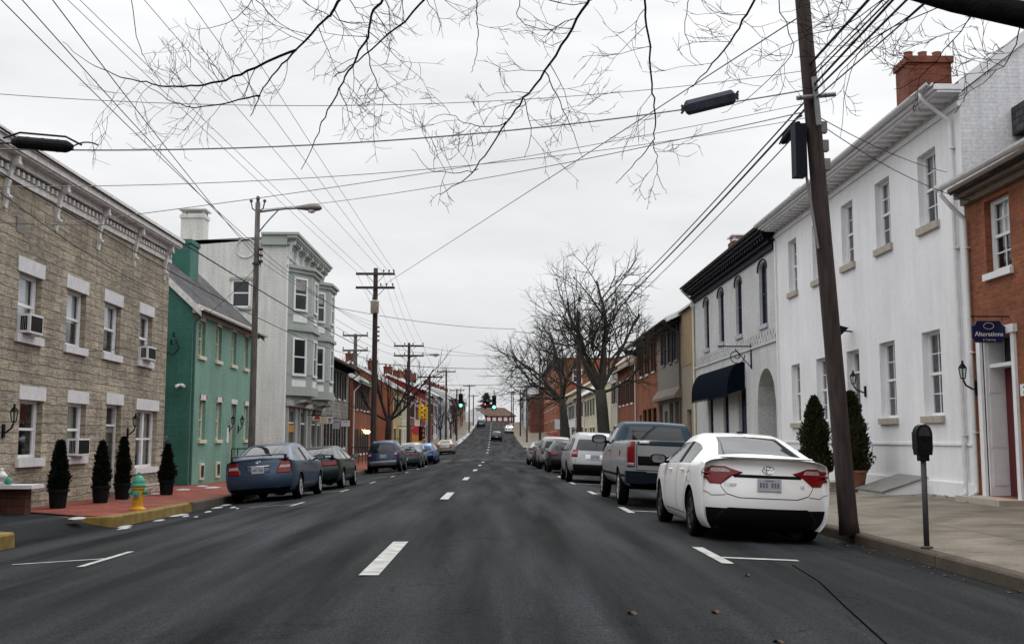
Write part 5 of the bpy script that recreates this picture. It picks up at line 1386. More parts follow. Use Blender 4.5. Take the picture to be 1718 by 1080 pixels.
    for sg in (-1,1):
        mb=MB(); x0=sg*(hwM-.08)
        big=sp.get('mirror_size',1)
        cx_=sg*(hwM+.10*big+.02)
        vs=[];fs=[];n=14
        for i,(yy,sc_) in enumerate(((-.045,.86),(-.03,1),(.04,.98),(.09,.75),(.12,.35))):
            for a in range(n):
                q=2*math.pi*a/n; ca,sa=math.cos(q),math.sin(q)
                ex_=abs(ca)**.6*math.copysign(1,ca); ez_=abs(sa)**.6*math.copysign(1,sa)
                vs.append((cx_+ex_*.125*big*sc_,my+yy,mz+ez_*.075*big*sc_))
        for i in range(4):
            for a in range(n): fs.append((i*n+a,i*n+(a+1)%n,(i+1)*n+(a+1)%n,(i+1)*n+a))
        fs.append(tuple(range(n))); fs.append(tuple(4*n+a for a in range(n)))
        mb.add(vs,fs); mb.tube([(x0,my+.05,mz-.05*big),(cx_-sg*.06,my+.04,mz-.03*big)],.025,6)
        mo=mb.build('wing_mirror',sp.get('mirror_mat',sp['paint']),root,smooth=True)
        g=MB(); g.add([(cx_+math.copysign(abs(math.cos(q))**.6,math.cos(q))*.10*big,my-.047,mz+math.copysign(abs(math.sin(q))**.6,math.sin(q))*.058*big) for q in [2*math.pi*a/16 for a in range(16)]],[tuple(range(16))]); g.build('mirror_glass','mirror_glass',mo)
    # seams and handles on flanks
    sm=MB()
    for sg in (-1,1):
        f=flank(sg)
        for ln in sp.get('seams',[]): line(ln,f,.012,sm)
    for ln in sp.get('tailseams',[]): 
        line(ln,proj,.008,sm); line([(-a,b) for a,b in ln],proj,.008,sm)
    if sm.v: sm.build('door_seams','plastic',root,recalc=False)
    for hy,hz in sp.get('handles',[]):
        for sg in (-1,1):
            f=flank(sg); p=f(hy,hz,0); mb=MB(); mb.tube([p+Vector((sg*.0,-.09,0)),p+Vector((sg*.03,-.07,0)),p+Vector((sg*.03,.07,0)),p+Vector((0,.09,0))],.012,6); mb.build('door_handle',sp.get('handle_mat',sp['paint']),root,smooth=True)
    # tail lights
    for sg in (-1,1):
        for i,(rows_,mat) in enumerate(sp['tail']):
            rr=[(z,sg*a,sg*b) for z,a,b in rows_]
            if i==0: tl=patch(rr,'tail_light',mat,root,.010)
            else: patch(rr,'lens',mat,tl,.0135 if mat!='lamp_red' else .015)
    for rows_,name,mat,off in sp.get('patches',[]): patch(rows_,name,mat,root,off)
    if 'plate' in sp:
        z,s=sp['plate']; a=proj(s-.15,z-.075,.012);b=proj(s+.15,z-.075,.012); yy=min(a.y,b.y,proj(s,z+.075,.012).y)-.004
        mb=MB(); mb.box(s-.155,s+.155,yy-.006,yy+.02,z-.08,z+.08); po=mb.build('licence_plate','plate',root)
        mb=MB(); rr_=random.Random(hash(sp['label'])%1000)
        for i in range(7):
            if i==3: continue
            x=s-.115+i*.038; mb.box(x-.013,x+.013,yy-.008,yy-.0062,z-.035,z+.03); 
        mb.box(s-.06,s+.06,yy-.008,yy-.0062,z+.048,z+.062)
        mb.build('plate_characters','plate_ink',po)
    if 'badge' in sp:
        z,s,w_=sp['badge']; p=proj(s,z,.006); mb=MB()
        for ax_,bz_,ox,oz in ((w_,w_*.62,0,0),(w_*.38,w_*.6,0,0),(w_*.75,w_*.25,0,w_*.3)):
            pts=[proj(s+ox+ax_*math.cos(q),z+oz+bz_*math.sin(q),.006) for q in [2*math.pi*i/20 for i in range(21)]]
            mb.tube(pts,.0055,5,cap=False)
        mb.build('emblem','chrome',root)
    if 'spoiler' in sp:
        z,y,w_,h,thk=sp['spoiler']; mb=MB(); n=16; vs=[];fs=[]
        for i in range(n+1):
            s=-1+2*i/n; x=s*w_; zz=z-(.10 if h>0 else 0)*max(0,(abs(s)-.86)/.14)**1.5*1.0; yy=y+.10*abs(s)**3
            vs+=[(x,yy,zz),(x,yy-.012,zz+thk*.6),(x,yy+.03,zz+thk),(x,yy+.20,zz+thk*.75),(x,yy+.22,zz)]
        for i in range(n):
            for k in range(5): fs.append((i*5+k,i*5+(k+1)%5,(i+1)*5+(k+1)%5,(i+1)*5+k))
        fs+= [tuple(range(5)),tuple(n*5+k for k in range(5))]
        mb.add(vs,fs)
        if h>0:
            for sg in (-1,1): mb.hexa([(sg*w_*.93-.03,y+.05,z-h-.03),(sg*w_*.93+.03,y+.05,z-h-.03),(sg*w_*.93+.03,y+.2,z-h-.03),(sg*w_*.93-.03,y+.2,z-h-.03),(sg*w_*.93-.03,y+.05,z+.01),(sg*w_*.93+.03,y+.05,z+.01),(sg*w_*.93+.03,y+.2,z+.01),(sg*w_*.93-.03,y+.2,z+.01)])
        mb.build('spoiler',sp.get('spoiler_mat',sp['paint']),root,smooth=False)
    if 'rack' in sp:
        x,z0,ya,yb=sp['rack']
        for sg in (-1,1):
            mb=MB(); mb.tube([(sg*x,ya,z0-.03),(sg*x,ya+.08,z0+.045),(sg*x,yb-.08,z0+.045),(sg*x,yb,z0-.03)],.018,8); mb.build('roof_rail','plastic' if sp.get('darkrack') else 'chrome',root,smooth=True)
    if 'extras' in sp: sp['extras'](root,proj,patch,flank,line)
    return root
M['plate_ink']=paint('plate_ink',(.15,.15,.19),.6,.1,5,0)
def place(root,x,y,yaw=0):
    zl=zroad(x-.75,y+2); zr=zroad(x+.75,y+2); zf=zroad(x,y+3.5); zk=zroad(x,y+.8)
    root.location=(x,y,zroad(x,y)); roll=math.atan((zl-zr)/1.5); pitch=math.atan((zf-zk)/2.7)
    root.rotation_euler=(pitch,roll,R(yaw)); root.location.z=(zl+zr)/2-2*math.sin(pitch)+.0

def sedan_st(H=1.45,deck=1.08,hood=.98,belt=.98,L=4.64,rg=(.62,1.45),ws=(2.95,3.72),roofw=.56,hw=.885):
    a,b=rg; c,d=ws
    return [(0,deck-.10,deck-.005,.70,''),(.16,deck-.09,deck+.0,.70,''),(a-.12,deck-.08,deck+.0,.70,''),
      (a,belt-.0,deck+.02,.70,'R'),(b-.28,belt-.005,H-.14,roofw+.04,'RS'),(b,belt-.01,H-.055,roofw,'S'),(b+.45,belt-.015,H-.005,roofw,'P'),(b+.53,belt-.018,H,roofw,'S'),
      (c-.28,belt-.03,H-.02,roofw,'S'),(c,belt-.035,H-.07,roofw,'SW'),(c+.42,belt-.04,H-.26,roofw+.06,'W'),(d,hood-.05,hood+.02,.70,''),(d+.35,hood-.08,hood-.01,.70,''),(L-.35,hood-.20,hood-.11,.66,''),(L,hood-.30,hood-.22,.6,'')]
def suv_st(H=1.72,belt=1.05,L=4.55,hood=1.05,rw=.60,ws=(2.85,3.45),rake=.30,z_rear=None):
    c,d=ws
    return [(0,belt-.02,H-.10,rw,'S'),(.75,belt-.02,H-.02,rw,'P'),(.85,belt-.02,H-.015,rw,'S'),(1.75,belt-.03,H,rw,'P'),(1.84,belt-.03,H,rw,'S'),(c-.25,belt-.04,H-.02,rw,'S'),(c,belt-.05,H-.07,rw,'SW'),(c+.38,belt-.055,H-.30,rw+.05,'W'),(d,hood-.06,hood+.02,.70,''),(d+.4,hood-.09,hood-.02,.70,''),(L-.3,hood-.2,hood-.10,.66,''),(L,hood-.32,hood-.22,.6,'')]

WHITE=cpaint('paint_white',(.80,.80,.79),metal=0,rough=.35,dirt=.08)
# white sedan, right foreground
def corolla_extra(root,proj,patch,flank,line):
    sm=MB()
    # trunk lid outline and bumper top line
    line([(-.80,.90),(-.70,.72),(-.60,.63),(-.40,.585),(.40,.585),(.60,.63),(.70,.72),(.80,.90)],proj,.010,sm)
    line([(-1.06,.66),(-.86,.60),(-.62,.615)],proj,.008,sm); line([(1.06,.66),(.86,.60),(.62,.615)],proj,.008,sm)
    sm.build('boot_seam','plastic',root,recalc=False)
    sm=MB(); f=flank(-1); line([(.95,.86),(1.05,.90),(1.16,.86),(1.16,.76),(1.05,.72),(.95,.76),(.95,.86)],f,.008,sm); sm.build('fuel_flap','plastic',root,recalc=False)
    mb=MB(); mb.box(-.035,.035,1.75,1.83,1.448,1.475); mb.build('roof_antenna','plastic',root)
    patch([(1.392,-.12,.12),(1.402,-.12,.12)],'brake_lamp','lamp_red',root,.01,6)
    patch([(.845,-.50,.50),(.885,-.52,.52)],'number_plate_recess','plastic',root,.004,16)
    patch([(.19,-.80,.80),(.32,-.79,.79),(.42,-.66,.66),(.455,-.56,.56)],'rear_diffuser','plastic',root,.012,20)
    text('COROLLA','badge_lettering','steel',root,.055,proj(-.50,.745,.010),(R(80),0,0),.002)
    text('LE','badge_lettering','steel',root,.055,proj(.50,.745,.010),(R(80),0,0),.002)
sp=dict(name='parked_car',label='white sedan parked at the right kerb in front of the leaning utility pole',cat='car',L=4.64,W=1.775,zu=.17,mirror_mat=M['plastic'],wr=.325,wy=(.98,3.68),
  st=sedan_st(1.455,1.11,1.0,1.0,4.64,rg=(.50,1.42),ws=(2.85,3.65)),yr=[.16,.06,.0,.03,.10,.13,.10,.10],paint=WHITE,corner=.27,
  rear_rows={0:1,1:1},mirror=(3.0,1.02),badge=(.955,0,.085),spokes=5,twin=True,darkrim=True,
  tail=[([(.755,.70,.94),(.80,.63,1.02),(.86,.54,1.10),(.895,.40,1.12),(.915,.37,1.10),(.955,.55,1.05),(.985,.66,.95)],'lamp_red'),([(.905,.56,1.0),(.935,.58,.99),(.96,.64,.95)],'lamp_clear')],
  plate=(.76,0),handles=[(1.55,.90),(2.55,.88)],rear_crease={7:.85,3:.45,0:.6,1:.3},
  seams=[[(1.10,.98),(1.20,.75),(1.42,.50),(1.50,.28)],[(2.02,1.0),(2.02,.28)],[(3.02,.98),(3.1,.6),(3.02,.28)],[(1.5,.285),(3.0,.285)]],
  extras=corolla_extra,spoiler=(1.095,.07,.60,0,.028),exh=.55)
wc=make_car(sp); place(wc,3.52,14.0,.3)
wc['group']='cars parked along the right kerb'
GRP_R='cars parked along the right kerb'; GRP_L='cars parked along the left kerb'

# blue sedan, left
BLUE=cpaint('paint_blue',(.026,.052,.095),metal=.3,rough=.32,dirt=.15)
sp2=dict(name='parked_car',label='metallic blue sedan with boot spoiler, nearest car on the left kerb',cat='car',group=GRP_L,L=4.8,W=1.80,zu=.24,wr=.32,wy=(1.02,3.74),
  st=sedan_st(1.49,1.09,1.0,.99,4.80,rg=(.52,1.40),ws=(2.95,3.75),roofw=.58),yr=[.16,.05,.0,.02,.08,.10,.12,.12],paint=BLUE,corner=.20,
  mirror=(3.1,1.04),mirror_mat=M['plastic'],badge=(1.0,.0,.06),spokes=7,hub=True,
  tail=[([(.70,.47,.93),(.78,.50,.98),(.88,.57,1.0),(.99,.63,.96),(1.01,.66,.90)],'lamp_red'),([(.82,.56,.95),(.90,.62,.95)],'lamp_clear')],
  plate=(.80,0),handles=[(1.7,.90),(2.6,.89)],rear_crease={7:.8,3:.45,0:.6},
  patches=[([(.74,-.30,.30),(.86,-.31,.31)],'plate_panel',cpaint('paint_blue_light',(.06,.09,.13),metal=.3),.004),([(.885,-.32,.32),(.905,-.34,.34)],'chrome_strip','chrome',.016)],
  seams=[[(1.15,.96),(1.25,.7),(1.45,.5),(1.5,.3)],[(2.12,.98),(2.12,.3)],[(3.1,.96),(3.15,.6),(3.1,.3)]],
  spoiler=(1.155,.10,.72,.07,.035),spoiler_mat=cpaint('paint_spoiler',(.02,.028,.045),metal=.3),exh=.5)
c2=make_car(sp2); place(c2,-5.95,27.0,-1.0)

# dark green sedan
GREEN=cpaint('paint_green',(.006,.018,.016),metal=.3,rough=.3,dirt=.12)
sp3=dict(sp2); sp3.update(label='dark green sedan parked just ahead of the metallic blue sedan on the left',L=4.55,W=1.72,paint=GREEN,wy=(.95,3.6),
  st=sedan_st(1.40,1.03,.96,.95,4.55,rg=(.58,1.35),ws=(2.8,3.55),roofw=.54),mirror=(2.95,1.0),mirror_mat=GREEN,plate=(.58,0),
  tail=[([(.74,.30,.90),(.88,.30,.94)],'lamp_red')],patches=[([(.76,-.30,.30),(.86,-.30,.30)],'reflector_panel','lamp_red',.006)],spoiler=(1.07,.10,.66,.06,.03),spoiler_mat=M['plastic'],badge=(.93,0,.04))
c3=make_car(sp3); place(c3,-5.75,33.7,-.5)

# pickup
TWO_=cpaint('paint_pickup_blue',(.004,.026,.048),metal=.0,rough=.6,dirt=.1); TWO_.node_tree.nodes['Principled BSDF'].inputs['Coat Weight'].default_value=.15
SILV=cpaint('paint_pickup_silver',(.27,.275,.28),metal=.15,rough=.45,dirt=.3)
def pk(root,proj,patch,flank,line):
    mb=MB(); mb.box(-.92,.92,-.12,.18,.50,.70); mb.box(-.95,-.55,-.13,.12,.48,.72); mb.box(.55,.95,-.13,.12,.48,.72)
    o=mb.build('rear_bumper',paint('paint_bumper',(.004,.008,.014),.7,.2,8,.2,spec=.1),root)
    mb=MB(); mb.box(-.06,.06,-.22,.3,.36,.44); mb.tube([(0,-.2,.44),(0,-.2,.52)],.03,8); mb.build('tow_hitch','plastic',root)
    patch([(.84,-.73,.73),(1.02,-.73,.73)],'tailgate_band','plastic',root,.008,14)
    text('CHEVROLET','tailgate_lettering','steel',root,.10,proj(.35,.93,.012),(R(90),0,0),.002)
    patch([(1.235,-.74,.74),(1.33,-.74,.74)],'tailgate_top',TWO_,root,.006,14)
    sm=MB(); line([(-.76,.74),(-.76,1.33)],proj,.012,sm); line([(.76,.74),(.76,1.33)],proj,.012,sm); line([(-.76,.74),(.76,.74)],proj,.012,sm); sm.build('tailgate_seam','plastic',root,recalc=False)
    patch([(1.27,-.70,-.50),(1.325,-.70,-.50)],'sticker','sign_white',root,.012,4)
    f=flank(-1); sm=MB(); line([(.2,.62),(5.2,.62)],f,.05,sm,.006); f=flank(1); line([(.2,.62),(5.2,.62)],f,.05,sm,.006); sm.build('side_moulding','plastic',root,recalc=False)
    p=flank(-1)(1.0,1.06,.006); mb=MB(); mb.tube([p-Vector((.0,0,0)),p+Vector((.02,0,0))],.06,12); mb.build('fuel_flap','plastic',root)
H=1.80
stp=[(0,1.28,1.34,.8,''),(.07,1.28,1.34,.8,''),(.10,1.28,1.34,.8,'B'),(2.35,1.28,1.34,.8,'B'),(2.38,1.28,1.34,.8,''),(2.46,1.28,1.36,.8,'UR'),(2.58,1.27,H-.09,.73,'U'),(2.63,1.27,H-.02,.73,'SU'),(3.55,1.24,H,.73,'SU'),(3.75,1.22,H-.07,.73,'SUW'),(4.15,1.18,1.42,.76,'W'),(4.35,1.12,1.19,.8,''),(4.8,1.08,1.15,.8,''),(5.3,1.0,1.08,.76,''),(5.55,.92,1.0,.72,'')]
spp=dict(name='pickup_truck',label='silver pickup truck with blue cab top and dark tailgate band ahead of the white sedan',cat='pickup truck',group=GRP_R,L=5.55,W=1.94,zu=.42,wr=.37,wy=(1.28,4.62),
  st=stp,yr=[.12,.06,.04,.02,.0,.0,.0,.0],paint=SILV,paint2=TWO_,two=1,corner=.07,taper=((0,.99),(.35,1.0),(.8,1.0)),rear_rows={0:1,1:1},mirror=(3.75,1.36),mirror_mat=M['plastic'],mirror_size=1.35,
  tail=[([(.80,.80,.965),(1.3,.80,.965),(1.33,.83,.96)],'lamp_red'),([(.82,.81,.96),(.88,.81,.96)],'lamp_clear')],kcrease={0:.9,1:.9,2:1,3:1,4:.9,5:.6},rear_crease={7:.9,0:.6},
  seams=[[(2.50,1.28),(2.50,.46)],[(2.62,1.26),(2.62,.46)],[(3.9,1.2),(3.95,.8),(3.85,.46)]],handles=[(2.8,1.1)],handle_mat=M['plastic'],extras=pk,spokes=8,exh=-.6,hub=True)
pu=make_car(spp); place(pu,3.44,21.2,.2)

# silver SUV
SIL2=cpaint('paint_silver',(.27,.275,.28),metal=.35,rough=.35,dirt=.3)
def suvx(dark=True):
    def f(root,proj,patch,flank,line):
        patch([(.30,-.80,.80),(.62,-.82,.82)],'rear_bumper','plastic' if dark else 'steel',root,.016,16)
        sm=MB(); line([(-.72,.66),(-.74,1.0)],proj,.01,sm); line([(.72,.66),(.74,1.0)],proj,.01,sm); sm.build('tailgate_seam','plastic',root,recalc=False)
    return f
sp4=dict(name='parked_car',label='silver crossover with a dark rear bumper parked ahead of the pickup',cat='car',group=GRP_R,L=4.5,W=1.82,zu=.30,wr=.35,wy=(.92,3.54),
  st=suv_st(1.72,1.06,4.5),yr=[.12,.05,.0,.04,.10,.14,.30,.44],paint=SIL2,corner=.2,rear_glass_rows=(5,),mirror=(2.95,1.12),mirror_mat=M['plastic'],
  tail=[([(.86,.66,.96),(1.10,.70,.98)],'lamp_red'),([(.96,.70,.95),(1.01,.71,.95)],'lamp_clear')],plate=(.86,.0),handles=[(1.4,1.0),(2.3,.98)],
  patches=[([(.78,-.34,.34),(.94,-.35,.35)],'plate_panel','sign_white',.004)],rear_crease={7:.5,5:.3,0:.6},
  seams=[[(1.0,1.04),(1.15,.7),(1.3,.36)],[(1.8,1.04),(1.8,.36)],[(2.9,1.0),(2.95,.6),(2.9,.36)]],extras=suvx(True),rack=(.60,1.71,.6,2.7),darkrack=True,spokes=5)
c4=make_car(sp4); place(c4,3.2,35.6,.3)
# black hatchback
BLK=cpaint('paint_black',(.012,.014,.018),metal=.4,rough=.25,dirt=.15)
sp5=dict(sp4); sp5.update(label='small black hatchback between the silver crossover and the silver van',L=4.1,W=1.76,paint=BLK,zu=.22,wr=.32,wy=(.78,3.3),
  st=suv_st(1.50,.98,4.1,.95,.54,ws=(2.55,3.25)),yr=[.12,.05,.0,.04,.08,.12,.34,.50],mirror=(2.7,1.02),mirror_mat=BLK,rack=(.5,1.2,1,1.2),
  tail=[([(.80,.46,.92),(.94,.52,.96)],'lamp_red')],plate=(.70,0),patches=[],extras=suvx(True),seams=[],handles=[(1.3,.9)])
sp5.pop('rack')
c5=make_car(sp5); place(c5,3.12,48.6)
# silver minivan
sp6=dict(sp4); sp6.update(label='silver people carrier with a wide rear window, third silver vehicle from the white sedan',L=4.9,W=1.92,wy=(1.0,3.95),st=suv_st(1.74,1.08,4.9,1.0,.66,ws=(3.3,4.0)),mirror=(3.3,1.1),mirror_mat=SIL2,
  tail=[([(.80,.78,1.0),(1.12,.80,1.0)],'lamp_red')],patches=[],extras=suvx(False),seams=[],handles=[(1.5,1.0)],yr=[.12,.05,.0,.03,.06,.08,.14,.22])
sp6.pop('rack')
c6=make_car(sp6); place(c6,3.05,55.6)
sp7=dict(sp5); sp7.update(label='dark grey car, second to last in the right-hand row',paint=cpaint('paint_darkgrey',(.035,.038,.045),metal=.5),sub=1,st=suv_st(1.58,1.0,4.1,.98,.56,ws=(2.55,3.25)))
c7=make_car(sp7); place(c7,2.95,62.3)
sp8=dict(sp2); sp8.update(label='pale silver sedan at the far end of the right-hand row before the crossing',group=GRP_R,paint=SIL2,sub=1,mirror_mat=SIL2,patches=[],spoiler_mat=SIL2); sp8.pop('spoiler')
c8=make_car(sp8); place(c8,2.8,68.3)
# left row further on
sp9=dict(sp4); sp9.update(label='dark blue SUV with roof rails parked beside the pole with the transformer',group=GRP_L,paint=cpaint('paint_navy',(.006,.02,.055),metal=.3,rough=.35,dirt=.1),mirror_mat=M['plastic'],st=suv_st(1.70,1.05,4.5,ws=(2.8,3.45)),
  tail=[([(.84,.70,.98),(1.06,.72,.98)],'lamp_red'),([(.90,.72,.95),(.97,.72,.95)],'lamp_clear')],extras=suvx(False),patches=[([(.30,-.8,.8),(.42,-.8,.8)],'lower_bumper','plastic',.012)],plate=(.86,.05),yr=[.12,.05,.0,.04,.10,.14,.26,.36])
c9=make_car(sp9); place(c9,-5.95,56.0,-.6)
sp10=dict(sp3); sp10.update(label='dark teal sedan parked in front of the dark blue SUV',paint=cpaint('paint_teal',(.03,.06,.07),metal=.5),sub=1,mirror_mat=M['plastic'])
c10=make_car(sp10); place(c10,-5.35,62.8)
sp11=dict(sp6); sp11.update(label='silver estate car behind the dark teal sedan on the left',group=GRP_L,st=suv_st(1.58,1.0,4.9,1.0,.6,ws=(3.3,4.0)),W=1.76,sub=1)
c11=make_car(sp11); place(c11,-5.6,69.0)
sp12=dict(sp5); sp12.update(label='bright blue hatchback in the left row before the crossing',group=GRP_L,paint=cpaint('paint_bright',(.04,.12,.30),metal=.4),sub=1)
c12=make_car(sp12); place(c12,-5.15,74.6)
sp13=dict(sp3); sp13.update(label='black sedan, last car of the left row at the crossing',paint=BLK,sub=1,mirror_mat=BLK)
c13=make_car(sp13); place(c13,-5.3,79.4)
BEI=cpaint('paint_beige',(.30,.27,.24),metal=.4,rough=.35)
sp14=dict(sp2); sp14.update(label='beige sedan parked alone on the left just beyond the crossing',paint=BEI,sub=1,mirror_mat=BEI,patches=[([(.62,-.8,.8),(.70,-.8,.8)],'bumper_strip','lamp_red',.006)]); sp14.pop('spoiler')
c14=make_car(sp14); place(c14,-5.3,108,-1)
def drv(src,lab,paint_,x,y,grp='cars driving up the hill'):
    s=dict(src); s.update(label=lab,paint=paint_,sub=1,group=grp,mirror_mat=paint_,name='moving_car'); s.pop('spoiler',None); s['tail']=[(r,'tail_lit' if m=='lamp_red' else m) for r,m in s['tail']]
    c=make_car(s); place(c,x,y); return c
M['tail_lit']=M['lamp_red']
drv(sp5,'dark hatchback driving away in the right lane halfway to the crest',cpaint('paint_dk',(.02,.024,.03),metal=.4),-.2,160)
drv(sp4,'dark blue car near the crest left of the centre line',cpaint('paint_dkb',(.02,.035,.07),metal=.4),-3.6,232)
drv(sp2,'white sedan on the right side of the road partway up the hill',WHITE,2.2,205)
drv(sp2,'small white car at the very top of the hill on the left',WHITE,-3.9,262)

# ------------------------------------------------------------------ poles
def pole_pts(base,top,n=8): return [base.lerp(top,i/n) for i in range(n+1)]
def crossarm(root,c,half,axis,mat='wood_pole',ins=(-1,-.5,.5,1),hgt=.14,brace=True):
    """c local centre, axis unit vector"""
    a=Vector(axis).normalized(); c=Vector(c); mb=MB(); s=a.cross(Vector((0,0,1))).normalized()*.055
    z=Vector((0,0,.065)); e0,e1=c-a*half+s*2.4,c+a*half+s*2.4
    mb.hexa([e0-s-z,e1-s-z,e1+s-z,e0+s-z,e0-s+z,e1-s+z,e1+s+z,e0+s+z])
    o=mb.build('crossarm',mat,root)
    if brace:
        mb=MB(); 
        for sg in (-1,1): mb.tube([c+a*sg*half*.5+s*1.2,c-Vector((0,0,.6))+s],.018,5)
        mb.build('brace','steel',o)
    for t in ins:
        p=c+a*half*t*.94+s*2.4+z; mb=MB(); mb.lathe([(.015,0),(.015,.05),(.05,.06),(.055,.10),(.03,.12),(.045,.14),(.03,hgt+.05),(.0,hgt+.06)],8,p); mb.build('insulator','porcelain',o,smooth=True)
def upole(x,y,zt,r,label,arms=(),mat='wood_pole',lean=(0,0),name='utility_pole',group='wooden utility poles',steps=False):
    b=Vector((x,y,zwalk(x,y)-.02)); top=Vector((x+lean[0],y+lean[1],zt))
    root=thing(name,label,'utility pole',b,group)
    mb=MB(); L=top-b; mb.tube([L*t for t in (0,.02,.15,.3,.45,.6,.75,.9,1)],[r*1.2,r*1.08,r*1.04,r,r*.96,r*.92,r*.87,r*.82,r*.78],12)
    mb.build('pole',mat,root,smooth=True)
    for z,half,ins in arms:
        t=(z-b.z)/(L.z); crossarm(root,L*t,half,(1,0,0),mat,ins)
    return root,b,L
# near right leaning pole, photo px (1425,888) at depth 14.8
b=at(1425,888,14.8); tp=at(1346,0,14.8); d=tp-b; 
RX,RY=b.x,14.8
rp,rb,rl=upole(RX,RY,10.4,.118,'dark wooden utility pole leaning over the kerb behind the white sedan',arms=((9.6,1.2,(-1,-.4,.4,1)),),lean=(d.x/d.z*10.4,0))
def onpole(z): return Vector((RX+d.x/d.z*(z-rb.z),RY,z))
mb=MB(); p=onpole(5.5)-rb
mb.box(p.x-.30,p.x-.14,-.12,.12,4.85-rb.z,5.6-rb.z); cb=mb.build('cable_box','charcoal',rp)
mb=MB(); mb.tube([(p.x-.14,-.03,4.9-rb.z),(p.x-.1,-.03,4.6-rb.z),(p.x-.02,-.10,3.8-rb.z)],.02,8); mb.build('conduit','galv',rp)
mb=MB()
for i in range(3): 
    z=4.95+i*.27; q=onpole(z)-rb; mb.box(q.x+.08,q.x+.18,-.05,.05,z-rb.z,z-rb.z+.16)
mb.build('spool_rack','galv',rp)
mb=MB(); q=onpole(5.95)-rb; mb.tube([q+Vector((-.25,-.16,.0)),q+Vector((.3,-.16,.06))],.035,8); mb.tube([q+Vector((.0,-.18,.3)),q+Vector((.05,-.18,-.4))],.04,8); mb.build('pole_band','steel',rp)
# left side near pole, just outside the frame, that carries the wires overhead
NL,nlb,_=upole(-7.35,13.0,10.3,.14,'tall wooden pole at the alley corner, left of the stone house',arms=((9.75,1.9,(-1,-.5,.5,.85,1)),),mat='grey_pole')
# lamp pole
def lamp_arm(root,z,L,mat='galv',sc_=1.0,mount=.09):
    mb=MB(); mb.tube([(mount*.5,0,z),(L*.4,0,z+.05*L),(L*.75,0,z+.09*L),(L,0,z+.10*L)],.028*sc_,8); mb.tube([(mount*.5,0,z-.62),(.25,0,z-.35),(.45,0,z-.12),(.62,0,z+.06)],.018*sc_,6)
    ao=mb.build('lamp_arm',mat,root,smooth=True)
    mb=MB(); n=14; vs=[];fs=[]
    prof=[(0,.03,.03),(.05,.06,.06),(.25,.11,.10),(.45,.18,.14),(.62,.19,.15),(.74,.14,.11),(.80,.06,.04)]
    for x,w_,h_ in prof:
        for k in range(n):
            q=2*math.pi*k/n; vs.append((L+(x-.05)*1.0,w_*math.cos(q),z+.10*L+h_*math.sin(q)*(1.0 if math.sin(q)>0 else .55)))
    m=len(prof)
    for i in range(m-1):
        for k in range(n): fs.append((i*n+k,i*n+(k+1)%n,(i+1)*n+(k+1)%n,(i+1)*n+k))
    fs+=[tuple(range(n)),tuple((m-1)*n+k for k in range(n))]
    mb.add(vs,fs); mb.build('lamp_head','galv',root,smooth=True)
    mb=MB(); mb.lathe([(.10,0),(.12,-.04),(.09,-.09),(.03,-.11)],14,(L+.45,0,z+.10*L-.04)); mb.build('lamp_lens','sign_white',root,smooth=True)
p0=atx(452,337,-6.95); LY=p0.y
lp=thing('street_lamp','grey steel street lamp pole with a curved bracket beside the metallic blue sedan','street lamp',(-7.15,31.3,zwalk(-7.15,31.3)))
zb_=lp.location.z; top=at(452,340,31.3).z-zb_; dx=0
mb=MB(); mb.tube([(0,0,t*top) for t in (0,.03,.2,.5,.8,1)],[.13,.105,.10,.09,.08,.072],12); mb.build('pole','grey_pole',lp,smooth=True)
lamp_arm(lp,top-.28,1.15,sc_=1.2)
mb=MB(); mb.tube([(0,0,top),(0,0,top+.12)],.05,8); 
for sg in (-1,1): mb.tube([(0,0,top-.3),(sg*.16,0,top-.18),(sg*.2,0,top+.02)],.02,6); mb.lathe([(.05,0),(.05,.05),(.02,.08)],8,(sg*.2,0,top+.02))
mb.lathe([(.06,0),(.06,.06),(.03,.1)],8,(0,0,top+.1)); mb.build('pin_insulator','porcelain',lp)
mb=MB()
for i in range(3): mb.lathe([(.03,0),(.065,.02),(.065,.07),(.03,.09)],8,(.13,0,top-1.45-.18*i))
mb.tube([(.13,0,top-1.95),(.13,0,top-1.2)],.012,5); mb.lathe([(.12,-.02),(.12,.04)],10,(0,0,top-1.85)); mb.build('insulator_rack','porcelain',lp)
LAMP=lp.location.copy(); LTOP=top
# transformer pole at y=54
PY=60.
zt_=at(627,450,PY).z
P2x=at(627,700,PY).x
p2,b2,l2=upole(P2x,PY,zt_,.16,'utility pole with two crossarms and a grey transformer above the dark blue SUV',arms=((at(627,460,PY).z,1.1,(.45,.75,1)),(at(627,483,PY).z,1.1,(.3,.62,.95))))
zt2=at(627,525,PY).z-b2.z; mb=MB(); mb.lathe([(.0,.0),(.20,.0),(.235,.03),(.235,.62),(.25,.64),(.25,.68),(.18,.74),(0,.76)],18,(.0,-.28,zt2-.05)); tr=mb.build('transformer','rusty',p2,smooth=True)
mb=MB(); mb.lathe([(.05,0),(.03,.06),(.05,.1),(.03,.2)],8,(-.1,-.3,zt2+.69)); mb.lathe([(.05,0),(.03,.06),(.05,.1),(.03,.2)],8,(.1,-.3,zt2+.69)); mb.build('bushing','porcelain',tr)
mb=MB()
for i in range(4): mb.lathe([(.03,0),(.07,.02),(.07,.08),(.03,.1)],8,(.2,0,zt2-1.1+.25*i-.5))
mb.build('insulator_rack','porcelain',p2)
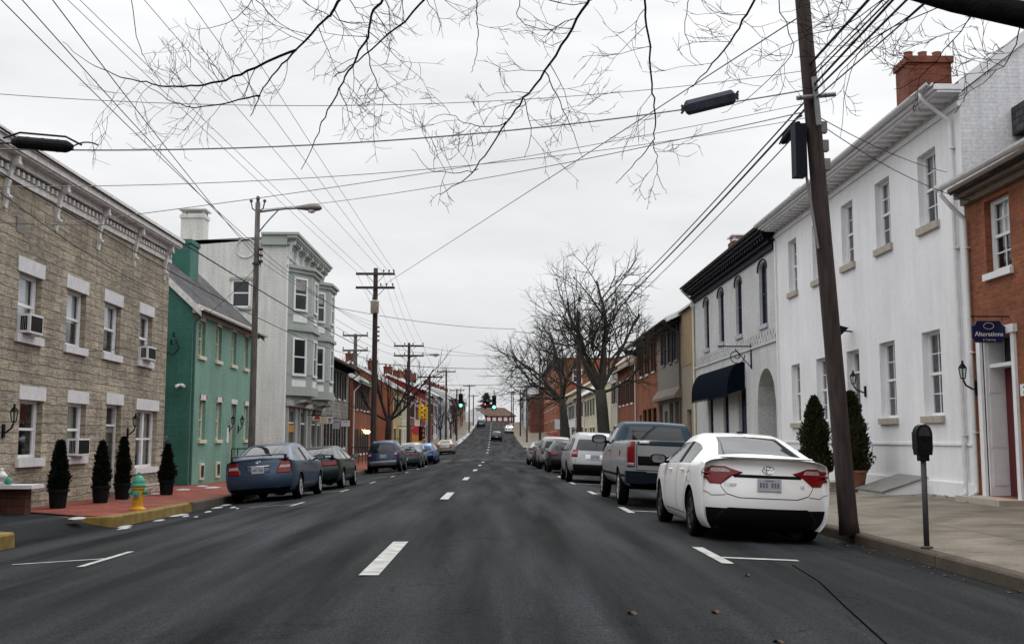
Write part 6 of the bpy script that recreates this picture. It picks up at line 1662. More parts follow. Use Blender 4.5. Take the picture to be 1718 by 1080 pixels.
# further poles
specs=[(697,575,82,'slim pole with crossarm and cobra lamp past the crossing on the left',2),
 (722,628,100,'plain pole with one crossarm beside the mustard house',1),(748,620,131,'pole with short crossarm on the left below the hill',1),
 (766,652,165,'twin-armed pole on the lower left hill pavement',1),(787,645,203,'pole with high crossarm halfway up the left hill',1),(794,662,240,'last pole before the crest on the left',1)]
LP=[]
for px,py,Y,lab,na in specs:
    x=min(kl(Y)-.25,at(px,735,Y).x); zt=at(px,py,Y).z; r_,bb,ll=upole(x,Y,zt,.13,lab,arms=[(zt-.25-.75*i,1.15,(-1,-.3,.3,1)) for i in range(na)])
    LP.append((r_,bb,zt))
    if Y==82: lamp_arm(r_,zt-bb.z-1.1,1.6)
# the pole set back behind the orange brick house, leaning crossarms
x_,Y_=at(596,600,76).x,76; 
upole(x_,Y_,at(596,560,76).z,.15,'weathered pole rising behind the orange brick house roof',arms=((at(596,563,76).z,.9,(-1,1)),(at(596,588,76).z,.9,(-1,1))),mat='grey_pole')
r965,b965,_=upole(5.2,68.5,at(960,522,68.5).z,.17,'thick dark pole between the two bare street trees on the right',arms=())
upole(5.35,90,at(962,600,90).z,.13,'slim reddish pole right of the thick dark pole',mat='wood_pole')
for px,py,Y,lab in ((906,604,118,'pole in front of the tall red brick block on the right'),(884,645,160,'pole with a crossarm left of the brick block'),(873,652,190,'pole on the upper right pavement with crossarm'),(861,655,225,'pole near the crest on the right, with crossarm'),(858,657,262,'farthest pole at the crest on the right')):
    x=max(kr(Y)+.25,at(px,735,Y).x); zt=at(px,py,Y).z; upole(x,Y,zt,.12,lab,arms=[] if Y==118 else [(zt-.3,1.1,(-1,-.3,.3,1))])

# ------------------------------------------------------------------ wires
def wire(a,b_,label,r=.011,sag=.3,name='overhead_cable',group=None,n=18,mat='cable'):
    a=Vector(a);b_=Vector(b_); mid=(a+b_)/2
    o=thing_mesh=None
    pts=[]
    for i in range(n+1):
        t=i/n; p=a.lerp(b_,t); p.z-=sag*4*t*(1-t); pts.append(p-a)
    mb=MB(); mb.tube(pts,r*.82,6); o=mb.build(name,mat,loc=a,smooth=True); tag(o,label,'cable',group); return o
# five primaries from the corner pole to the transformer pole and on
arm_z=at(627,453,PY).z+.1; tx=[598,612,641,651,661]
st=[(120,0),(140,0),(247,0),(320,0),(372,0)]
ords=['leftmost','second from the left','middle','fourth from the left','rightmost']
nxt=LP[0]
for i in range(5):
    e=at(tx[i],455,PY-.13); s=ray(*st[i]); 
    # line e-s direction: point where the sight line through st meets height arm_z-ish
    t=(arm_z-CZ)/s.z; q=Vector((0,0,CZ))+s*t; dirv=(q-e); k=(13-PY)/dirv.y; a=e+dirv*k
    wire(a,e,f'{ords[i]} of the five thin high wires above the left pavement',.009,.12,group='high power wires over the left pavement')
    x=nxt[1].x+(-1.1+.55*i); wire(e,(x,82,nxt[2]-.1),f'{ords[i]} of the high wires between transformer pole and next pole',.009,.35,group='high power wires over the left pavement')
    if i in (0,2,4):
        for j in range(len(LP)-1):
            A,B_=LP[j],LP[j+1]; wire((A[1].x-1.05+1.05*i/2,A[1].y,A[2]-.1),(B_[1].x-1.05+1.05*i/2,B_[1].y,B_[2]-.1),f'{ords[i]} high wire over span {("one","two","three","four","five")[j]} of the left hill poles',.012,.45,n=8)
for i,(px,py) in enumerate(((4,0),(38,0),(88,0))):
    e=Vector((LAMP.x+.13,LAMP.y,LAMP.z+LTOP-1.42-.18*i)); s=ray(px,py); t=(e.z-CZ+.3)/s.z; q=Vector((0,0,CZ))+s*t; dv=q-e; k=(13-e.y)/dv.y
    wire(e+dv*k,e,f'{("outer","centre","inner")[i]} of three parallel wires ending at the left street lamp pole',.009,.1,group='wires to the left street lamp')
    wire(e,(P2x+.2,PY,b2.z+zt2-1.1+.25*i),f'{("lowest","middle","upper")[i]} low wire from the street lamp to the transformer pole',.009,.25,group='low wires beyond the lamp')
# thick communication cable along the left fronts
wire((-7.35+.2,13,at(0,190,14.4).z-.0),at(622,590,PY),'thick black cable running down past the stone house cornice',.020,.2)
wire((-7.2,13,5.05),at(622,602,PY),'lower black cable crossing the stone wall and green house',.014,.55)
wire(at(-30,300,15.5),at(300,500,33.9),'thin black line drooping in front of the stone house upper windows',.010,.25)
wire(at(-30,372,18.4),at(240,374,28),'short thin wire strung along the top of the stone facade',.008,.06)
wire(at(113,588,23.7),(-9.7,34.1,4.6),'slack wire from the stone house to the green house corner',.008,.2)
wire((LAMP.x,LAMP.y,at(450,448,LAMP.y).z),(-9.7,34.1,4.85),'service wire from the street lamp to the green house corner',.009,.15)
wire((P2x,PY,at(627,487,PY).z),onpole(7.25),'long thin cable rising from the transformer pole to the leaning pole',.012,.0,n=24)
wire(at(560,515,57),at(865,552,70),'single cable crossing the street near the first bare tree',.018,.25)
wire(at(563,535,58),at(690,590,82),'upper of the low wires behind the transformer pole',.012,.3)
wire(at(564,548,58),at(690,602,82),'lower of the low wires behind the transformer pole',.012,.3)
wire(at(625,609,PY),at(900,614,118),'heavy cable crossing at the signals toward the right',.028,.3)
wire(at(700,645,82),at(930,640,84),'signal span wire across the crossing',.02,.15)
wire(at(690,590,82),at(905,590,118),'high thin cross wire beyond the crossing',.015,.4)
wire(at(690,578,82),at(905,600,118),'second high thin cross wire beyond the crossing',.015,.3)
# cable across the road carrying the splice closures
cA=at(150,243,14.2); cB=onpole(at(1352,150,14.8).z)
wire(at(-130,246,14.0),cB,'heavy cable sagging across the road between the black and grey closures',.013,.34,n=26,mat='pale_cable')
wire(at(-130,236,14.0),at(20,240,14),'short stub cable entering the black splice closure',.014,.02)
for i,(a0,a1) in enumerate((((-100,150),(1350,118)),((-100,398),(1352,172)),((-100,312),(1352,196)))):
    wire(at(a0[0],a0[1],13),onpole(at(a1[0],a1[1],14.8).z),f'{("topmost","lower","middle")[i]} of the thin pale wires crossing the road overhead',.006,(.35,.15,.3)[i],n=24,mat='pale_cable')
wire((LAMP.x,LAMP.y,at(450,352,LAMP.y).z),onpole(at(1350,185,14.8).z),'diagonal cable from the street lamp top to the leaning pole',.010,.2,n=22,mat='pale_cable')
M['rail_grey']=paint('rail_grey',(.06,.058,.06),.6,.2,8,.2,spec=.2)
M['slate']=paint('slate',(.045,.048,.065),.7,.3,9,.4,spec=.1)
def closure(px0,py0,px1,py1,Y,r,label,mat,Y1=None,hang_=True):
    a=at(px0,py0,Y); b=at(px1,py1,Y1 or Y); dv=b-a
    o=thing('splice_closure',label,'cable closure',a); mb=MB(); L=dv.length; u=dv.normalized()
    mb.tube([Vector(),u*.05,u*.09,u*(L-.09),u*(L-.05),dv],[r*.45,r*.8,r,r,r*.8,r*.45],14)
    if hang_:
        for t in (.25,.5,.75): mb.tube([u*(L*t-.015),u*(L*t+.015)],r*1.04,14)
    else:
        mb=MB(); mb.tube([Vector(),u*.03,u*(L-.03),dv],[r*.75,r,r,r*.75],6)
        for k in range(4):
            for e_ in (Vector(),dv): mb.tube([e_,e_+(u if e_.length>0 else -u)*.06+Vector((0,0,-.06+.04*k))],.02,4)
    mb.build('case',mat,o)
    if not hang_: return
    mb=MB(); mb.tube([u*.0-u*.12+Vector((0,0,.04)),u*.1+Vector((0,0,r+.05)),u*(L-.1)+Vector((0,0,r+.05)),dv+u*.12+Vector((0,0,.04))],.014,6); mb.build('hanger','cable',o)
closure(20,238,122,247,14.1,.085,'black cylindrical splice closure hanging by the stone house cornice','black')
wire(at(122,246,14.1),at(165,244,14.1),'looped lead leaving the black splice closure',.012,-.05)
closure(1150,182,1232,162,14.6,.105,'grey splice closure hanging over the road among the twigs','slate',hang_=False)
closure(1313,240,1340,206,15.5,.06,'small dark closure on the cable left of the leaning pole','charcoal',14.9)
# cables from the leaning pole down the right side
e=Vector((5.2,68.5,b965.z+7.4))
wire(onpole(at(1345,160,14.8).z),(5.1,68.5,at(962,560,68.5).z),'upper of the three long cables down the right side',.017,.35,group='long cables from the leaning pole',n=26)
wire(onpole(at(1345,172,14.8).z),(5.1,68.5,at(962,566,68.5).z),'middle of the three long cables down the right side',.024,.38,group='long cables from the leaning pole',n=26)
wire(onpole(at(1345,196,14.8).z),(5.1,68.5,at(962,574,68.5).z),'lowest of the three long cables down the right side',.013,.42,group='long cables from the leaning pole',n=26)
# bundle going back over the camera on the right
back=[(onpole(at(1378,112,14.8).z),(6.3,-22,8.6),.026),(onpole(at(1378,135,14.8).z),(6.6,-22,8.0),.015),(onpole(at(1378,150,14.8).z),(5.6,-22,8.0),.022),(onpole(at(1379,160,14.8).z),(6.0,-22,7.5),.020),(onpole(at(1380,172,14.8).z),(7.2,-22,7.2),.013),(onpole(at(1376,128,14.8).z),(7.8,-22,9.4),.012)]
for i,(a,b_,r) in enumerate(back): wire(a,b_,f'{("first","second","third","fourth","fifth","sixth")[i]} cable from the top in the bundle right of the leaning pole',r,.3,group='cable bundle behind the leaning pole')
wire(onpole(at(1385,190,14.8).z),(8.9,20.6,6.4),'faint service wire from the leaning pole to the white house corner',.008,.1)
wire(onpole(at(1385,200,14.8).z),(8.9,19.6,5.6),'service wire from the leaning pole toward the red brick house',.008,.15)
upole(6.4,-22,9.4,.14,'pole behind the viewer that ends the right-hand cable bundle',arms=())
wire(at(1060,592,66),(8.95,60,5.3),'service cable to the shuttered brick house',.012,.1)
closure(1047,590,1072,593,64,.16,'black closure beside the shuttered brick house windows','black')

# ------------------------------------------------------------------ traffic signals
def signal(px,py,Y,lit,label,face=True,yellow=False,yaw=0,arm=None):
    c=at(px,py,Y); o=thing('traffic_signal',label,'traffic signal',c,'traffic signals at the crossing',rot=(0,0,R(yaw)))
    mb=MB(); mb.box(-.17,.17,-.1,.12,-.55,.55); mb.box(-.03,.03,-.0,.05,.55,1.0)
    for i in range(3):
        z=.36-.36*i
        vs=[];fs=[];n=10
        for k in range(n+1):
            q=math.pi*k/n; vs+=[(.14*math.cos(q),-.1,z+.14*math.sin(q)),(.14*math.cos(q),-.30,z+.12*math.sin(q))]
        fs=[(2*k,2*k+1,2*k+3,2*k+2) for k in range(n)]; mb.add(vs,fs)
    mb.build('housing','signal_yellow' if yellow else 'black',o)
    for i,cn in enumerate(('red','amber','green')):
        z=.36-.36*i; m=MB(); m.lathe([(.12,0),(.12,-.02),(.06,-.05),(0,-.055)],16,(0,-.1,z),axis='y'); 
        m.build('lens',{'red':'red_light','green':'green_light'}[lit] if lit==cn else 'far_glass',o,smooth=True)
signal(773,672,84,'green','left of the two dark signals showing green over the road')
signal(829,675,84,'green','right of the two dark signals showing green over the road, in front of the pine')
signal(814,681,200,'red','tiny far signal showing red between the two green lights')
signal(706,690,82,None,'yellow traffic signal seen from the side on the left pole',yellow=True,yaw=70)
signal(714,694,82.6,None,'yellow traffic signal turned away, right of its twin on the left pole',yellow=True,yaw=-60)
signal(706,727,82.3,None,'low black pedestrian signal box on the left pole',yaw=75)

# ------------------------------------------------------------------ street furniture
# hydrant
h=thing('fire_hydrant','yellow fire hydrant with green bonnet and caps on the brick sidewalk','fire hydrant',(-7.16,21.6,zwalk(-7.4,21.6)))
mb=MB(); mb.lathe([(.16,0),(.16,.035),(.115,.05),(.10,.08),(.10,.40),(.125,.42),(.125,.46),(.10,.47)],20); mb.build('barrel','hydrant_yellow',h,smooth=False)
mb=MB(); mb.lathe([(.145,.47),(.145,.50),(.125,.52),(.12,.58),(.085,.65),(.04,.68),(.035,.69),(.035,.74),(.0,.745)],20); mb.build('bonnet','hydrant_green',h,smooth=False)
for sg in (-1,1):
    mb=MB(); mb.lathe([(.045,sg*.09),(.045,sg*.12),(.055,sg*.125),(.055,sg*.165),(.025,sg*.17),(.022,sg*.19),(0,sg*.195)],12,(0,0,.36),axis='x'); mb.build('outlet_cap','hydrant_green',h)
mb=MB(); mb.lathe([(.055,-.09),(.055,-.12),(.07,-.125),(.07,-.155),(.025,-.16),(.02,-.18)],14,(0,0,.32),axis='y'); mb.build('pumper_cap','hydrant_green',h)
# parking meter
b=at(1555,917,12.6); m_=thing('parking_meter','dark double-headed parking meter on a steel post at the right kerb','parking meter',(b.x,12.6,zwalk(b.x,12.6)))
zt=at(1551,770,12.6).z-m_.location.z
mb=MB(); mb.tube([(0,0,0),(0,0,zt)],.032,10); mb.lathe([(.07,0),(.07,.02),(.035,.03)],12); mb.build('post','rail_grey',m_,smooth=True)
mb=MB(); mb.box(-.055,.055,-.05,.05,zt-.02,zt+.05); 
prof=[(-.085,.05),(.085,.05),(.095,.12),(.095,.30),(.083,.35),(.06,.385),(.025,.405),(-.025,.405),(-.06,.385),(-.083,.35),(-.095,.30),(-.095,.12)]
mb.prism([(x,-.065,zt+z) for x,z in prof],(0,.13,0)); ho=mb.build('head','black',m_)
mb=MB(); mb.prism([(x*.72,-.0655-.004,zt+.30+(z-.30)*.8) for x,z in prof if z>=.30]+[(-.068,-.0695,zt+.27),(.068,-.0695,zt+.27)][::1],(0,.003,0)); mb.build('window','far_glass',ho)
mb=MB(); mb.box(-.05,.05,-.073,-.066,zt+.10,zt+.22); mb.tube([(0,-.075,zt+.25),(0,-.09,zt+.25)],.025,8); mb.build('coin_plate','black',ho)
mb=MB(); mb.box(-.09,-.02,.066,.09,zt+.12,zt+.32); mb.box(.02,.09,.066,.09,zt+.12,zt+.32); mb.build('rear_housing','charcoal',ho)
# blue sign on the brick house
q=Vector((8.62,18.55,3.02)); sg_=thing('hanging_sign','blue hanging sign with white lettering over the panelled doorway','sign',q)
mb=MB(); W_,H_=.29,.19
a=[(-W_,-H_*.55),(-W_*.78,-H_),(W_*.78,-H_),(W_,-H_*.55),(W_,H_*.5),(W_*.82,H_*.62),(W_*.70,H_),(-W_*.70,H_),(-W_*.82,H_*.62),(-W_,H_*.5)]
mb.prism([(x,-.02,z) for x,z in a],(0,.04,0)); mb.build('board','sign_blue',sg_)
mb=MB(); mb.tube([(-.3,0,.27),(.38,0,.27)],.012,6); mb.tube([(-.25,0,.27),(-.25,0,.2)],.006,4); mb.tube([(.25,0,.27),(.25,0,.2)],.006,4); mb.build('bracket_arm','black',sg_)
text('Alterations','lettering','sign_white',sg_,.112,(0,-.026,-.045),(R(90),0,0))
text('& Tailoring','lettering','sign_grey',sg_,.05,(0,-.026,-.145),(R(90),0,0))
mb=MB(); mb.tube([(.09*math.cos(q_),-.025,.10+.055*math.sin(q_)) for q_ in [2*math.pi*i/20 for i in range(21)]],.006,5); mb.build('crest','sign_grey',sg_)
# shop signs on the left
def hsign(px0,py0,px1,py1,Y,mat,label,fn=None):
    a=at(px0,py1,Y); b=at(px1,py0,Y); c=(a+b)/2; o=thing('shop_sign',label,'sign',c,'shop signs hanging over the left pavement'); w_,h_=(b.x-a.x)/2,(b.z-a.z)/2
    mb=MB(); mb.box(-w_,w_,-.02,.02,-h_,h_); mb.build('board',mat,o)
    mb=MB(); mb.tube([(-9.8-c.x,0,h_+.06),(w_,0,h_+.06)],.018,5); mb.build('bracket_arm','black',o)
    if fn: fn(o,w_,h_)
def red_logo(o,w_,h_):
    mb=MB(); mb.box(-w_*.95,w_*.9,-.028,-.0205,-h_*.8,-h_*.5); mb.build('stripe','black',o)
    mb=MB(); mb.prism([(-.12,-.028,-.02),(.2,-.028,-.02),(.16,-.028,.1),(.04,-.028,.2),(-.08,-.028,.1)],(0,.006,0)); mb.build('emblem','sign_red',o)
def lines3(o,w_,h_):
    mb=MB()
    for i,(a,b_) in enumerate(((-.7,.6),(-.5,.7),(-.6,.3))): mb.box(w_*a,w_*b_,-.026,-.0205,h_*(.45-.45*i)-.03,h_*(.45-.45*i)+.02)
    mb.build('lettering','charcoal',o)
def lines1(o,w_,h_):
    mb=MB(); mb.box(-w_*.4,w_*.5,-.026,-.0205,h_*.35,h_*.5); mb.build('lettering','charcoal',o)
hsign(524,698,538,707,54.5,'sign_white','white sign with a red emblem and black stripe, nearest of the hanging signs',red_logo)
hsign(533,699,549,711,56.5,'sign_cream','cream sign just behind the white sign with the red emblem')
hsign(549,699,558,710,60,'sign_white','white sign with dark script between the cream and the lavender signs',lines3)
hsign(558,703,570,719,62,'sign_grey','lavender-grey arched sign in the hanging row',lines1)
hsign(572,705,587,715,66,'sign_white','pale grey sign farthest along the hanging row',lines1)
# low wall with white cap and urn
lw=thing('low_wall','low dark brick wall with a white stone cap in front of the stone house','wall',(-9.0,20.4,zwalk(-9.0,20.4)-.05))
mb=MB(); mb.box(-2.4,.18,-.12,.14,0,.50); mb.box(-1.0,-.5,-.9,-.12,0,.48); mb.build('wall','wall_brick',lw)
mb=MB(); mb.box(-2.45,.36,-.28,.27,.50,.57); mb.box(-1.06,-.40,-1.0,-.281,.48,.55); mb.build('cap','stone_trim',lw)
ur=thing('urn_ornament','small white ornament standing on the low wall cap','ornament',(-9.25,20.2,lw.location.z+.58))
mb=MB(); mb.lathe([(.06,0),(.07,.02),(.035,.05),(.04,.07),(.10,.13),(.11,.17),(.06,.22),(.03,.26),(.05,.29),(.0,.31)],14); mb.build('bowl','white',ur,smooth=True)
mb=MB(); mb.lathe([(.05,0),(.07,.03),(.06,.10),(.03,.13)],10,(.14,.0,0)); mb.build('planter','hydrant_green',ur,smooth=True)
# iron railing at the green house door
rl_=thing('stoop_railing','black iron stoop railing beside the pink door of the green house','railing',(-9.1,39.3,zwalk(-9,39.3)))
mb=MB()
for yy in (0,.9): 
    for xx in (-.6,0.1): mb.tube([(xx,yy,0),(xx,yy,1.15)],.02,6)
    mb.tube([(-.6,yy,1.15),(.1,yy,1.15)],.02,6); mb.tube([(-.6,yy,.6),(.1,yy,.6)],.012,6)
mb.build('rails','black',rl_); mb=MB(); mb.box(-.68,.0,-.1,1.0,-.05,.22); mb.build('step','tan_sill',rl_)
rl2=thing('stoop_railing','dark iron railing by the brick house beyond the shop signs','railing',(-9.0,70.6,zwalk(-9,70.6)))
mb=MB()
for i in range(6): mb.tube([(-.6+.3*i*.8,0,0),(-.6+.3*i*.8,0,1.1)],.02,5)
mb.tube([(-.6,0,1.1),(.65,0,1.1)],.025,6); mb.build('rails','black',rl2)
# street name / no-entry signs at the crossing
def post_sign(x,y,mat,label,w_,h_,zc_,round_=False,cat='sign'):
    o=thing('street_sign',label,cat,(x,y,zwalk(x,y))); mb=MB(); mb.tube([(0,0,0),(0,0,zc_+h_/2)],.03,6); mb.build('post','galv',o)
    mb=MB()
    if round_: mb.lathe([(w_/2,-.05),(w_/2,-.035)],20,(0,0,zc_),axis='y')
    else: mb.box(-w_/2,w_/2,-.05,-.035,zc_-h_/2,zc_+h_/2)
    mb.build('plate',mat,o); return o
post_sign(-7.4,97.5,'sign_red','red and white sign on a post at the left crossing corner',.8,.8,2.3,True)
post_sign(5.6,98.6,'sign_grey','pale square sign left of the second bare tree trunk',.7,.9,2.9)
post_sign(5.4,99.5,'sign_red','red sign low on a pole by the right-hand row',.5,.5,1.8)
nb=thing('newspaper_box','yellow newspaper box on the right pavement behind the thick pole','newspaper box',(6.0,97.0+1.5,zwalk(6.0,98.5)))
mb=MB(); mb.box(-.3,.3,-.25,.25,.25,1.15); mb.box(-.25,-.2,-.2,.2,0,.25); mb.box(.2,.25,-.2,.2,0,.25); mb.build('box','signal_yellow',nb); mb=MB(); mb.box(-.2,.2,-.262,-.251,.6,1.05); mb.build('window','far_glass',nb)
o_=thing('shop_banner','orange sign board on the left beyond the crossing','sign',at(701,727,104)); mb=MB(); mb.box(-.55,.55,-.05,.05,-.9,.6); mb.build('board','sign_orange',o_); mb=MB(); mb.tube([(-2.5,0,.7),(.5,0,.7)],.03,5); mb.build('bracket_arm','black',o_)

# ------------------------------------------------------------------ topiary in pots
def topiary(x,y,h,r,label,leafmat,potmat,pot=(.185,.155,.38),group=None,n=4200):
    o=thing('potted_evergreen',label,'potted shrub',(x,y,zwalk(x,y)),group)
    a,b_,ph=pot; mb=MB(); mb.lathe([(b_*.9,0),(b_,.02),(a,ph-.05),(a+.03,ph-.05),(a+.03,ph),(a-.02,ph),(a-.03,ph-.08),(.0,ph-.08)],20); mb.build('pot',potmat,o,smooth=False)
    rr=random.Random(int(x*100+y)); mb=MB(); vs=[];fs=[]
    def prof(t): return r*min(1,.66+t*1.7)*(max(0,1-t)**.62)*1.06
    for i in range(n):
        t=rr.random()**1.3; R_=prof(t)*(1+.4*noise.noise(Vector((t*6,x,y)))); q=rr.random()*6.283; rad=R_*(.55+.5*rr.random()+(.25*rr.random() if rr.random()<.12 else 0))*(1+.10*math.sin(q*3+t*9+x)+.16*noise.noise(Vector((math.cos(q)*1.5,math.sin(q)*1.5,t*7+x))))
        p=Vector((rad*math.cos(q),rad*math.sin(q),ph-.06+t*h)); s_=.022+.025*rr.random()
        d_=Vector((math.cos(q)*.6+rr.uniform(-.5,.5),math.sin(q)*.6+rr.uniform(-.5,.5),.5+rr.random())).normalized(); e_=d_.cross(Vector((rr.uniform(-1,1),rr.uniform(-1,1),rr.uniform(-1,1)))).normalized()
        k=len(vs); vs+=[p,p+d_*s_*1.5+e_*s_*.5,p+d_*s_*2.6,p+d_*s_*1.5-e_*s_*.5]; fs.append((k,k+1,k+2,k+3))
    mb.add(vs,fs); mb.build('foliage',leafmat,o,recalc=False)
    mb=MB(); mb.lathe([(.03,ph-.1),(max(.02,prof(.15)*.6),ph+.1*h),(prof(.35)*.66,ph+.35*h),(prof(.6)*.62,ph+.6*h),(.015,ph+h*.9)],10); mb.build('inner_twigs',leafmat,o)
    return o
def gx_(px,Y): return at(px,800,Y).x
for px,Y,h_,lab in ((99,22.0,.98,'potted conical evergreen nearest the low wall by the stone house'),(170,24.0,.98,'second potted evergreen, right before the grey door of the stone house'),(206,25.6,1.08,'potted evergreen just behind and right of the door, next to the lantern'),(280,28.0,.92,'last potted evergreen at the corner of the stone house')):
    topiary(gx_(px,Y),Y,h_,.165,lab,'leaf_dark','black',group='potted evergreens along the stone house')
topiary(at(1371,760,25.6).x-.1,25.4,1.75,.40,'tall bronze-green potted evergreen left of the white house door','leaf_bronze','terracotta',pot=(.30,.23,.48),group='potted evergreens at the white house door',n=7000)
topiary(at(1440,760,24.0).x,24.4,1.8,.42,'tall potted evergreen half hidden behind the leaning pole','leaf_bronze','terracotta',pot=(.30,.23,.48),group='potted evergreens at the white house door',n=7000)

# ------------------------------------------------------------------ trees
class TreeGen:
    def __init__(s,seed,min_r=.006): s.r=random.Random(seed); s.mb=MB(); s.tw=MB(); s.min_r=min_r; s.count=0
    def branch(s,p,d,L,r,lev,maxlev,up=.25,spread=.7,seg=None,droop=0,kids=None,wig=.22):
        R_=s.r; n=seg or max(3,int(3+L*1.2) if lev<2 else 4); pts=[Vector(p)]; dd=Vector(d).normalized(); dirs=[dd.copy()]
        for i in range(n):
            dd=dd+Vector((R_.uniform(-1,1),R_.uniform(-1,1),R_.uniform(-1,1)))*wig+Vector((0,0,up*.25-droop*.3)); dd.normalize(); pts.append(pts[-1]+dd*(L/n)); dirs.append(dd.copy())
        r1=max(r*.35,s.min_r*.7) if lev<maxlev else s.min_r*.6
        rad=[r+(r1-r)*(i/n) for i in range(n+1)]
        tgt=s.mb if lev<=1 else s.tw
        tgt.tube(pts,rad,8 if lev==0 else 6 if lev==1 else (4 if lev==2 else 3),cap=False); s.count+=1
        if lev>=maxlev: return
        nk=kids[lev] if kids else 5
        for k in range(nk):
            t=.22+.78*((k+R_.random()*.8)/nk) if lev>0 else .35+.65*((k+R_.random()*.6)/nk)
            t=min(t,.99); i=int(t*n); f=t*n-i; q=pts[i].lerp(pts[min(i+1,n)],f); base=dirs[i]
            perp=base.cross(Vector((R_.uniform(-1,1),R_.uniform(-1,1),R_.uniform(-1,1)))).normalized()
            ang=spread*(.6+.7*R_.random()); nd=(base*math.cos(ang)+perp*math.sin(ang)); 
            rr=rad[i]*(.55+.15*R_.random()) if lev<2 else rad[i]*.7
            s.branch(q,nd,L*(.50+.25*R_.random())*(1.1-.45*t if lev>0 else 1),max(rr,s.min_r),lev+1,maxlev,up,spread,None,droop,kids,wig)
def street_tree(x,y,label,H,trunk_r,fork,limbs,seed,maxlev=4,kids=(0,7,6,5,4),mat='bark_light',spread=.62,minr=.007,name='bare_tree',group='bare street trees',wig=.16,up=.5):
    b=Vector((x,y,zwalk(x,y)-.03)); o=thing(name,label,'tree',b,group); T=TreeGen(seed,minr)
    # trunk
    pts=[Vector((0,0,0)),Vector((.01,0,.15)),Vector((fork[0]*.3,fork[1]*.3,fork[2]*.35)),Vector((fork[0]*.7,fork[1]*.7,fork[2]*.75)),Vector(fork)]
    T.mb.tube(pts,[trunk_r*1.45,trunk_r*1.1,trunk_r,trunk_r*.92,trunk_r*.85],14)
    for (dx,dy,dz,L,r) in limbs: T.branch(Vector(fork)-Vector((0,0,.15)),(dx,dy,dz),L,r,1,maxlev,up,spread,7,0,kids,wig)
    T.mb.build('trunk',mat,o,smooth=True,recalc=False); T.tw.build('crown',mat,o,smooth=True,recalc=False); return o
street_tree(5.25,52,'nearest large bare tree with a thick mossy trunk above the pickup and crossover',10.5,.31,(-.25,0,3.9),
  [(.25,.1,1,5.7,.15),(-.3,.2,1,5.3,.13),(.65,-.1,.9,4.4,.11),(-.8,-.1,.85,4.7,.11),(-.2,-.5,1,4.3,.10),(.3,.6,.9,4.3,.10),(1.0,.2,.5,3.3,.08),(-1,.2,.35,3.6,.08)],11,kids=(0,8,6,5,3),minr=.0052,spread=.85,wig=.27,up=.3)
street_tree(5.3,80,'second bare tree reaching left over the road beyond the thick dark pole',11,.30,(-.5,0,4.6),
  [(-.1,.1,1,5.4,.15),(-.5,.1,1,5.6,.14),(-1,0,.5,4.9,.11),(.4,.1,1,4.8,.12),(-.8,.3,.75,5.0,.11),(.1,-.6,.8,4.8,.11),(-1,-.1,.15,4.4,.08)],23,kids=(0,8,6,5,3),minr=.0068,spread=.8,wig=.24,up=.35)
street_tree(-7.05,68.5,'dark bare tree with forked limbs in front of the orange brick houses on the left',6.5,.21,(.1,0,3.0),
  [(-.7,0,.9,3.4,.12),(.55,.1,.9,3.0,.12),(1,0,.55,4.4,.10),(-1,.1,.35,3.0,.08),(.1,.3,1,2.8,.09)],5,maxlev=3,kids=(0,6,5,4),mat='bark',minr=.009)
for x,y,s_,lab,h_ in ((-14,92,31,'pale leafless tree beyond the orange brick house roof',4),(-8.0,150,41,'small bare tree on the left pavement before the hill',2.2),(-7.7,176,42,'bare tree beside the left pavement on the slope',2.6),(-7.7,196,43,'dark bare tree higher up the left slope',2.6)):
    k=h_/4; street_tree(x,y,lab,h_*2.5,.14*k+.05,(0,0,h_*.9),[(-.4,0,1,h_*1.1,.09*k+.02),(.4,.1,1,h_*1.1,.09*k+.02),(0,.4,1,h_*1.2,.08*k+.02),(.7,-.2,.7,h_*.9,.06*k+.02),(-.7,.2,.7,h_*.9,.06*k+.02)],s_,maxlev=3,kids=(0,7,6,5),minr=.014,mat='bark')
SRC=[o for o in C.objects if o.get('label','').startswith('dark bare tree higher')][0]
for x,y,k,lab in ((-9.5,262,1.2,'bare tree beside the last red brick house at the crest'),(-13,290,1.5,'bare tree left of the roadhouse gable'),(-17,296,1.7,'bare tree far left behind the roadhouse'),(7.5,272,1.3,'bare tree at the top of the right pavement'),(11,292,1.6,'bare tree right of the roadhouse roof'),(17,296,1.6,'outermost bare tree right of the roadhouse')):
    t_=copy_tree(SRC); t_.location=(x,y,zwalk(x,y) if y<285 else 5.2); t_.scale=(k,k,k); t_.rotation_euler=(0,0,x); t_['label']=lab
# pine beyond the crest
pn=thing('pine_tree','tall dark pine standing behind the roadhouse at the crest','tree',(at(816,700,335).x,335,5))
mb=MB(); mb.tube([(0,0,0),(0,0,13)],[.35,.05],8); mb.build('trunk','bark',pn)
vs=[];fs=[];rr=random.Random(3)
for i in range(9500):
    t=rr.random(); z=3+t*10.2; tier=.65+.35*math.sin(t*38); R_=7.2*(1-t)**.75*tier*(.8+.4*noise.noise(Vector((t*6,1,2)))); q=rr.random()*6.283; rad=R_*rr.random()**.5*(.75+.25*math.sin(q*5+t*20))
    p=Vector((rad*math.cos(q),rad*math.sin(q),z-.18*rad)); s_=.2+.18*rr.random(); d_=Vector((math.cos(q),math.sin(q),rr.uniform(-.3,.3))); e_=d_.cross(Vector((rr.uniform(-1,1),rr.uniform(-1,1),1))).normalized(); k=len(vs)
    vs+=[p-e_*s_*.4,p+d_*s_*1.8,p+e_*s_*.4]; fs.append((k,k+1,k+2))
mb=MB(); mb.add(vs,fs); mb.build('crown','leaf_pine',pn,recalc=False); pn.scale=(1.15,1.15,.78)

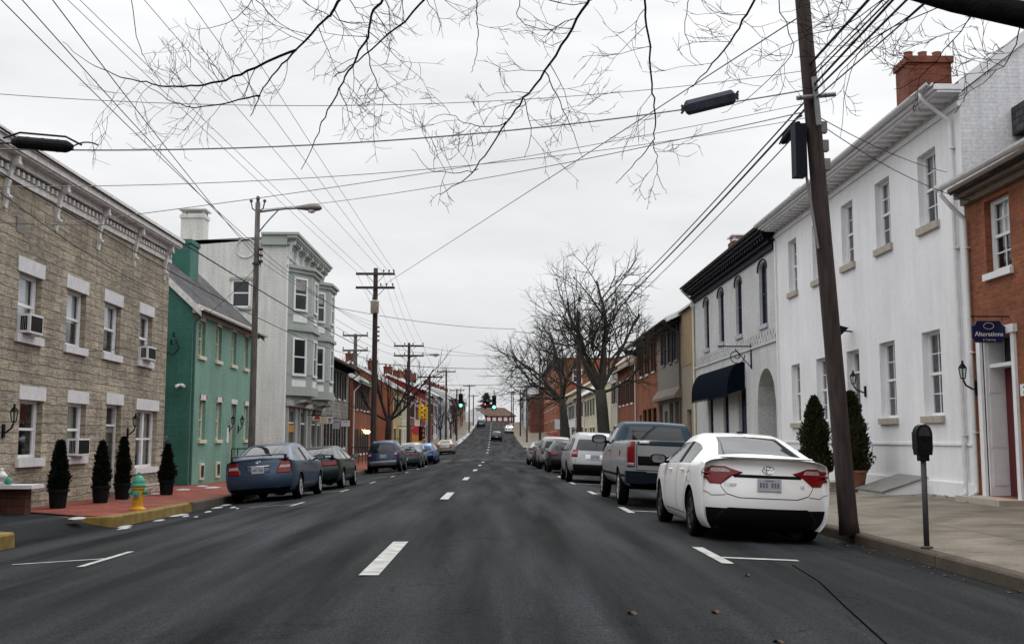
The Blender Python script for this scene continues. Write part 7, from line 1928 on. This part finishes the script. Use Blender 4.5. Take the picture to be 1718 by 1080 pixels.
# near tree whose limbs hang over the road
nt_=thing('overhanging_tree','large bare tree on the right pavement whose limbs and twigs hang over the road','tree',(6.6,6.2,zwalk(6.6,6.2)-.05)); NB=nt_.location
T=TreeGen(77,.0024)
L0=lambda v:Vector(v)-NB
T.mb.tube([L0((6.6,6.2,NB.z)),L0((6.6,6.2,NB.z+.3)),L0((6.55,6.25,1.6)),L0((6.45,6.3,3.2)),L0((6.3,6.3,4.2))],[.52,.42,.38,.36,.33],16)
# the thick limb that crosses the upper right corner
l1=[L0((6.3,6.3,3.6)),L0(at(1900,75,6.4)),L0(at(1718,25,6.6)),L0(at(1600,2,6.9)),L0(at(1500,-25,7.3)),L0(at(1380,-90,8.0)),L0(at(1200,-170,8.8)),L0(at(950,-210,9.4)),L0(at(650,-190,10.2)),L0(at(420,-160,11)),L0(at(200,-120,11.6))]
T.mb.tube(l1,[.16,.10,.085,.075,.068,.06,.052,.044,.034,.024,.014],10)
l2=[L0((6.3,6.3,4.2)),L0((5.2,7.2,5.8)),L0((3.6,8.6,6.8)),L0((1.5,10.0,7.3)),L0((-1.0,11.0,7.4)),L0((-3.2,11.6,7.2))]
T.mb.tube(l2,[.3,.2,.14,.10,.07,.03],10)
l3=[L0((6.3,6.3,4.2)),L0((6.3,6.0,6.2)),L0((5.8,5.0,8.0)),L0((5.0,4,9.5))]; T.mb.tube(l3,[.3,.24,.18,.08],10)
LIMB=[]
for L_ in (l1,l2):
    for a_,b_ in zip(L_,L_[1:]):
        for k_ in range(8): LIMB.append(a_.lerp(b_,k_/8)+NB)
def hang(pts,r0,r1,Y0,Y1,tw=8,seed=1,tl=.45,lvl=2):
    """a hanging limb along sight points, with side twigs"""
    n=len(pts); P=[at(px,py,Y0+(Y1-Y0)*i/(n-1)) for i,(px,py) in enumerate(pts)]
    Q=[]
    rr=random.Random(seed)
    if pts[0][1]<-90:      # join on to the nearest point of the big limbs overhead
        best=min(LIMB,key=lambda v:(v-P[0]).length); P=[best]+P; n+=1
    for i in range(n-1):
        for k in range(4):
            t=k/4; a=P[max(i-1,0)];b=P[i];c=P[i+1];d_=P[min(i+2,n-1)]
            q=.5*((2*b)+(c-a)*t+(2*a-5*b+4*c-d_)*t*t+(3*b-a-3*c+d_)*t**3)
            Q.append(q+Vector((rr.uniform(-1,1),rr.uniform(-1,1),rr.uniform(-1,1)))*.012)
    Q.append(P[-1]); m=len(Q); rad=[.62*(r0+(r1-r0)*i/(m-1)) for i in range(m)]
    tgt=T.mb if r0>.012 else T.tw
    tgt.tube([q-NB for q in Q],rad,6,cap=False)
    T.r=rr
    for i in range(int(tw*.7)):
        t=.12+.88*(i+rr.random())/tw; k=min(m-2,int(t*(m-1))); base=(Q[k+1]-Q[k]).normalized()
        perp=base.cross(Vector((rr.uniform(-.3,.3),1,rr.uniform(-.3,.3)))).normalized()*(1 if rr.random()<.5 else -1)
        dd=base*.55+perp*.8+Vector((0,rr.uniform(-.3,.3),-.05)); 
        T.branch(Q[k]-NB,dd,tl*(.5+.8*rr.random()),max(min(rad[k]*.45,.006),.0024),5-lvl,5,-.15,.75,4,-.35,(0,0,3,3,2),.30)
hang([(1010,-190),(995,-40),(985,5),(950,62),(915,120),(880,165),(850,205),(812,262),(785,297),(738,327)],.026,.005,9.2,8.8,14,1,.55)
hang([(1090,-180),(1082,-60),(1080,0),(1088,60),(1093,140),(1099,190),(1096,235),(1068,270),(1033,308)],.022,.004,9.0,8.8,12,2,.5)
hang([(1096,235),(1102,262),(1106,300),(1118,325)],.007,.003,8.85,8.8,6,3,.3)
hang([(1330,-120),(1262,5),(1232,58),(1197,105),(1170,135),(1148,160)],.022,.004,8.6,9.0,10,4,.45)
hang([(760,-190),(700,-60),(645,-5),(625,25),(617,60),(590,110),(570,150),(545,195),(530,232),(505,285)],.030,.005,9.8,9.6,16,5,.6)
hang([(800,-190),(740,-40),(705,8),(650,60),(600,105),(560,130)],.026,.008,9.8,10,12,6,.6)
hang([(640,-190),(600,-50),(560,15),(545,35),(498,82),(465,118),(437,160),(420,195)],.032,.006,10.2,10.2,16,7,.65)
hang([(498,82),(430,112),(380,135),(330,143),(280,146),(235,136),(190,125),(150,105),(105,70)],.022,.004,10.2,10.8,18,8,.6)
hang([(437,160),(400,168),(340,180),(290,172),(255,148),(210,120)],.014,.003,10.2,10.6,12,9,.55)
hang([(800,-190),(798,-30),(799,20),(801,60),(797,100),(790,122)],.012,.003,8.8,8.8,6,10,.3)
hang([(615,60),(622,110),(640,150),(660,175),(690,190)],.010,.003,9.6,9.5,9,11,.45)
hang([(570,150),(585,185),(600,200)],.008,.003,9.6,9.5,6,12,.35)
hang([(915,120),(935,160),(955,210),(978,265)],.009,.003,8.9,8.8,9,13,.4)
hang([(850,205),(815,215),(780,205),(745,190),(705,215)],.008,.003,8.8,8.8,10,14,.4)
hang([(800,285),(760,290),(720,285),(690,250)],.006,.003,8.8,8.8,8,15,.35)
hang([(880,165),(890,215),(880,265)],.007,.003,8.8,8.8,6,16,.35)
hang([(330,-150),(380,-30),(430,0),(470,40),(520,68)],.014,.004,10.5,10.3,10,17,.5)
hang([(200,-150),(230,60),(245,100),(262,130)],.010,.003,11,10.8,6,18,.35)
hang([(440,-120),(430,-20),(395,30),(340,50),(310,40)],.012,.003,10.6,10.8,9,19,.45)
hang([(950,-180),(900,-60),(870,10),(880,40),(930,50),(960,30)],.010,.003,8.8,8.9,9,20,.45)
hang([(1180,-150),(1165,-40),(1150,40),(1160,90),(1180,110)],.010,.003,8.6,8.7,9,21,.4)
hang([(1450,-100),(1420,-20),(1400,40),(1385,80)],.010,.003,7.8,8.0,8,22,.4)
hang([(1560,0),(1480,60),(1420,110),(1395,150)],.008,.003,7.2,7.8,10,23,.4)
hang([(1640,10),(1600,70),(1540,130),(1500,150)],.007,.003,6.9,7.2,10,24,.35)
hang([(1718,30),(1700,90),(1660,130),(1620,160)],.007,.003,6.6,7.0,9,25,.3)
hang([(1500,-20),(1440,30),(1330,70),(1260,110)],.008,.003,7.4,8.2,10,26,.4)
hang([(1700,-40),(1560,20),(1440,90),(1410,230)],.008,.003,7,8,9,27,.3)
hang([(1290,-80),(1310,20),(1330,90),(1260,160),(1210,190)],.008,.003,8.2,8.6,10,28,.4)
M['bark_black']=paint('bark_black',(.009,.008,.008),.95,.35,9,1.0,spec=.05)
T.mb.build('trunk','bark_black',nt_,smooth=True,recalc=False); T.tw.build('crown','bark_black',nt_,smooth=True,recalc=False)
